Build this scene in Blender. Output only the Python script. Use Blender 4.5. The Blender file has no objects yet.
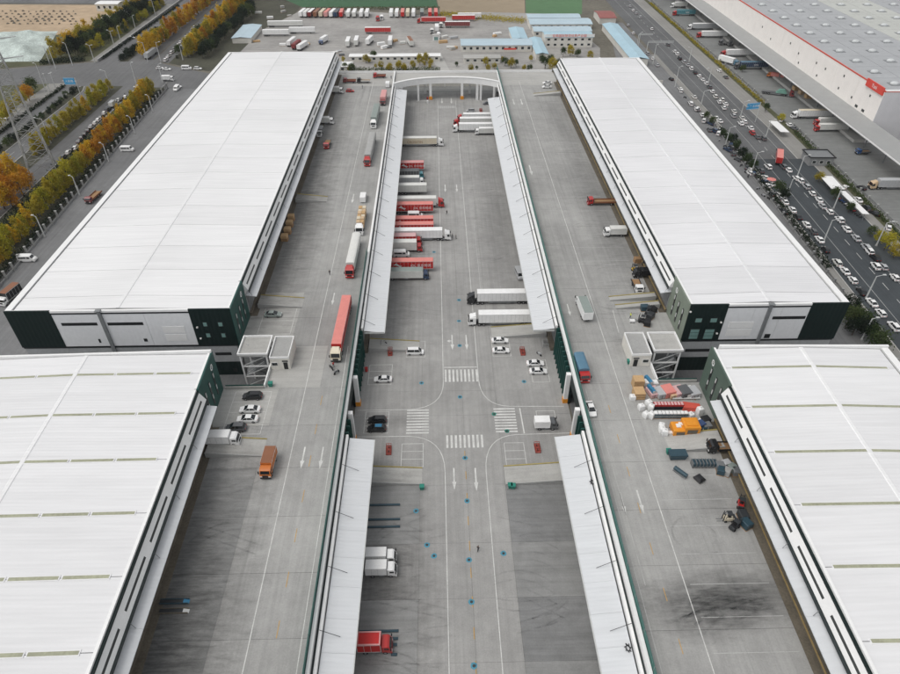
import bpy, math, random
from mathutils import Matrix, Vector
random.seed(7)
C = bpy.context.scene.collection
scene = bpy.context.scene

# ---------------------------------------------------------------- camera
FPX, CX, CY, CAMH = 645.0, 450.0, 337.0, 115.0           # focal length in photo pixels, photo centre, metres above the yard
PITCH = math.atan(520 / 645.0)
YAW = math.atan(18 / math.hypot(645, 520))
_h = Vector((math.sin(YAW), math.cos(YAW), 0)); _r = Vector((math.cos(YAW), -math.sin(YAW), 0))
_F = _h * math.cos(PITCH) - Vector((0, 0, 1)) * math.sin(PITCH)
_D = -_h * math.sin(PITCH) - Vector((0, 0, 1)) * math.cos(PITCH)
cam = bpy.data.cameras.new('camera'); cam.sensor_width = 36; cam.lens = 36 * FPX / 900
cam.clip_start = 1; cam.clip_end = 8000
co = bpy.data.objects.new('camera', cam); C.objects.link(co)
m3 = Matrix((_r, -_D, -_F)).transposed()
co.matrix_world = Matrix.Translation((0, 0, CAMH)) @ m3.to_4x4()
scene.camera = co

# ---------------------------------------------------------------- sky, sun, exposure
SUN_EL, SUN_AZ = 62, 248          # degrees; azimuth clockwise from +Y (behind the left buildings)
w = bpy.data.worlds.new('World'); scene.world = w; w.use_nodes = True
nt = w.node_tree; nt.nodes.clear()
sky = nt.nodes.new('ShaderNodeTexSky'); sky.sky_type = 'NISHITA'; sky.sun_disc = False
sky.sun_elevation = math.radians(SUN_EL); sky.sun_rotation = math.radians(SUN_AZ)
sky.air_density = 1.0; sky.dust_density = 3.0; sky.ozone_density = 1.0
hs = nt.nodes.new('ShaderNodeHueSaturation'); hs.inputs['Saturation'].default_value = 0.12
bg = nt.nodes.new('ShaderNodeBackground'); bg.inputs['Strength'].default_value = 0.15
out = nt.nodes.new('ShaderNodeOutputWorld')
nt.links.new(sky.outputs[0], hs.inputs['Color']); nt.links.new(hs.outputs[0], bg.inputs['Color']); nt.links.new(bg.outputs[0], out.inputs['Surface'])
sl = bpy.data.lights.new('sun', 'SUN'); sl.energy = 0.5; sl.angle = math.radians(40); sl.color = (1.0, 0.93, 0.83)
so = bpy.data.objects.new('sun', sl); C.objects.link(so)
az, el = math.radians(SUN_AZ), math.radians(SUN_EL)
sdir = Vector((math.sin(az) * math.cos(el), math.cos(az) * math.cos(el), math.sin(el)))
so.rotation_euler = sdir.to_track_quat('Z', 'Y').to_euler(); so.location = (-200, 300, 400)
vs = scene.view_settings; vs.view_transform = 'Standard'; vs.look = 'None'; vs.gamma = 1; vs.use_curve_mapping = False
vs.exposure = 0.24
scene.cycles.max_bounces = 6
scene.cycles.use_denoising = True

# ---------------------------------------------------------------- helpers
def at(px, py, z=0.0):
    """where the line of sight through a photo pixel meets the level z"""
    d = _F + (px - CX) / FPX * _r + (py - CY) / FPX * _D
    t = (z - CAMH) / d.z
    return d.x * t, d.y * t
def atY(px, py, Y):
    d = _F + (px - CX) / FPX * _r + (py - CY) / FPX * _D
    t = Y / d.y
    return d.x * t, CAMH + d.z * t
def atX(px, py, X):
    d = _F + (px - CX) / FPX * _r + (py - CY) / FPX * _D
    t = X / d.x
    return d.y * t, CAMH + d.z * t

ORD = ('first second third fourth fifth sixth seventh eighth ninth tenth eleventh twelfth thirteenth fourteenth fifteenth sixteenth '
       'seventeenth eighteenth nineteenth').split()
TENS = ['', '', 'twenty', 'thirty', 'forty', 'fifty', 'sixty', 'seventy', 'eighty', 'ninety']
def nth(i):
    if i < 19: return ORD[i]
    n = i + 1
    if n % 10 == 0: return TENS[n // 10][:-1] + 'ieth'
    return TENS[n // 10] + '-' + ORD[n % 10 - 1]

class MB:
    def __init__(s): s.v, s.f, s.m = [], [], []
    def add(s, vs, fs, mi=0):
        o = len(s.v); s.v += [tuple(p) for p in vs]
        for f in fs: s.f.append(tuple(i + o for i in f)); s.m.append(mi)
        return s
    def box(s, x0, x1, y0, y1, z0, z1, mi=0):
        if x0 > x1: x0, x1 = x1, x0
        if y0 > y1: y0, y1 = y1, y0
        return s.add([(x0,y0,z0),(x1,y0,z0),(x1,y1,z0),(x0,y1,z0),(x0,y0,z1),(x1,y0,z1),(x1,y1,z1),(x0,y1,z1)],
              [(0,3,2,1),(4,5,6,7),(0,1,5,4),(1,2,6,5),(2,3,7,6),(3,0,4,7)], mi)
    def cham(s, x0, x1, y0, y1, z0, z1, c=.08, mi=0):
        """box with its upper edges bevelled"""
        return s.loft([[(x0,y0,z0),(x1,y0,z0),(x1,y1,z0),(x0,y1,z0)], [(x0,y0,z1-c),(x1,y0,z1-c),(x1,y1,z1-c),(x0,y1,z1-c)],
                [(x0+c,y0+c,z1),(x1-c,y0+c,z1),(x1-c,y1-c,z1),(x0+c,y1-c,z1)]], mi)
    def loft(s, rings, mi=0, caps=True):
        n = len(rings[0]); vs = [p for r in rings for p in r]; fs = []
        for k in range(len(rings) - 1):
            for i in range(n):
                j = (i + 1) % n
                fs.append((k*n+i, k*n+j, (k+1)*n+j, (k+1)*n+i))
        if caps: fs += [tuple(reversed(range(n))), tuple((len(rings)-1)*n + i for i in range(n))]
        return s.add(vs, fs, mi)
    def extr(s, prof, y0, y1, mi=0, inset=0):
        """profile of (x, z) corners extruded along y"""
        n = len(prof)
        vs = [(x, y0, z) for x, z in prof] + [(x, y1, z) for x, z in prof]
        fs = [(i, (i+1) % n, (i+1) % n + n, i + n) for i in range(n)] + [tuple(reversed(range(n))), tuple(range(n, 2*n))]
        return s.add(vs, fs, mi)
    def prism(s, poly, z0, z1, mi=0):
        return s.loft([[(x, y, z0) for x, y in poly], [(x, y, z1) for x, y in poly]], mi)
    def cyl(s, p0, p1, r0, r1=None, n=8, mi=0):
        r1 = r0 if r1 is None else r1
        p0, p1 = Vector(p0), Vector(p1); a = (p1 - p0).normalized()
        u = a.orthogonal().normalized(); q = a.cross(u)
        rg = lambda p, r: [tuple(p + (u*math.cos(2*math.pi*i/n) + q*math.sin(2*math.pi*i/n)) * r) for i in range(n)]
        return s.loft([rg(p0, r0), rg(p1, r1)], mi)
    def bar(s, p0, p1, t, mi=0): return s.cyl(p0, p1, t * .6, n=4, mi=mi)
    def sheet(s, poly, z, mi=0): return s.add([(x, y, z) for x, y in poly], [tuple(range(len(poly)))], mi)
    def strip(s, pts, wd, z, mi=0):
        """painted line along a polyline"""
        L, R = [], []
        for i, p in enumerate(pts):
            a = Vector(pts[max(0, i-1)]); b = Vector(pts[min(len(pts)-1, i+1)]); d = (b - a).normalized(); nrm = Vector((-d.y, d.x)) * wd / 2
            L.append((p[0]+nrm.x, p[1]+nrm.y, z)); R.append((p[0]-nrm.x, p[1]-nrm.y, z))
        n = len(pts)
        return s.add(R + L, [(i, i+1, n+i+1, n+i) for i in range(n-1)], mi)
    def mesh(s, name, mats):
        me = bpy.data.meshes.new(name); me.from_pydata(s.v, [], s.f)
        for m in (mats if isinstance(mats, (list, tuple)) else [mats]): me.materials.append(M(m) if isinstance(m, str) else m)
        me.polygons.foreach_set('material_index', s.m)
        import bmesh
        bm = bmesh.new(); bm.from_mesh(me)
        bmesh.ops.recalc_face_normals(bm, faces=bm.faces) if len(bm.faces) < 4000 and s.closed else None
        bm.to_mesh(me); bm.free(); me.update()
        return me
    closed = True

def link(name, data, parent=None, loc=(0,0,0), rz=0.0):
    o = bpy.data.objects.new(name, data); C.objects.link(o)
    o.location = loc; o.rotation_euler = (0, 0, rz)
    if parent: o.parent = parent
    return o
def part(name, mb, mats, parent, loc=(0,0,0), rz=0.0, kind=None, label=None):
    o = link(name, mb.mesh(name, mats), parent, loc, rz)
    if kind: o['kind'] = kind
    if label: o['label'] = label
    return o
def thing(name, label, cat, loc=(0,0,0), rz=0.0, group=None):
    o = link(name, None, None, loc, rz); o.empty_display_size = .5
    o['label'] = label; o['category'] = cat
    if group: o['group'] = group
    return o
def tag(o, label, cat, group=None):
    o['label'] = label; o['category'] = cat
    if group: o['group'] = group
    return o
def struct(name, mb, mats, parent=None, loc=(0,0,0)):
    o = link(name, mb.mesh(name, mats), parent, loc)
    if not parent: o['kind'] = 'structure'
    return o
def copies(tpl, root):
    """link one copy of each template part (name, mesh, children) under root, sharing mesh data"""
    for nm, me, off, subs in tpl:
        o = link(nm, me, root, off)
        for n2, m2, off2 in subs: link(n2, m2, o, off2)

# ---------------------------------------------------------------- materials
_M = {}
def _mat(name):
    m = bpy.data.materials.new(name); m.use_nodes = True
    return m, m.node_tree, m.node_tree.nodes['Principled BSDF']
def plain(name, col, rough=.6, var=.12, scale=.6, metal=0.0, bump=0.0, bscale=None, spec=.4, detail=6, coat=0):
    """base colour broken up by noise at two scales"""
    m, t, b = _mat(name); N, Lk = t.nodes, t.links
    tc = N.new('ShaderNodeTexCoord')
    n1 = N.new('ShaderNodeTexNoise'); n1.inputs['Scale'].default_value = scale; n1.inputs['Detail'].default_value = detail
    n2 = N.new('ShaderNodeTexNoise'); n2.inputs['Scale'].default_value = scale * 9; n2.inputs['Detail'].default_value = 4
    Lk.new(tc.outputs['Object'], n1.inputs['Vector']); Lk.new(tc.outputs['Object'], n2.inputs['Vector'])
    ad = N.new('ShaderNodeMath'); ad.operation = 'ADD'; Lk.new(n1.outputs[0], ad.inputs[0]); Lk.new(n2.outputs[0], ad.inputs[1])
    mr = N.new('ShaderNodeMapRange'); mr.inputs[1].default_value = .6; mr.inputs[2].default_value = 1.4
    mr.inputs[3].default_value = 1 - var; mr.inputs[4].default_value = 1 + var
    Lk.new(ad.outputs[0], mr.inputs[0])
    mx = N.new('ShaderNodeVectorMath'); mx.operation = 'SCALE'; mx.inputs[0].default_value = col
    Lk.new(mr.outputs[0], mx.inputs['Scale']); Lk.new(mx.outputs[0], b.inputs['Base Color'])
    b.inputs['Roughness'].default_value = rough; b.inputs['Metallic'].default_value = metal; b.inputs['Specular IOR Level'].default_value = spec
    b.inputs['Coat Weight'].default_value = coat
    if bump:
        bp = N.new('ShaderNodeBump'); bp.inputs['Strength'].default_value = bump; bp.inputs['Distance'].default_value = .05
        nb = N.new('ShaderNodeTexNoise'); nb.inputs['Scale'].default_value = bscale or scale * 20; nb.inputs['Detail'].default_value = 4
        Lk.new(tc.outputs['Object'], nb.inputs['Vector']); Lk.new(nb.outputs[0], bp.inputs['Height']); Lk.new(bp.outputs[0], b.inputs['Normal'])
    _M[name] = m; return m
STAINS_SHADE = []      # worn, oily patches of the lorry yards and painted shade by the left docks: centre x, y, radii, strength
def paving(name, col, streak='Y', var=.2, grime=.35, rough=.75, stains_shade=True):
    """poured concrete or asphalt: cloudy patches, fine grain, tyre streaks drawn out along one axis, cracks of wear"""
    m, t, b = _mat(name); N, Lk = t.nodes, t.links
    geo = N.new('ShaderNodeNewGeometry')
    def noise(sx, sy, sc, det=5, rgh=.55):
        mp = N.new('ShaderNodeMapping'); mp.inputs['Scale'].default_value = (sx, sy, 1)
        Lk.new(geo.outputs['Position'], mp.inputs['Vector'])
        n = N.new('ShaderNodeTexNoise'); n.inputs['Scale'].default_value = sc; n.inputs['Detail'].default_value = det; n.inputs['Roughness'].default_value = rgh
        Lk.new(mp.outputs[0], n.inputs['Vector']); return n.outputs[0]
    def rng(v, a, b_, lo, hi):
        r = N.new('ShaderNodeMapRange'); r.inputs[1].default_value = a; r.inputs[2].default_value = b_; r.inputs[3].default_value = lo; r.inputs[4].default_value = hi
        Lk.new(v, r.inputs[0]); return r.outputs[0]
    def mul(a, c):
        k = N.new('ShaderNodeMath'); k.operation = 'MULTIPLY'; Lk.new(a, k.inputs[0]); Lk.new(c, k.inputs[1]); return k.outputs[0]
    f = rng(noise(1, 1, .035), .3, .7, 1 - var, 1 + var)
    f = mul(f, rng(noise(1, 1, .35, 8, .65), .3, .7, 1 - var * .6, 1 + var * .6))
    st = (1.3, .03) if streak == 'Y' else (.04, 1.1)
    f = mul(f, rng(noise(st[0], st[1], 1.0, 4), .35, .65, 1 - grime * .45, 1 + grime * .3))
    st2 = (.5, .02) if streak == 'Y' else (.03, .45)
    f = mul(f, rng(noise(st2[0], st2[1], 1.0, 3), .56, .75, 1, 1 - grime))
    f = mul(f, rng(noise(1, 1, 3.5, 3), .3, .7, .93, 1.07))
    f = mul(f, rng(noise(1, 1, .12, 6, .7), .52, .72, 1, 1 - grime * .5))
    if stains_shade:
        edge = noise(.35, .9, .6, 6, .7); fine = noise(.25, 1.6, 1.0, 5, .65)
        for (cx, cy, rx, ry, k, hmin) in STAINS_SHADE:
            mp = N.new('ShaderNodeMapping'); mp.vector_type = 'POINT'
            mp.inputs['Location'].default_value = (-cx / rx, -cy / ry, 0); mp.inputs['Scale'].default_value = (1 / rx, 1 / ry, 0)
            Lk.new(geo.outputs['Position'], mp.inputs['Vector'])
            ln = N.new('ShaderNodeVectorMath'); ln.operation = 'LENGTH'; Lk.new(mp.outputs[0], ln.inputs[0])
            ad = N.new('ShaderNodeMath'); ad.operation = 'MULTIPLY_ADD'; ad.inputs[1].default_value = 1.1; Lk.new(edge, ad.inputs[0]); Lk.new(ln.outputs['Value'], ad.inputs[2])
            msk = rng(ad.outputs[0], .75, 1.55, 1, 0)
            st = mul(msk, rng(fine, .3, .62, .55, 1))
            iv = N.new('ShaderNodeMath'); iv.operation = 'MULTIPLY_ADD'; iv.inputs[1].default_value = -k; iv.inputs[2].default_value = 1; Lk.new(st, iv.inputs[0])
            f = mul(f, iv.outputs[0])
    sc = N.new('ShaderNodeVectorMath'); sc.operation = 'SCALE'; sc.inputs[0].default_value = col
    Lk.new(f, sc.inputs['Scale']); Lk.new(sc.outputs[0], b.inputs['Base Color'])
    b.inputs['Roughness'].default_value = rough; b.inputs['Specular IOR Level'].default_value = .3
    _M[name] = m; return m
def sheetmetal(name, col, axis='Y', pitch=.6, var=.05, bump=.35, rough=.45):
    """profiled metal sheet: fine ribs at a pitch along one axis, faint dirt drawn down the slope"""
    m, t, b = _mat(name); N, Lk = t.nodes, t.links
    geo = N.new('ShaderNodeNewGeometry')
    wv = N.new('ShaderNodeTexWave'); wv.bands_direction = axis; wv.wave_profile = 'SIN'; wv.inputs['Scale'].default_value = .314 / pitch
    Lk.new(geo.outputs['Position'], wv.inputs['Vector'])
    bp = N.new('ShaderNodeBump'); bp.inputs['Strength'].default_value = bump; bp.inputs['Distance'].default_value = .06
    Lk.new(wv.outputs['Fac'], bp.inputs['Height']); Lk.new(bp.outputs[0], b.inputs['Normal'])
    def noise(s3, sc, det):
        mp = N.new('ShaderNodeMapping'); mp.inputs['Scale'].default_value = s3; Lk.new(geo.outputs['Position'], mp.inputs['Vector'])
        n = N.new('ShaderNodeTexNoise'); n.inputs['Scale'].default_value = sc; n.inputs['Detail'].default_value = det; Lk.new(mp.outputs[0], n.inputs['Vector']); return n.outputs[0]
    s3 = (.06, 1.2, 1) if axis == 'Y' else (1.2, .06, 1)
    a = N.new('ShaderNodeMath'); a.operation = 'ADD'; Lk.new(noise(s3, 1.0, 4), a.inputs[0]); Lk.new(noise((1, 1, 1), .03, 4), a.inputs[1])
    r = N.new('ShaderNodeMapRange'); r.inputs[1].default_value = .7; r.inputs[2].default_value = 1.3; r.inputs[3].default_value = 1 - var; r.inputs[4].default_value = 1 + var
    Lk.new(a.outputs[0], r.inputs[0])
    sc = N.new('ShaderNodeVectorMath'); sc.operation = 'SCALE'; sc.inputs[0].default_value = col
    Lk.new(r.outputs[0], sc.inputs['Scale']); Lk.new(sc.outputs[0], b.inputs['Base Color'])
    b.inputs['Roughness'].default_value = rough; b.inputs['Specular IOR Level'].default_value = .3
    _M[name] = m; return m
def leafmat(name, c1, c2):
    m, t, b = _mat(name); N, Lk = t.nodes, t.links
    tc = N.new('ShaderNodeTexCoord'); oi = N.new('ShaderNodeObjectInfo')
    n = N.new('ShaderNodeTexNoise'); n.inputs['Scale'].default_value = .55; n.inputs['Detail'].default_value = 5
    Lk.new(tc.outputs['Object'], n.inputs['Vector'])
    a = N.new('ShaderNodeMath'); a.operation = 'MULTIPLY_ADD'; a.inputs[1].default_value = .55; Lk.new(oi.outputs['Random'], a.inputs[0]); Lk.new(n.outputs[0], a.inputs[2])
    r = N.new('ShaderNodeMapRange'); r.inputs[1].default_value = .45; r.inputs[2].default_value = 1.05; Lk.new(a.outputs[0], r.inputs[0])
    mx = N.new('ShaderNodeMix'); mx.data_type = 'RGBA'; mx.inputs['A'].default_value = (*c1, 1); mx.inputs['B'].default_value = (*c2, 1)
    Lk.new(r.outputs[0], mx.inputs['Factor']); Lk.new(mx.outputs['Result'], b.inputs['Base Color'])
    b.inputs['Roughness'].default_value = .7; b.inputs['Specular IOR Level'].default_value = .2
    tl = N.new('ShaderNodeBsdfTranslucent'); Lk.new(mx.outputs['Result'], tl.inputs['Color']); ms = N.new('ShaderNodeMixShader'); ms.inputs[0].default_value = .44
    Lk.new(b.outputs[0], ms.inputs[1]); Lk.new(tl.outputs[0], ms.inputs[2]); Lk.new(ms.outputs[0], N['Material Output'].inputs['Surface'])
    _M[name] = m; return m
def M(name):
    if name in _M: return _M[name]
    raise KeyError(name)

def tyremat(name, k):
    m, t, b = _mat(name); N, Lk = t.nodes, t.links
    g = N.new('ShaderNodeNewGeometry'); n = N.new('ShaderNodeTexNoise'); n.inputs['Scale'].default_value = .45; n.inputs['Detail'].default_value = 6; n.inputs['Roughness'].default_value = .7
    Lk.new(g.outputs['Position'], n.inputs['Vector']); r = N.new('ShaderNodeMapRange'); r.inputs[1].default_value = .38; r.inputs[2].default_value = .7; r.inputs[3].default_value = 0; r.inputs[4].default_value = k
    Lk.new(n.outputs[0], r.inputs[0]); Lk.new(r.outputs[0], b.inputs['Alpha']); b.inputs['Base Color'].default_value = (.02, .022, .025, 1); b.inputs['Roughness'].default_value = .9
    _M[name] = m
tyremat('tyre_mark', .17); tyremat('tyre_mark_heavy', .17)
# surfaces of the place
SD = [(50, 57.5, 16, 6.0, .72, 10), (43.5, 54.5, 12, 6, .5, 10), (-45, 62, 14, 40, .6, 10), (-45, 42, 14, 24, .45, 10), (-46, 190, 11, 70, .6, 10), (-46, 270, 9, 70, .45, 10), (56, 190, 8, 55, .35, 10), (54, 78, 8, 8, .3, 10), (55, 270, 5, 45, .22, 10)]  # deck: left-hand ellipses mix dock grime with building shade painted into the concrete
SY = [(-12, 58, 13, 40, .6, 0), (-12, 78, 6, 8, .35, 0), (-11, 215, 9, 85, .45, 0), (21, 210, 8, 80, .25, 0), (-12, 110, 7, 3.2, .25, 0), (20, 62, 5, 10, .3, 0)]  # yard: left-hand ellipses mix grime with painted shade beside the canopy
STAINS_SHADE[:] = SD
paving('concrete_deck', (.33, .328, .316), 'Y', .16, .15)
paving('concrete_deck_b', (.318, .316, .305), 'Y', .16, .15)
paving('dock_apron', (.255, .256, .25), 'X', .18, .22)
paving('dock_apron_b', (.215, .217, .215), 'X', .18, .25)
STAINS_SHADE[:] = SD + SY
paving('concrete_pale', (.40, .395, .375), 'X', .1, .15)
STAINS_SHADE[:] = SY
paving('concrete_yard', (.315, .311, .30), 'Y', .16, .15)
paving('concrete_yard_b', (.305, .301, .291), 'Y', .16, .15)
STAINS_SHADE[:] = []
paving('asphalt_dark', (.05, .058, .064), 'Y', .15, .2)
paving('asphalt_far', (.115, .118, .12), 'Y', .15, .25)
paving('asphalt_mid', (.135, .136, .137), 'Y', .15, .25)
paving('concrete_side', (.175, .177, .179), 'Y', .15, .2)
paving('pavement_slab', (.24, .235, .22), 'Y', .1, .15)
paving('truck_lot', (.32, .31, .295), 'X', .2, .25)
paving('far_yard', (.185, .19, .185), 'X', .15, .2)
plain('sand', (.40, .30, .20), .9, .25, .02, bump=.2, bscale=.4)
plain('dirt', (.135, .125, .10), .95, .35, .05, bump=.2, bscale=.4)
plain('verge_dirt', (.06, .06, .042), .95, .4, .08, bump=.3, bscale=1)
plain('field_green', (.038, .105, .048), .9, .12, .01)
plain('field_olive', (.082, .17, .078), .9, .15, .02)
plain('field_tan', (.28, .225, .155), .9, .15, .01)
plain('grass_dull', (.075, .078, .038), .95, .35, .1, bump=.3, bscale=1.5)
for _k, _f in (('', 1), ('_b', .965), ('_c', 1.02)):
    sheetmetal('roof_white' + _k, (.735*_f, .735*_f, .735*_f), 'Y', .75, .065, .26)
    sheetmetal('roof_white_near' + _k, (.70*_f, .70*_f, .705*_f), 'Y', .75, .065, .26)
    sheetmetal('roof_white_warm' + _k, (.70*_f, .70*_f, .708*_f), 'Y', .75, .065, .26)
sheetmetal('canopy_white', (.615, .63, .645), 'Y', .8, .05, .4)
sheetmetal('wall_white', (.74, .745, .75), 'Y', .9, .04, .2)
sheetmetal('wall_panel', (.72, .73, .74), 'X', 1.0, .05, .2)
plain('trim_white', (.79, .79, .78), .5, .06, .4)
plain('gutter_dark', (.02, .03, .03), .6, .2)
sheetmetal('green_dark', (.0025, .012, .0112), 'X', 1.1, .12, .5, .5)
plain('green_grey', (.085, .125, .10), .5, .12, .3)
plain('green_olive', (.20, .235, .19), .5, .12, .3)
plain('lower_panel', (.36, .37, .375), .6, .15, .2)
plain('green_panel', (.014, .07, .06), .5, .15, .3)
plain('green_screen', (.03, .13, .11), .55, .25, .5)
plain('slot_dark', (.012, .014, .015), .3, .1)
plain('slot_grey', (.045, .048, .047), .4, .2, .8)
plain('pane_teal', (.16, .28, .26), .15, .2, .5, spec=.6)
plain('pane_dark', (.015, .022, .024), .08, .2, .5, spec=.7)
plain('skylight', (.33, .335, .24), .35, .25, .25)
plain('pier_grey', (.27, .272, .27), .8, .15, 1)
plain('concrete_grey', (.33, .33, .32), .8, .15, .3)
plain('concrete_wall', (.26, .265, .265), .85, .2, .2)
plain('brown_strip', (.13, .112, .085), .85, .35, .3)
plain('kerb_tan', (.30, .215, .09), .7, .3, .6)
plain('yellow_paint', (.33, .27, .09), .7, .3, .8)
plain('line_white', (.58, .58, .56), .8, .32, .5)
plain('line_faded', (.43, .43, .42), .8, .3, .5)
plain('line_orange', (.50, .30, .08), .8, .25, .5)
plain('blue_paint', (.07, .25, .34), .7, .35, 1.2)
plain('steel_grey', (.22, .23, .235), .5, .15, 1, metal=.3)
plain('steel_pale', (.52, .53, .52), .5, .12, 1)
plain('steel_dark', (.03, .033, .036), .5, .2, 1)
plain('rubber', (.013, .013, .014), .8, .2, 2)
plain('chassis_dark', (.02, .02, .022), .7, .3, 2)
plain('car_glass', (.012, .015, .018), .06, .1, 1, spec=.8)
plain('lamp_glass', (.7, .7, .68), .15, .05, 2, spec=.7)
plain('tail_red', (.35, .01, .01), .25, .1, 2)
plain('rim_grey', (.3, .3, .31), .35, .15, 2, metal=.6)
CAR = dict(white=(.80, .80, .79), silver=(.42, .43, .44), black=(.012, .013, .015), grey=(.10, .105, .11), red=(.42, .02, .018), blue=(.02, .07, .20),
           darkred=(.17, .012, .015), orange=(.55, .16, .03), cream=(.62, .55, .42), teal=(.05, .22, .26), darkblue=(.02, .045, .10),
           brown=(.24, .10, .05), pink=(.62, .30, .29), tan=(.55, .40, .25), green=(.04, .17, .12), greygreen=(.24, .28, .26), yellow=(.7, .45, .05), steelblue=(.09, .19, .27), offwhite=(.66, .66, .63), maroon=(.20, .03, .03))
for k, c in CAR.items():
    plain('paint_' + k, c, .32, .06, .8, spec=.5, coat=.25)
    plain('box_' + k, c, .5, .10, .5)
plain('roof_fade_red', (.66, .23, .20), .55, .12, .5)
plain('roof_fade_pink', (.60, .38, .38), .55, .12, .5)
plain('box_vivid_red', (.50, .018, .016), .5, .08, .5)
plain('tarp_grey', (.36, .36, .35), .7, .15, .8, bump=.4, bscale=3)
plain('tarp_green', (.13, .27, .22), .7, .2, .8, bump=.4, bscale=3)
plain('tarp_teal', (.44, .50, .47), .8, .5, .13, bump=1.0, bscale=.3)
plain('blue_roof', (.42, .53, .59), .5, .12, .15)
plain('blue_roof_b', (.36, .52, .60), .5, .12, .15)
plain('cream_wall', (.64, .62, .57), .8, .12, .15)
plain('c_wall', (.84, .80, .76), .7, .07, .25)
plain('c_wall_side', (.62, .62, .64), .7, .07, .25)
plain('c_roof', (.36, .37, .38), .6, .10, .06)
plain('c_roof_pale', (.46, .47, .44), .6, .10, .06)
plain('c_canopy', (.31, .315, .31), .6, .08, .2)
plain('dome', (.55, .57, .57), .3, .1, 1)
plain('red_trim', (.62, .10, .07), .5, .1, .5)
plain('red_roof', (.28, .10, .09), .7, .2, .3)
plain('sign_red', (.66, .07, .05), .5, .05, 1)
plain('sign_blue', (.05, .33, .62), .45, .06, 1)
plain('red_steel', (.30, .06, .045), .55, .25, 2)
plain('wood', (.50, .33, .17), .8, .2, 2)
plain('wood_dark', (.30, .18, .09), .8, .2, 2)
plain('bag_white', (.74, .74, .73), .7, .1, 1.5, bump=.6, bscale=5)
plain('drum_blue', (.028, .062, .082), .4, .2, 2)
plain('roll_blue', (.03, .17, .30), .4, .2, 2)
plain('orange_steel', (.70, .27, .02), .45, .12, 2)
plain('plastic_black', (.015, .015, .017), .5, .2, 2)
plain('bin_green', (.02, .20, .15), .5, .2, 2)
plain('bark', (.07, .05, .035), .9, .3, 2)
plain('skin', (.45, .27, .19), .6, .1, 4)
plain('cloth_dark', (.02, .022, .028), .8, .2, 5)
plain('cloth_red', (.40, .03, .03), .8, .2, 5)
plain('cloth_hivis', (.62, .70, .08), .7, .1, 5)
plain('cloth_blue', (.04, .07, .16), .8, .2, 5)
plain('hair', (.012, .01, .009), .6, .2, 5)
leafmat('leaf_orange', (.46, .19, .018), (.58, .31, .03))
leafmat('leaf_gold', (.52, .33, .025), (.68, .46, .035))
leafmat('leaf_olive', (.30, .25, .025), (.46, .37, .04))
leafmat('leaf_yellowgreen', (.30, .285, .028), (.50, .44, .04))
leafmat('leaf_green', (.035, .065, .022), (.085, .115, .04))
leafmat('leaf_dark', (.008, .020, .012), (.022, .036, .018))

# ================================================================ THE SETTING
DZ = 10.0                                                     # level of the upper lorry decks
DKL, DKR = -21.3, 32.3                                        # outer faces of the two decks towards the yard
WL, WR = -51.0, 62.0                                          # warehouse walls behind the decks
g = MB(); g.sheet([(-1500, -300), (1500, -300), (1500, 1900), (-1500, 1900)], -.12)
struct('ground', g, 'dirt')

# ---- yard between the decks, poured in slabs
yard = link('yard', None); yard['kind'] = 'structure'
ybr = [14, 28, 40, 51.9, 63.8, 75.8, 90.5, 111.8, 120.5, 139.5, 151.5, 163.5, 175.5, 187.5, 199.5, 211.5, 223.5, 235.5, 247.5, 259.5, 271.5, 283.5, 295.5, 307.5, 319.5, 332, 352]
xbr = [DKL + .1, -4.6, 5.7, 14.2, DKR - .1]
rs = random.Random(3)
for i in range(len(ybr) - 1):
    for j in range(4):
        edge = j in (0, 3)
        y0, y1 = ybr[i], ybr[i+1]
        if edge and (y1 <= 91 or y0 >= 147) and y1 < 330:
            m = rs.choice(['dock_apron', 'dock_apron', 'dock_apron_b', 'concrete_yard_b'] if y0 < 90 else ['concrete_yard_b', 'concrete_yard_b', 'concrete_yard'])
        else: m = rs.choice(['concrete_yard', 'concrete_yard_b', 'concrete_yard'])
        s = MB(); z = rs.uniform(-.012, .012)
        s.box(xbr[j] + .015, xbr[j+1] - .015, y0 + .015, y1 - .015, -.10, z)
        part('slab', s, m, yard)
def on_yard(name, mb, mat, label=None):
    return part(name, mb, mat, yard)
Z1 = .02
def line(px, wd=.16, mat='line_white', name='lane_line', z=Z1, base=0.0, fn=on_yard):
    fn(name, MB().strip([at(x, y, base) for x, y in px], wd, base + z), mat)
def wline(pts, wd=.16, mat='line_white', name='lane_line', z=Z1, fn=on_yard): fn(name, MB().strip(pts, wd, z), mat)
def curve(p0, c, p1, n=8): return [((1-t)**2*p0[0]+2*t*(1-t)*c[0]+t*t*p1[0], (1-t)**2*p0[1]+2*t*(1-t)*c[1]+t*t*p1[1]) for t in [k/n for k in range(n+1)]]
wline([(.95, 15), (.95, 94)] + curve((.95, 94), (.95, 104.6), (-7.6, 105.1)) + [(-20.5, 105.1)])
wline([(10.2, 15), (10.2, 94)] + curve((10.2, 94), (10.2, 104.6), (18.2, 105.1)) + [(31, 105.3)])
wline([(-20.5, 114.0), (-7.8, 114.0)] + curve((-7.8, 114), (.95, 114.4), (.95, 124)) + [(.95, 339)])
wline([(31, 114.3), (17.5, 114.6)] + curve((17.5, 114.6), (10.2, 115), (10.2, 125)) + [(10.2, 339)])
wline([(13.2, 158), (13.2, 208)], .12, 'line_faded')
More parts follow.
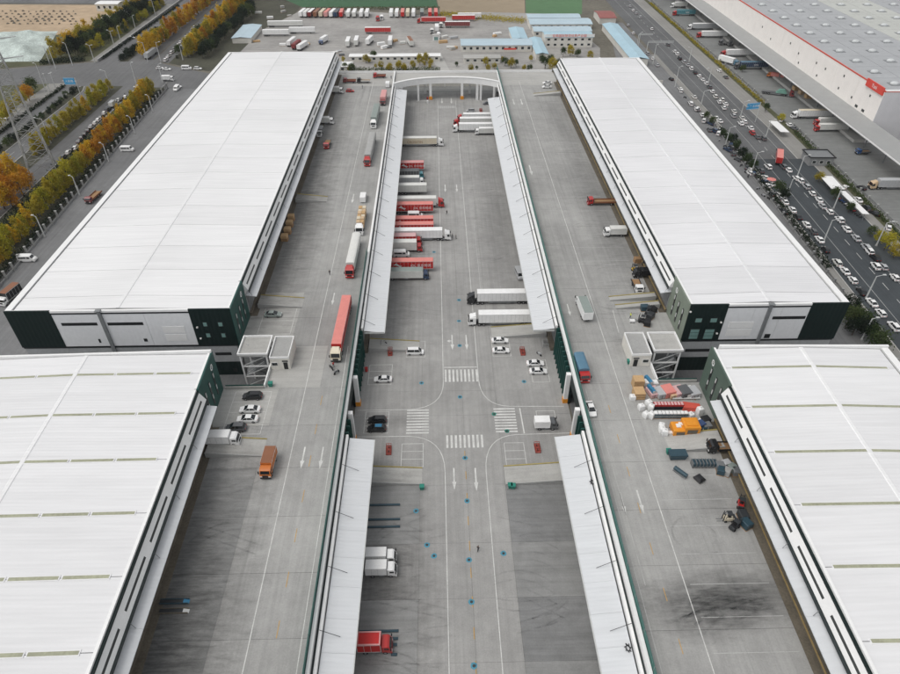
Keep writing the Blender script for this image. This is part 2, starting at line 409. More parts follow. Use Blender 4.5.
for k in range(9):                                            # zebra crossings over the four arms
    x = 1.35 + k * 1.03
    on_yard('crosswalk_stripe', MB().sheet([(x, 123.9), (x+.5, 123.9), (x+.5, 128.7), (x, 128.7)], Z1), 'line_white')
    on_yard('crosswalk_stripe', MB().sheet([(x, 101.2), (x+.5, 101.2), (x+.5, 105.2), (x, 105.2)], Z1), 'line_white')
    y = 105.9 + k * .95
    on_yard('crosswalk_stripe', MB().sheet([(-8.2, y), (-2.8, y), (-2.8, y+.45), (-8.2, y+.45)], Z1), 'line_white')
    on_yard('crosswalk_stripe', MB().sheet([(13.3, y), (18.6, y), (18.6, y+.45), (13.3, y+.45)], Z1), 'line_white')
wline([(1.2, 129.6), (10, 129.6)], .3, name='stop_line'); wline([(20.1, 105.4), (19.9, 113.9)], .3, name='stop_line')
def arrow(px, y0, y1, base=0.0, fn=on_yard, mat='line_white'):
    """straight-ahead lane arrow, head towards the camera"""
    (xa, ya), (xb, yb) = at(px, y0, base), at(px, y1, base); L = ya - yb; x = xb; hw = max(.32, L * .075); hl = L * .36
    fn('direction_arrow', MB().sheet([(x, yb), (x+hw, yb+hl), (x+hw*.36, yb+hl), (x+hw*.36, ya), (x-hw*.36, ya), (x-hw*.36, yb+hl), (x-hw, yb+hl)], base + Z1), mat)
(xa_, ya_) = at(450.5, 341); on_yard('direction_arrow', MB().sheet([(xa_ + .25, ya_ - .2), (xa_ + .25, ya_ + .2), (xa_ - .25, ya_ + .2), (xa_ - .25, ya_ + .65), (xa_ - 1.0, ya_), (xa_ - .25, ya_ - .65), (xa_ - .25, ya_ - .2)], Z1 + .006), 'line_white')
for a in [(454.5, 468, 490), (476.7, 468, 491), (452.5, 335, 350), (467, 335, 350), (445.3, 184.5, 192), (457, 184.5, 192), (442, 98, 103.5), (451.5, 98, 103.5)]: arrow(*a)
for k in range(14): wline([(5.6, 20 + k*6), (5.6, 22.2 + k*6)], .14, 'line_orange', 'lane_dash')
for k in range(11): on_yard('crosswalk_stripe', MB().sheet([(1.3 + k*.85, 327.5), (1.75 + k*.85, 327.5), (1.75 + k*.85, 331), (1.3 + k*.85, 331)], Z1), 'line_faded')
def bay(px0, py0, px1, py1, n, base=0.0, fn=on_yard, stops=True, rows='Y'):
    """parking bay: outline with n divisions along Y"""
    x0, y1 = at(px0, py0, base); x1, y0 = at(px1, py1, base)
    for k in range(n + 1):
        y = y0 + (y1 - y0) * k / n; wline([(x0, y), (x1, y)], .12, 'line_white', 'parking_line', base + Z1, fn)
    wline([(x0, y0), (x0, y1)], .12, 'line_white', 'parking_line', base + Z1 + .004, fn); wline([(x1, y0), (x1, y1)], .12, 'line_white', 'parking_line', base + Z1 + .004, fn)
bay(370, 365, 391, 384.5, 3); bay(366, 412, 387.5, 433, 3); bay(402, 444, 423, 467, 3); bay(407, 341.5, 425, 357, 1)
bay(491, 337, 511, 356, 2); bay(529, 360, 550, 382, 3); bay(536, 411, 558, 430, 3); bay(504, 443, 527, 467, 3)

rt = random.Random(77)
def tyres(x, y, dx, dy, bend, fn, base, m='tyre_mark', gauge=1.9, wd=.34):
    d = Vector((dx, dy)); nrm = Vector((-d.y, d.x)).normalized()
    for s in (-.5, .5):
        p0 = Vector((x, y)) + nrm * s * gauge; p1 = p0 + d; c = p0 + d * .5 + nrm * bend
        fn('tyre_mark', MB().strip(curve(tuple(p0), tuple(c), tuple(p1), 10), wd, base + .027 + rt.uniform(0, .003)), m)
for k in range(13): tyres(-14.5 + rt.uniform(0, 2), 50 + rt.uniform(0, 38), rt.uniform(7, 14), rt.uniform(-4, 4), rt.uniform(-3, 3), on_yard, 0)
for k in range(16): tyres(-14.5 + rt.uniform(0, 3), 150 + rt.uniform(0, 160), rt.uniform(7, 14), rt.uniform(-5, 5), rt.uniform(-3, 3), on_yard, 0)
for k in range(10): tyres(25 - rt.uniform(0, 4), 48 + rt.uniform(0, 40), -rt.uniform(6, 12), rt.uniform(-5, 5), rt.uniform(-4, 4), on_yard, 0)
for k in range(14): tyres(25 - rt.uniform(0, 4), 160 + rt.uniform(0, 140), -rt.uniform(6, 12), rt.uniform(-5, 5), rt.uniform(-4, 4), on_yard, 0)
# ---- manhole covers with a ring of blue paint: labelled by what stands next to each
mh_lab = {(469,560): 'on the orange dashes, second nearest of the middle row', (471.5,602): 'on the orange dashes, second from the bottom of the picture', (474,666): 'at the bottom of the middle lane',
 (503.5,553.5): 'right of the right lane line by dark slabs', (416,511): 'in front of the two white box trucks, farthest', (427,545): 'in front of the two white box trucks, middle one',
 (434,556): 'in front of the two white box trucks, nearest', (465,458): 'beside the left white arrow past the crossing', (467,501): 'just below the tips of the white arrows', (460,397): 'in the middle of the crossroads',
 (459.6,345.6): 'between the two arrows behind the far crossing', (494,414): 'at the right kerb curve of the crossroads', (507,431): 'beside the van parked right of the crossing', (524,381.5): 'below the nearest white sedan on the right',
 (421.5,383): 'at the corner of the left zebra crossing', (434,252): 'in front of the white box trucks at far left docks', (459,300): 'in front of the black-cabbed white lorry', (459,321): 'in front of the white-cabbed white lorry'}
for (px, py), lb in mh_lab.items():
    x, y = at(px, py)
    t = thing('manhole_cover', 'manhole cover in blue paint ' + lb, 'manhole', (x, y, .016))
    big = py > 440
    n = 14; r = .56 if big else .55
    s = MB(); s.sheet([(r*(1+.18*random.random())*math.cos(a), r*(1+.18*random.random())*math.sin(a)) for a in [2*math.pi*k/n for k in range(n)]], .004); s.closed = False
    part('paint_ring', s, 'blue_paint' if (px, py) not in ((507,431),(494,414)) else 'bin_green', t)
    part('cover', MB().cyl((0, 0, .0), (0, 0, .03), .28, n=14), 'slot_grey', t)

# ---- raised decks: slabs on a solid storey below
def deck(name, x0, x1, hole, yb, shade):
    d = link('upper_deck', None); d['kind'] = 'structure'
    rs = random.Random(11 + int(x0))
    for i in range(len(yb) - 1):
        y0, y1 = yb[i], yb[i+1]
        a, b = x0, x1
        if abs(y0 - 111.8) < .1: a, b = (max(x0, hole), x1) if hole < 0 else (x0, min(x1, hole))
        yy = (y0 + .025, y1 - .025)
        inner = (a, a + 13) if x0 < 0 else (b - 13, b)
        mid = inner[1] if x0 < 0 else inner[0]
        for (p, q, dock) in ((a, mid, x0 < 0), (mid, b, x0 > 0)):
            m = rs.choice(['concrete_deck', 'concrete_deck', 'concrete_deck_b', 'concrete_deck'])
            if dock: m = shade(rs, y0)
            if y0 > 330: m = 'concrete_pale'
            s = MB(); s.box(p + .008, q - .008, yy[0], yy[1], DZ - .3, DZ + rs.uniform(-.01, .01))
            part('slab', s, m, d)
    s = MB()
    zl = [(14, 111.8, x0, x1), (111.8, 127.4, *((hole, x1) if hole < 0 else (x0, hole))), (127.4, 352, x0, x1)]
    for (p, q, a, b) in zl: s.box(a, b, p, q, DZ - 1.1, DZ - .31)
    part('deck_beam', s, 'concrete_wall', d)
    return d
yb = [14, 28, 40, 51.9, 63.8, 75.8, 87.8, 99.8, 111.8, 127.4] + [139.4 + 12*k for k in range(17)] + [352]
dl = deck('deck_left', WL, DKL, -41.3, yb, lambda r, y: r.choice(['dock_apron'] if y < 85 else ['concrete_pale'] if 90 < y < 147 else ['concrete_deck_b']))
dr = deck('deck_right', DKR, WR, 51.8, yb, lambda r, y: r.choice(['concrete_deck_b'] if y < 85 else ['concrete_deck'] if 90 < y < 147 else ['concrete_deck_b']))
def on(dk):
    def f(name, mb, mat, label=None): return part(name, mb, mat, dk)
    return f
L_, R_ = on(dl), on(dr)
wline([(-31.7, 15), (-31.7, 338)], .16, z=DZ+Z1, fn=L_); wline([(42.6, 15), (42.6, 338)], .16, z=DZ+Z1, fn=R_)
wline([(-23.2, 15), (-23.2, 127)], .14, z=DZ+Z1, fn=L_); wline([(34.4, 15), (34.4, 110)], .12, 'line_faded', z=DZ+Z1, fn=R_); wline([(35.6, 60), (35.6, 100)], .1, 'line_faded', z=DZ+Z1, fn=R_)
for a in [(300.7, 447, 469), (319.6, 447, 469), (332, 293, 305), (352, 194, 203)]: arrow(*a, base=DZ, fn=L_)
for a in [(626, 492, 515), (644, 490, 514), (570.5, 304, 316), (514.5, 99, 105), (522.5, 99, 105), (532, 165, 175)]: arrow(*a, base=DZ, fn=R_)
for k in range(9): wline([(-27.4, 34 + 9*k), (-27.4, 37 + 9*k)], .12, 'line_orange', 'lane_dash', DZ+Z1, L_); wline([(38.6, 30 + 9*k), (38.6, 32.5 + 9*k)], .12, 'line_orange', 'lane_dash', DZ+Z1, R_)
bay(266, 308, 290, 334, 2, DZ, L_); bay(236, 392, 260, 434, 4, DZ, L_)
for k in range(7): wline([(43.5, 48 + 6*k), (57.5, 48 + 6*k)], .1, 'line_faded', 'parking_line', DZ+Z1, R_)
for k in range(6): wline([(43.5, 166 + 8*k), (58, 166 + 8*k)], .1, 'line_faded', 'parking_line', DZ+Z1, R_)
wline([(33.5, 208.5), (58, 208.5)], .12, 'line_faded', z=DZ+Z1, fn=R_)
wline([(47.0, 131), (47.6, 141)], .14, z=DZ+Z1, fn=R_)

for k in range(22): tyres(-48 + rt.uniform(0, 3), 45 + rt.uniform(0, 270), rt.uniform(7, 15), rt.uniform(-5, 5), rt.uniform(-4, 4), L_, DZ)
for k in range(20): tyres(59 - rt.uniform(0, 3), 100 + rt.uniform(0, 220), -rt.uniform(7, 14), rt.uniform(-5, 5), rt.uniform(-4, 4), R_, DZ)
for k in range(8): tyres(58 - rt.uniform(0, 5), 57 + rt.uniform(-2.2, 2.2), -rt.uniform(8, 17), -rt.uniform(0, 7), rt.uniform(-4, -1), R_, DZ, 'tyre_mark_heavy', rt.uniform(1.6, 2.2), rt.uniform(.3, .8))
for k in range(3):
    a0 = rt.uniform(0, 6.28); r0 = rt.uniform(3, 6.5); R_('tyre_mark', MB().strip([(48.5 + r0 * math.cos(a0 + .22*j), 70 + r0 * .8 * math.sin(a0 + .22*j)) for j in range(14)], .3, DZ + .028), 'tyre_mark')
# ---- storey walls under the deck edges, opening for the cross road, green fin screens and doors
def lower_wall(label, x, s):
    """s = +1 when the yard lies on the +X side"""
    t = thing('yard_wall', label, 'wall', (x, 0, 0))
    for (a, b) in ((14, 97), (136, 332)):
        part('wall', MB().box(-.25, .25, a, b, 0, DZ - .32), 'concrete_wall', t)
        part('dock_kerb', MB().box(.25*s, 1.6*s, a, b, 0, 1.1), 'brown_strip', t)
        tpl = [('dock_door', MB().box(0, .12*s, -1.7, 1.7, 1.15, 5.2).mesh('dock_door', 'steel_grey'), (.25*s, 0, 0), [])]
        y = a + 5
        while y < b - 4:
            o = link('dock_door', tpl[0][1], t, (.26*s, y, 0)); y += 6
    part('wall', MB().box(-.25, .25, 97.02, 104.6, 0, DZ - .32), 'green_dark', t); part('wall', MB().box(-.25, .25, 115.2, 135.98, 0, DZ - .32), 'green_dark', t)
    part('lintel', MB().box(-.25, .25, 104.62, 115.18, 6.6, DZ - .32), 'green_dark', t)
    fin = MB().box(.25*s, 1.1*s, -.12, .12, .2, 9.4).mesh('fin', 'green_panel')
    y = 98
    while y < 135.5:
        if not 103.6 < y < 116: link('fin', fin, t, (0, y, 0))
        y += 1.9
    for y in (104.0, 116.0):
        part('column', MB().cham(.3*s, 1.35*s, y - .55, y + .55, 1.4, 9.5, .05), 'trim_white', t)
        part('column_guard', MB().box(.25*s, 1.45*s, y - .62, y + .62, 0, 1.4), 'orange_steel', t)
lower_wall('grey dock wall with green fins under the left deck edge', DKL, 1)
lower_wall('grey dock wall with green fins under the right deck edge', DKR, -1)
s = MB()
for sx in (-1, 1):
    a, b = ((WL, DKL - .3) if sx < 0 else (DKR + .3, WR))
    s.sheet([(a, 14), (b, 14), (b, 352), (a, 352)], -.02)
s.closed = False
struct('under_deck_road', s, 'asphalt_mid')
uw = MB(); uw.box(WL + .5, -40, 14, 111.7, 0, 8.88); uw.box(51, WR - .5, 14, 111.7, 0, 8.88); uw.box(WL + .5, -40, 127.5, 352, 0, 8.88); uw.box(51, WR - .5, 127.5, 352, 0, 8.88)
struct('deck_substructure', uw, 'concrete_wall')

# ---- parapets with green safety screens along the deck edges
def parapet(x, s, label):
    t = thing('deck_parapet', label, 'parapet', (x, 0, DZ))
    for (a, b) in ((14, 97.1), (97.15, 134.85), (134.9, 352)):
        part('wall', MB().box(-.2, .2, a, b, -1.0, 1.05), 'trim_white', t)
        part('coping', MB().box(-.3, .3, a, b, 1.055, 1.15), 'trim_white', t)
        if b - a > 50:
            part('gutter', MB().box(.22*s, .62*s, a, b, -.9, -.55), 'gutter_dark', t)
            part('gutter_rim', MB().box(.63*s, 1.15*s, a, b, -1.3, -.35), 'trim_white', t)
    me = MB().box(-.03, .03, -2.97, 2.97, .15, 2.5).mesh('screen_panel', 'green_screen'); pm = MB().box(-.06, .06, -.05, .05, 0, 2.6).mesh('post', 'steel_grey')
    y = 15
    while y < (168 if s > 0 else 352):
        link('screen_panel', me, t, (-.45*s, y + 3, 0)); link('post', pm, t, (-.45*s, y, 0)); y += 6
parapet(DKL, 1, 'white parapet with green mesh screen along the left deck')
parapet(DKR, -1, 'white parapet with green mesh screen along the right deck')

# ---- canopies over the yard docks
def yard_canopy(x0, x1, s, ya, yb, label):
    """x0 wall side, x1 outer edge"""
    t = thing('dock_canopy', label, 'canopy', (0, 0, 8))
    n = max(1, round((yb - ya) / 6)); st = (yb - ya) / n
    sh = MB(); lo, hi = 0, .75
    sh.add([(x0, .015, hi), (x1, .015, lo), (x1, st-.015, lo), (x0, st-.015, hi), (x0, .015, hi-.14), (x1, .015, lo-.14), (x1, st-.015, lo-.14), (x0, st-.015, hi-.14)],
           [(0,1,2,3), (4,7,6,5), (0,4,5,1), (1,5,6,2), (2,6,7,3), (3,7,4,0)])
    me = sh.mesh('roof_sheet', 'canopy_white')
    rod = MB().cyl((x0 - .55*s, 0, 2.3), (x0 + (x1 - x0) * .52, -.35, .55), .05, n=5).mesh('tie_rod', 'steel_dark')
    br = MB().bar((x0, 0, .45), (x1 - .1*s, 0, -.2), .2).mesh('beam', 'steel_pale')
    for k in range(n):
        link('roof_sheet', me, t, (0, ya + k*st, 0))
        if k % 2 == 0: link('tie_rod', rod, t, (0, ya + k*st + 3, 0)); link('beam', br, t, (0, ya + k*st + 3, 0))
    part('edge_beam', MB().box(x1, x1 + .18*s, ya, yb, -.3, .04), 'steel_pale', t)
    part('end_beam', MB().box(min(x0, x1), max(x0, x1), ya - .12, ya - .005, -.25, .3), 'steel_pale', t)
yard_canopy(-19.95, -14.6, 1, 134.9, 331, 'long white metal canopy over the far left docks of the yard')
yard_canopy(-19.95, -14.6, 1, 15, 96.9, 'near white metal canopy over the left yard docks by two white trucks')
yard_canopy(30.9, 25.4, -1, 134.9, 318, 'long white metal canopy over the far right docks of the yard')
yard_canopy(30.9, 25.4, -1, 15, 96.9, 'near white metal canopy over the empty right yard docks')

# ---- warehouses
RZ = 21.4
def warehouse(label, xa, xb, y0, y1, side, sky=None, warm=False, skew=0.0, bay0=None, breaks=(), back=False):
    """side = +1 when the docks are on the +X face; xa < xb"""
    t = thing('warehouse', label, 'warehouse')
    px = xb if side > 0 else xa
    if skew: t.matrix_world = Matrix.Translation((px, y1, 0)) @ Matrix.Rotation(skew, 4, 'Z') @ Matrix.Translation((-px, -y1, 0))
    mr = 'roof_white_warm' if warm else 'roof_white_near' if skew else 'roof_white'
    part('wall', MB().box(xa + .3, xb - .3, y0 + .3, y1 - .3, 0, RZ - .9), 'wall_white', t)
    # roof: two slopes of white sheet, one panel per 12 m bay and slope, joints left open over a dark underlay
    xm = (xa + xb) / 2; e0, e1 = xa + 1.9, xb - .82
    if side < 0: e0, e1 = xa + .82, xb - 1.9
    zr, ze = RZ + .42, RZ - .12
    part('roof_underlay', MB().loft([[(e0, y, ze - .8), (e1, y, ze - .8), (e1, y, ze - .16), (xm, y, zr - .16), (e0, y, ze - .16)] for y in (y0 + .5, y1 - .5)]), 'slot_grey', t)
    yb = [y1 - .6]; rp = random.Random(int(y1 + xa))
    y = bay0 if bay0 else y1 - 12
    while y > y0 + 4: yb.append(y); y -= 12
    yb.append(y0 + .6)
    for i in range(len(yb) - 1):
        b, a = yb[i], yb[i+1]
        for (p, q, zp, zq) in ((e0, xm - .35, ze, zr - .012), (xm + .35, e1, zr - .012, ze)):
            s = MB(); j = .06
            s.add([(p, a+j, zp), (q, a+j, zq), (q, b-j, zq), (p, b-j, zp), (p, a+j, zp-.12), (q, a+j, zq-.12), (q, b-j, zq-.12), (p, b-j, zp-.12)],
                  [(0,1,2,3), (4,7,6,5), (0,4,5,1), (1,5,6,2), (2,6,7,3), (3,7,4,0)])
            part('roof_panel', s, mr + rp.choice(['', '', '', '_b', '_c']), t)
            if sky and i < len(yb) - 2:                       # strip rooflights along the bay joints
                xs = sky(p, q)
                for (u, v) in xs:
                    zu, zv = zp + (zq - zp) * (u - p) / (q - p), zp + (zq - zp) * (v - p) / (q - p)
                    f = MB(); g2 = MB()
                    for (mb, w2, dz, ex) in ((f, .46, .10, .18), (g2, .30, .13, 0)):
                        mb.add([(u-ex, a-w2, zu+dz), (v+ex, a-w2, zv+dz), (v+ex, a+w2, zv+dz), (u-ex, a+w2, zu+dz), (u-ex, a-w2, zu-.05), (v+ex, a-w2, zv-.05), (v+ex, a+w2, zv-.05), (u-ex, a+w2, zu-.05)],
                            [(0,1,2,3), (4,7,6,5), (0,4,5,1), (1,5,6,2), (2,6,7,3), (3,7,4,0)])
                    fo = part('skylight', f, 'roof_white_c', t); part('pane', g2, 'skylight', fo)
    part('ridge_cap', MB().loft([[(xm - .5, y, zr - .03), (xm + .5, y, zr - .03), (xm + .32, y, zr + .12), (xm - .32, y, zr + .12)] for y in (y0 + .6, y1 - .6)]), 'roof_white_c' if skew else mr, t)
    # rim: wide pale cap on the road side, dark gutters, upstands at both ends
    xo0, xo1 = (xa, xa + 1.55) if side > 0 else (xb - 1.55, xb)
    part('eave_cap', MB().box(xo0, xo1, y0, y1, RZ - 1.2, RZ + .15), 'trim_white', t)
    gx = (xa + 1.56, xa + 1.88) if side > 0 else (xb - 1.88, xb - 1.56)
    part('gutter', MB().box(gx[0], gx[1], y0 + .5, y1 - .5, RZ - .9, RZ - .35), 'gutter_dark', t)
    for (a, b) in ((y0, y0 + .5), (y1 - .5, y1)):
        part('end_upstand', MB().box(xa + 1.57, xb - .02, a, b, RZ - .9, RZ + (.75 if a > y0 and skew else .18)), 'trim_white', t)
    # dock side: cap, dark gutter, white band with long louvre slots, canopy
    k = side; yc0, yc1 = (y0, y1 - 12.4) if back else (y0 + 12.4, y1)
    part('dock_cap', MB().box(px - .80*k, px - .28*k, yc0, yc1, RZ - .6, RZ + .1), 'trim_white', t)
    part('dock_gutter', MB().box(px - .27*k, px + .12*k, yc0, yc1, RZ - .75, RZ - .3), 'green_dark', t)
    part('dock_band', MB().loft([[(px - .28*k, y, RZ - .77), (px + .02*k, y, RZ - .77), (px + 1.15*k, y, 18.55), (px + 1.1*k, y, 18.4), (px, y, 18.2), (px, y, 16.3), (px - .28*k, y, 16.3)] for y in (yc0, yc1)]), 'trim_white', t)
    part('dock_wall', MB().box(px - .28*k, px - .02*k, yc0, yc1, DZ + .02, 16.28), 'concrete_wall', t)
    part('dock_kerb', MB().box(px, px + .55*k, yc0, yc1, DZ, DZ + 1.1), 'brown_strip', t)
    part('apron_strip', MB().box(px + .56*k, px + 2.0*k, yc0, yc1, DZ, DZ + .03), 'brown_strip', t)
    part('kerb_edge', MB().box(px + .56*k, px + .68*k, yc0, yc1, DZ + .75, DZ + 1.13), 'kerb_tan' if k < 0 else 'brown_strip', t)
    sp = lambda u, d: (u * 1.13*k + .02*k + d * .87*k, (RZ - .77) + u * (18.55 - RZ + .77) + d * .5)
    slot = MB().loft([[(sp(.47, -.05)[0], y, sp(.47, -.05)[1]), (sp(.47, .012)[0], y, sp(.47, .012)[1]), (sp(.66, .012)[0], y, sp(.66, .012)[1]), (sp(.66, -.05)[0], y, sp(.66, -.05)[1])] for y in (-4.7, 4.7)]).mesh('louvre_slot', 'slot_grey'); door = MB().box(0, .10*k, -1.7, 1.7, DZ + 1.12, DZ + 5).mesh('dock_door', 'steel_grey')
    n = int((yc1 - yc0) / 12); st = (yc1 - yc0) / n
    cw = 2.95
    sh = MB(); sh.add([(px + .15*k, .015, 16.95), (px + cw*k, .015, 16.5), (px + cw*k, st-.015, 16.5), (px + .15*k, st-.015, 16.95), (px + .15*k, .015, 16.75), (px + cw*k, .015, 16.3), (px + cw*k, st-.015, 16.3), (px + .15*k, st-.015, 16.75)],
           [(0,1,2,3), (4,7,6,5), (0,4,5,1), (1,5,6,2), (2,6,7,3), (3,7,4,0)])
    sm = sh.mesh('canopy_sheet', 'canopy_white')
    rod = MB().cyl((px + .9*k, 0, 18.9), (px + 1.9*k, -.3, 16.8), .05, n=5).mesh('tie_rod', 'steel_grey')
    for i in range(n):
        y = yc0 + i * st
        link('louvre_slot', slot, t, (px, y + st/2, 0)); link('canopy_sheet', sm, t, (0, y, 0)); link('tie_rod', rod, t, (0, y + .3, 0))
        link('dock_door', door, t, (px + .002*k, y + 3, 0)); link('dock_door', door, t, (px + .002*k, y + 9, 0))
    part('canopy_gutter', MB().box(px + 1.16*k, px + 1.34*k, yc0, yc1, 17.7, 18.5), 'gutter_dark', t)
    return t
def skyA(p, q): return [(p + (q-p)*a, p + (q-p)*b) for a, b in (((.005, .30), (.325, .62), (.645, .92)) if p > -80 else ((.08, .355), (.38, .675), (.70, .995)))]
def skyB(p, q): return [(p + (q-p)*.075, p + (q-p)*.99)] if p < 80 else [(p + (q-p)*.01, p + (q-p)*.9)]
B1 = warehouse('far left white-roofed warehouse behind the near left one', -105.6, WL, 128, 350, 1)
B2 = warehouse('far right white-roofed warehouse beside the car-lined road', WR, 101.7, 127.2, 336, -1, warm=True)
A1 = warehouse('near left white-roofed warehouse with short rooflight strips', -105.6, WL - .1, 14, 111.9, 1, skyA, skew=math.radians(1.35), bay0=104.9, back=True)
A2 = warehouse('near right white-roofed warehouse with long rooflight strips', WR - .2, 101.5, 14, 111.2, -1, skyB, skew=-math.radians(1.35), bay0=104.1, back=True)

def side_block(t, px, k, ya, yb, mat, logo_y, cols, inner):
    """green corner block on the dock side with slit windows and a white emblem"""
    part('corner_block', MB().box(px - .28*k, px + .12*k, ya, yb, DZ - (1.2 if inner else 0), RZ + .12), mat, t)
    part('corner_cap', MB().box(px - .80*k, px - .285*k, ya + .3, yb - .3, RZ - .6, RZ + .08), 'trim_white', t)
    for i, y in enumerate(cols):
        zt = RZ - 3.2
        f = part('window', MB().box(px + .122*k, px + .17*k, y - .42, y + .42, zt - 6.4, zt), 'slot_dark', t)
        for z in (zt - .3, zt - 3.7):
            part('pane', MB().box(px + .172*k, px + .2*k, y - .05, y + .38, z - 1.25, z), 'steel_pale', f)
    r, r2 = .85, .45; cz = RZ - 2.0                            # hexagon emblem
    ring = MB(); hx = [(math.sin(a), math.cos(a)) for a in [math.pi/3*i for i in range(6)]]
    ring.add([(px + .16*k, logo_y + r*u, cz + r*v) for u, v in hx] + [(px + .16*k, logo_y + r2*u, cz + r2*v) for u, v in hx], [(i, (i+1) % 6, (i+1) % 6 + 6, i + 6) for i in range(6) if i != 1])
    ring.add([(px + .17*k, logo_y - .05, cz - .15), (px + .17*k, logo_y + r*.85, cz - .15), (px + .17*k, logo_y + r*.85, cz + .12), (px + .17*k, logo_y - .05, cz + .12)], [(0, 1, 2, 3)])
    ring.closed = False
    part('emblem', ring, 'trim_white', t)
def front(t, xa, xb, y, side, dark_road, dark_dock):
    """end wall towards the light well: dark green ends, white sheet panels between, dark joints"""
    o = lambda n, x0, x1, z0, z1, d, m: part(n, MB().box(x0, x1, y - d, y + .299, z0, z1), m, t)
    o('corner_panel', *dark_road, DZ + .3, RZ + .2, .12, 'green_dark'); o('corner_panel', *dark_dock, DZ + .3, RZ + .2, .12, 'green_dark')
    lo, hi = (dark_road[1], dark_dock[0]) if side > 0 else (dark_dock[1], dark_road[0])
    n = 3; st = (hi - lo) / n
    for i in range(n): o('wall_panel', lo + st*i + .03, lo + st*(i+1) - .03, DZ + .42, RZ - .92, .02, 'wall_panel')
    o('joint_band', lo, hi, RZ - .9, RZ - .45, .10, 'slot_dark'); o('fascia', lo, hi, RZ - .43, RZ + .16, .12, 'trim_white')
    o('joint_band', xa + .3, xb - .3, DZ - .1, DZ + .28, .10, 'slot_dark')
    for i in range(5):
        a = xa + .5 + (xb - xa - 1) * i / 5; o('wall_panel', a, a + (xb - xa - 1) / 5 - .06, 4.6, DZ - .12, .02, 'lower_panel')
    o('plinth', xa + .3, xb - .3, 0, 4.58, .06, 'green_dark')
front(B1, -105.6, WL, 128, 1, (-105.6, -94.6), (-61.2, WL - .02))
front(B2, WR, 101.7, 127.2, -1, (92.3, 101.7), (WR + .02, 71.6))
def wallbits(t, y, items):
    for (n, a, b, c, d, m, dp) in items:
        x0, z1 = atY(a, c, y); x1, z0 = atY(b, d, y); part(n, MB().box(x0, x1, y - dp, y - .004, z0, z1), m, t)
wallbits(B1, 127.98, [('slot_window', 60.8, 98, 323, 325.4, 'slot_dark', .03), ('slot_window', 107, 143.8, 322.6, 325, 'slot_dark', .03), ('louvre', 162, 186, 326.5, 332.5, 'trim_white', .06), ('louvre', 165, 188, 334.5, 340.5, 'trim_white', .06),
    ('vent', 98, 101.6, 339, 342.6, 'slot_dark', .05), ('vent', 143.5, 148, 338.6, 341.4, 'slot_dark', .05)])
wallbits(B1, 127.98, [('slot_window', 215, 232, 352.5, 355, 'slot_dark', .03), ('vent', 233, 238, 368, 371.5, 'slot_dark', .05)]); wallbits(B2, 127.18, [('slot_window', 685.5, 709, 349, 351.5, 'slot_dark', .03)])
wallbits(B2, 127.18, [('slot_window', 773, 804.7, 316.4, 318.9, 'slot_dark', .03), ('louvre', 729.5, 752, 322, 328, 'trim_white', .06), ('louvre', 727, 749.5, 329.4, 335.6, 'trim_white', .06), ('vent', 765, 769, 334, 338, 'slot_dark', .05)])
def win(t, y, a, b, c, d, n):
    x0, z1 = atY(a, c, y); x1, z0 = atY(b, d, y)
    f = part('window', MB().box(x0 - .12, x1 + .12, y - .14, y - .02, z0 - .12, z1 + .12), 'slot_dark', t)
    for i in range(n): part('pane', MB().box(x0, x1, y - .17, y - .141, z0 + (z1-z0)*i/n + .06, z0 + (z1-z0)*(i+1)/n - .06), 'pane_teal', f)
for a in [(202.8, 207.6, 322, 326), (218, 223, 322, 326), (206, 211, 333, 337), (221.3, 226, 333, 337)]: win(B1, 127.88, *a, 1)
for a in [(696, 701, 318, 322), (711, 716, 318, 322), (691, 696.5, 329, 338.5), (705.5, 711.5, 329, 338.5)]: win(B2, 127.08, *a, 3 if a[2] > 325 else 1)
for t, y, pts in ((B1, 127.88, ((197.4, 327), (201, 338))), (B2, 127.08, ((690.3, 311.4), (720.8, 322), (716.6, 333)))):
    for (a, b) in pts:
        x, z = atY(a, b, y); part('wall_lamp', MB().box(x - .2, x + .2, y - .4, y - .01, z - .15, z + .15), 'lamp_glass', t)
for t, y, a in ((B1, 127.98, 97), (B2, 127.18, 770)):         # downpipes with their soot
    x, _ = atY(a, 308, y)
    part('downpipe', MB().box(x - .45, x + .45, y - .35, y - .004, 2.6, RZ + .1), 'steel_grey', t); part('hopper', MB().box(x - .7, x + .7, y - .75, y + .2, RZ + .17, RZ + .36), 'steel_grey', t)
side_block(B1, WL, 1, 127.9, 140.3, 'green_panel', 137.3, (130.6, 133.8, 137), True)
side_block(B2, WR, -1, 127.1, 140.0, 'green_olive', 136.6, (130.0, 133.2, 136.4), True)
side_block(A1, WL - .1, 1, 99.5, 111.9, 'green_panel', 108.9, (102, 105.2, 108.4), False)
side_block(A2, WR - .2, -1, 98.4, 111.2, 'green_grey', 108, (101, 104.2, 107.4), False)

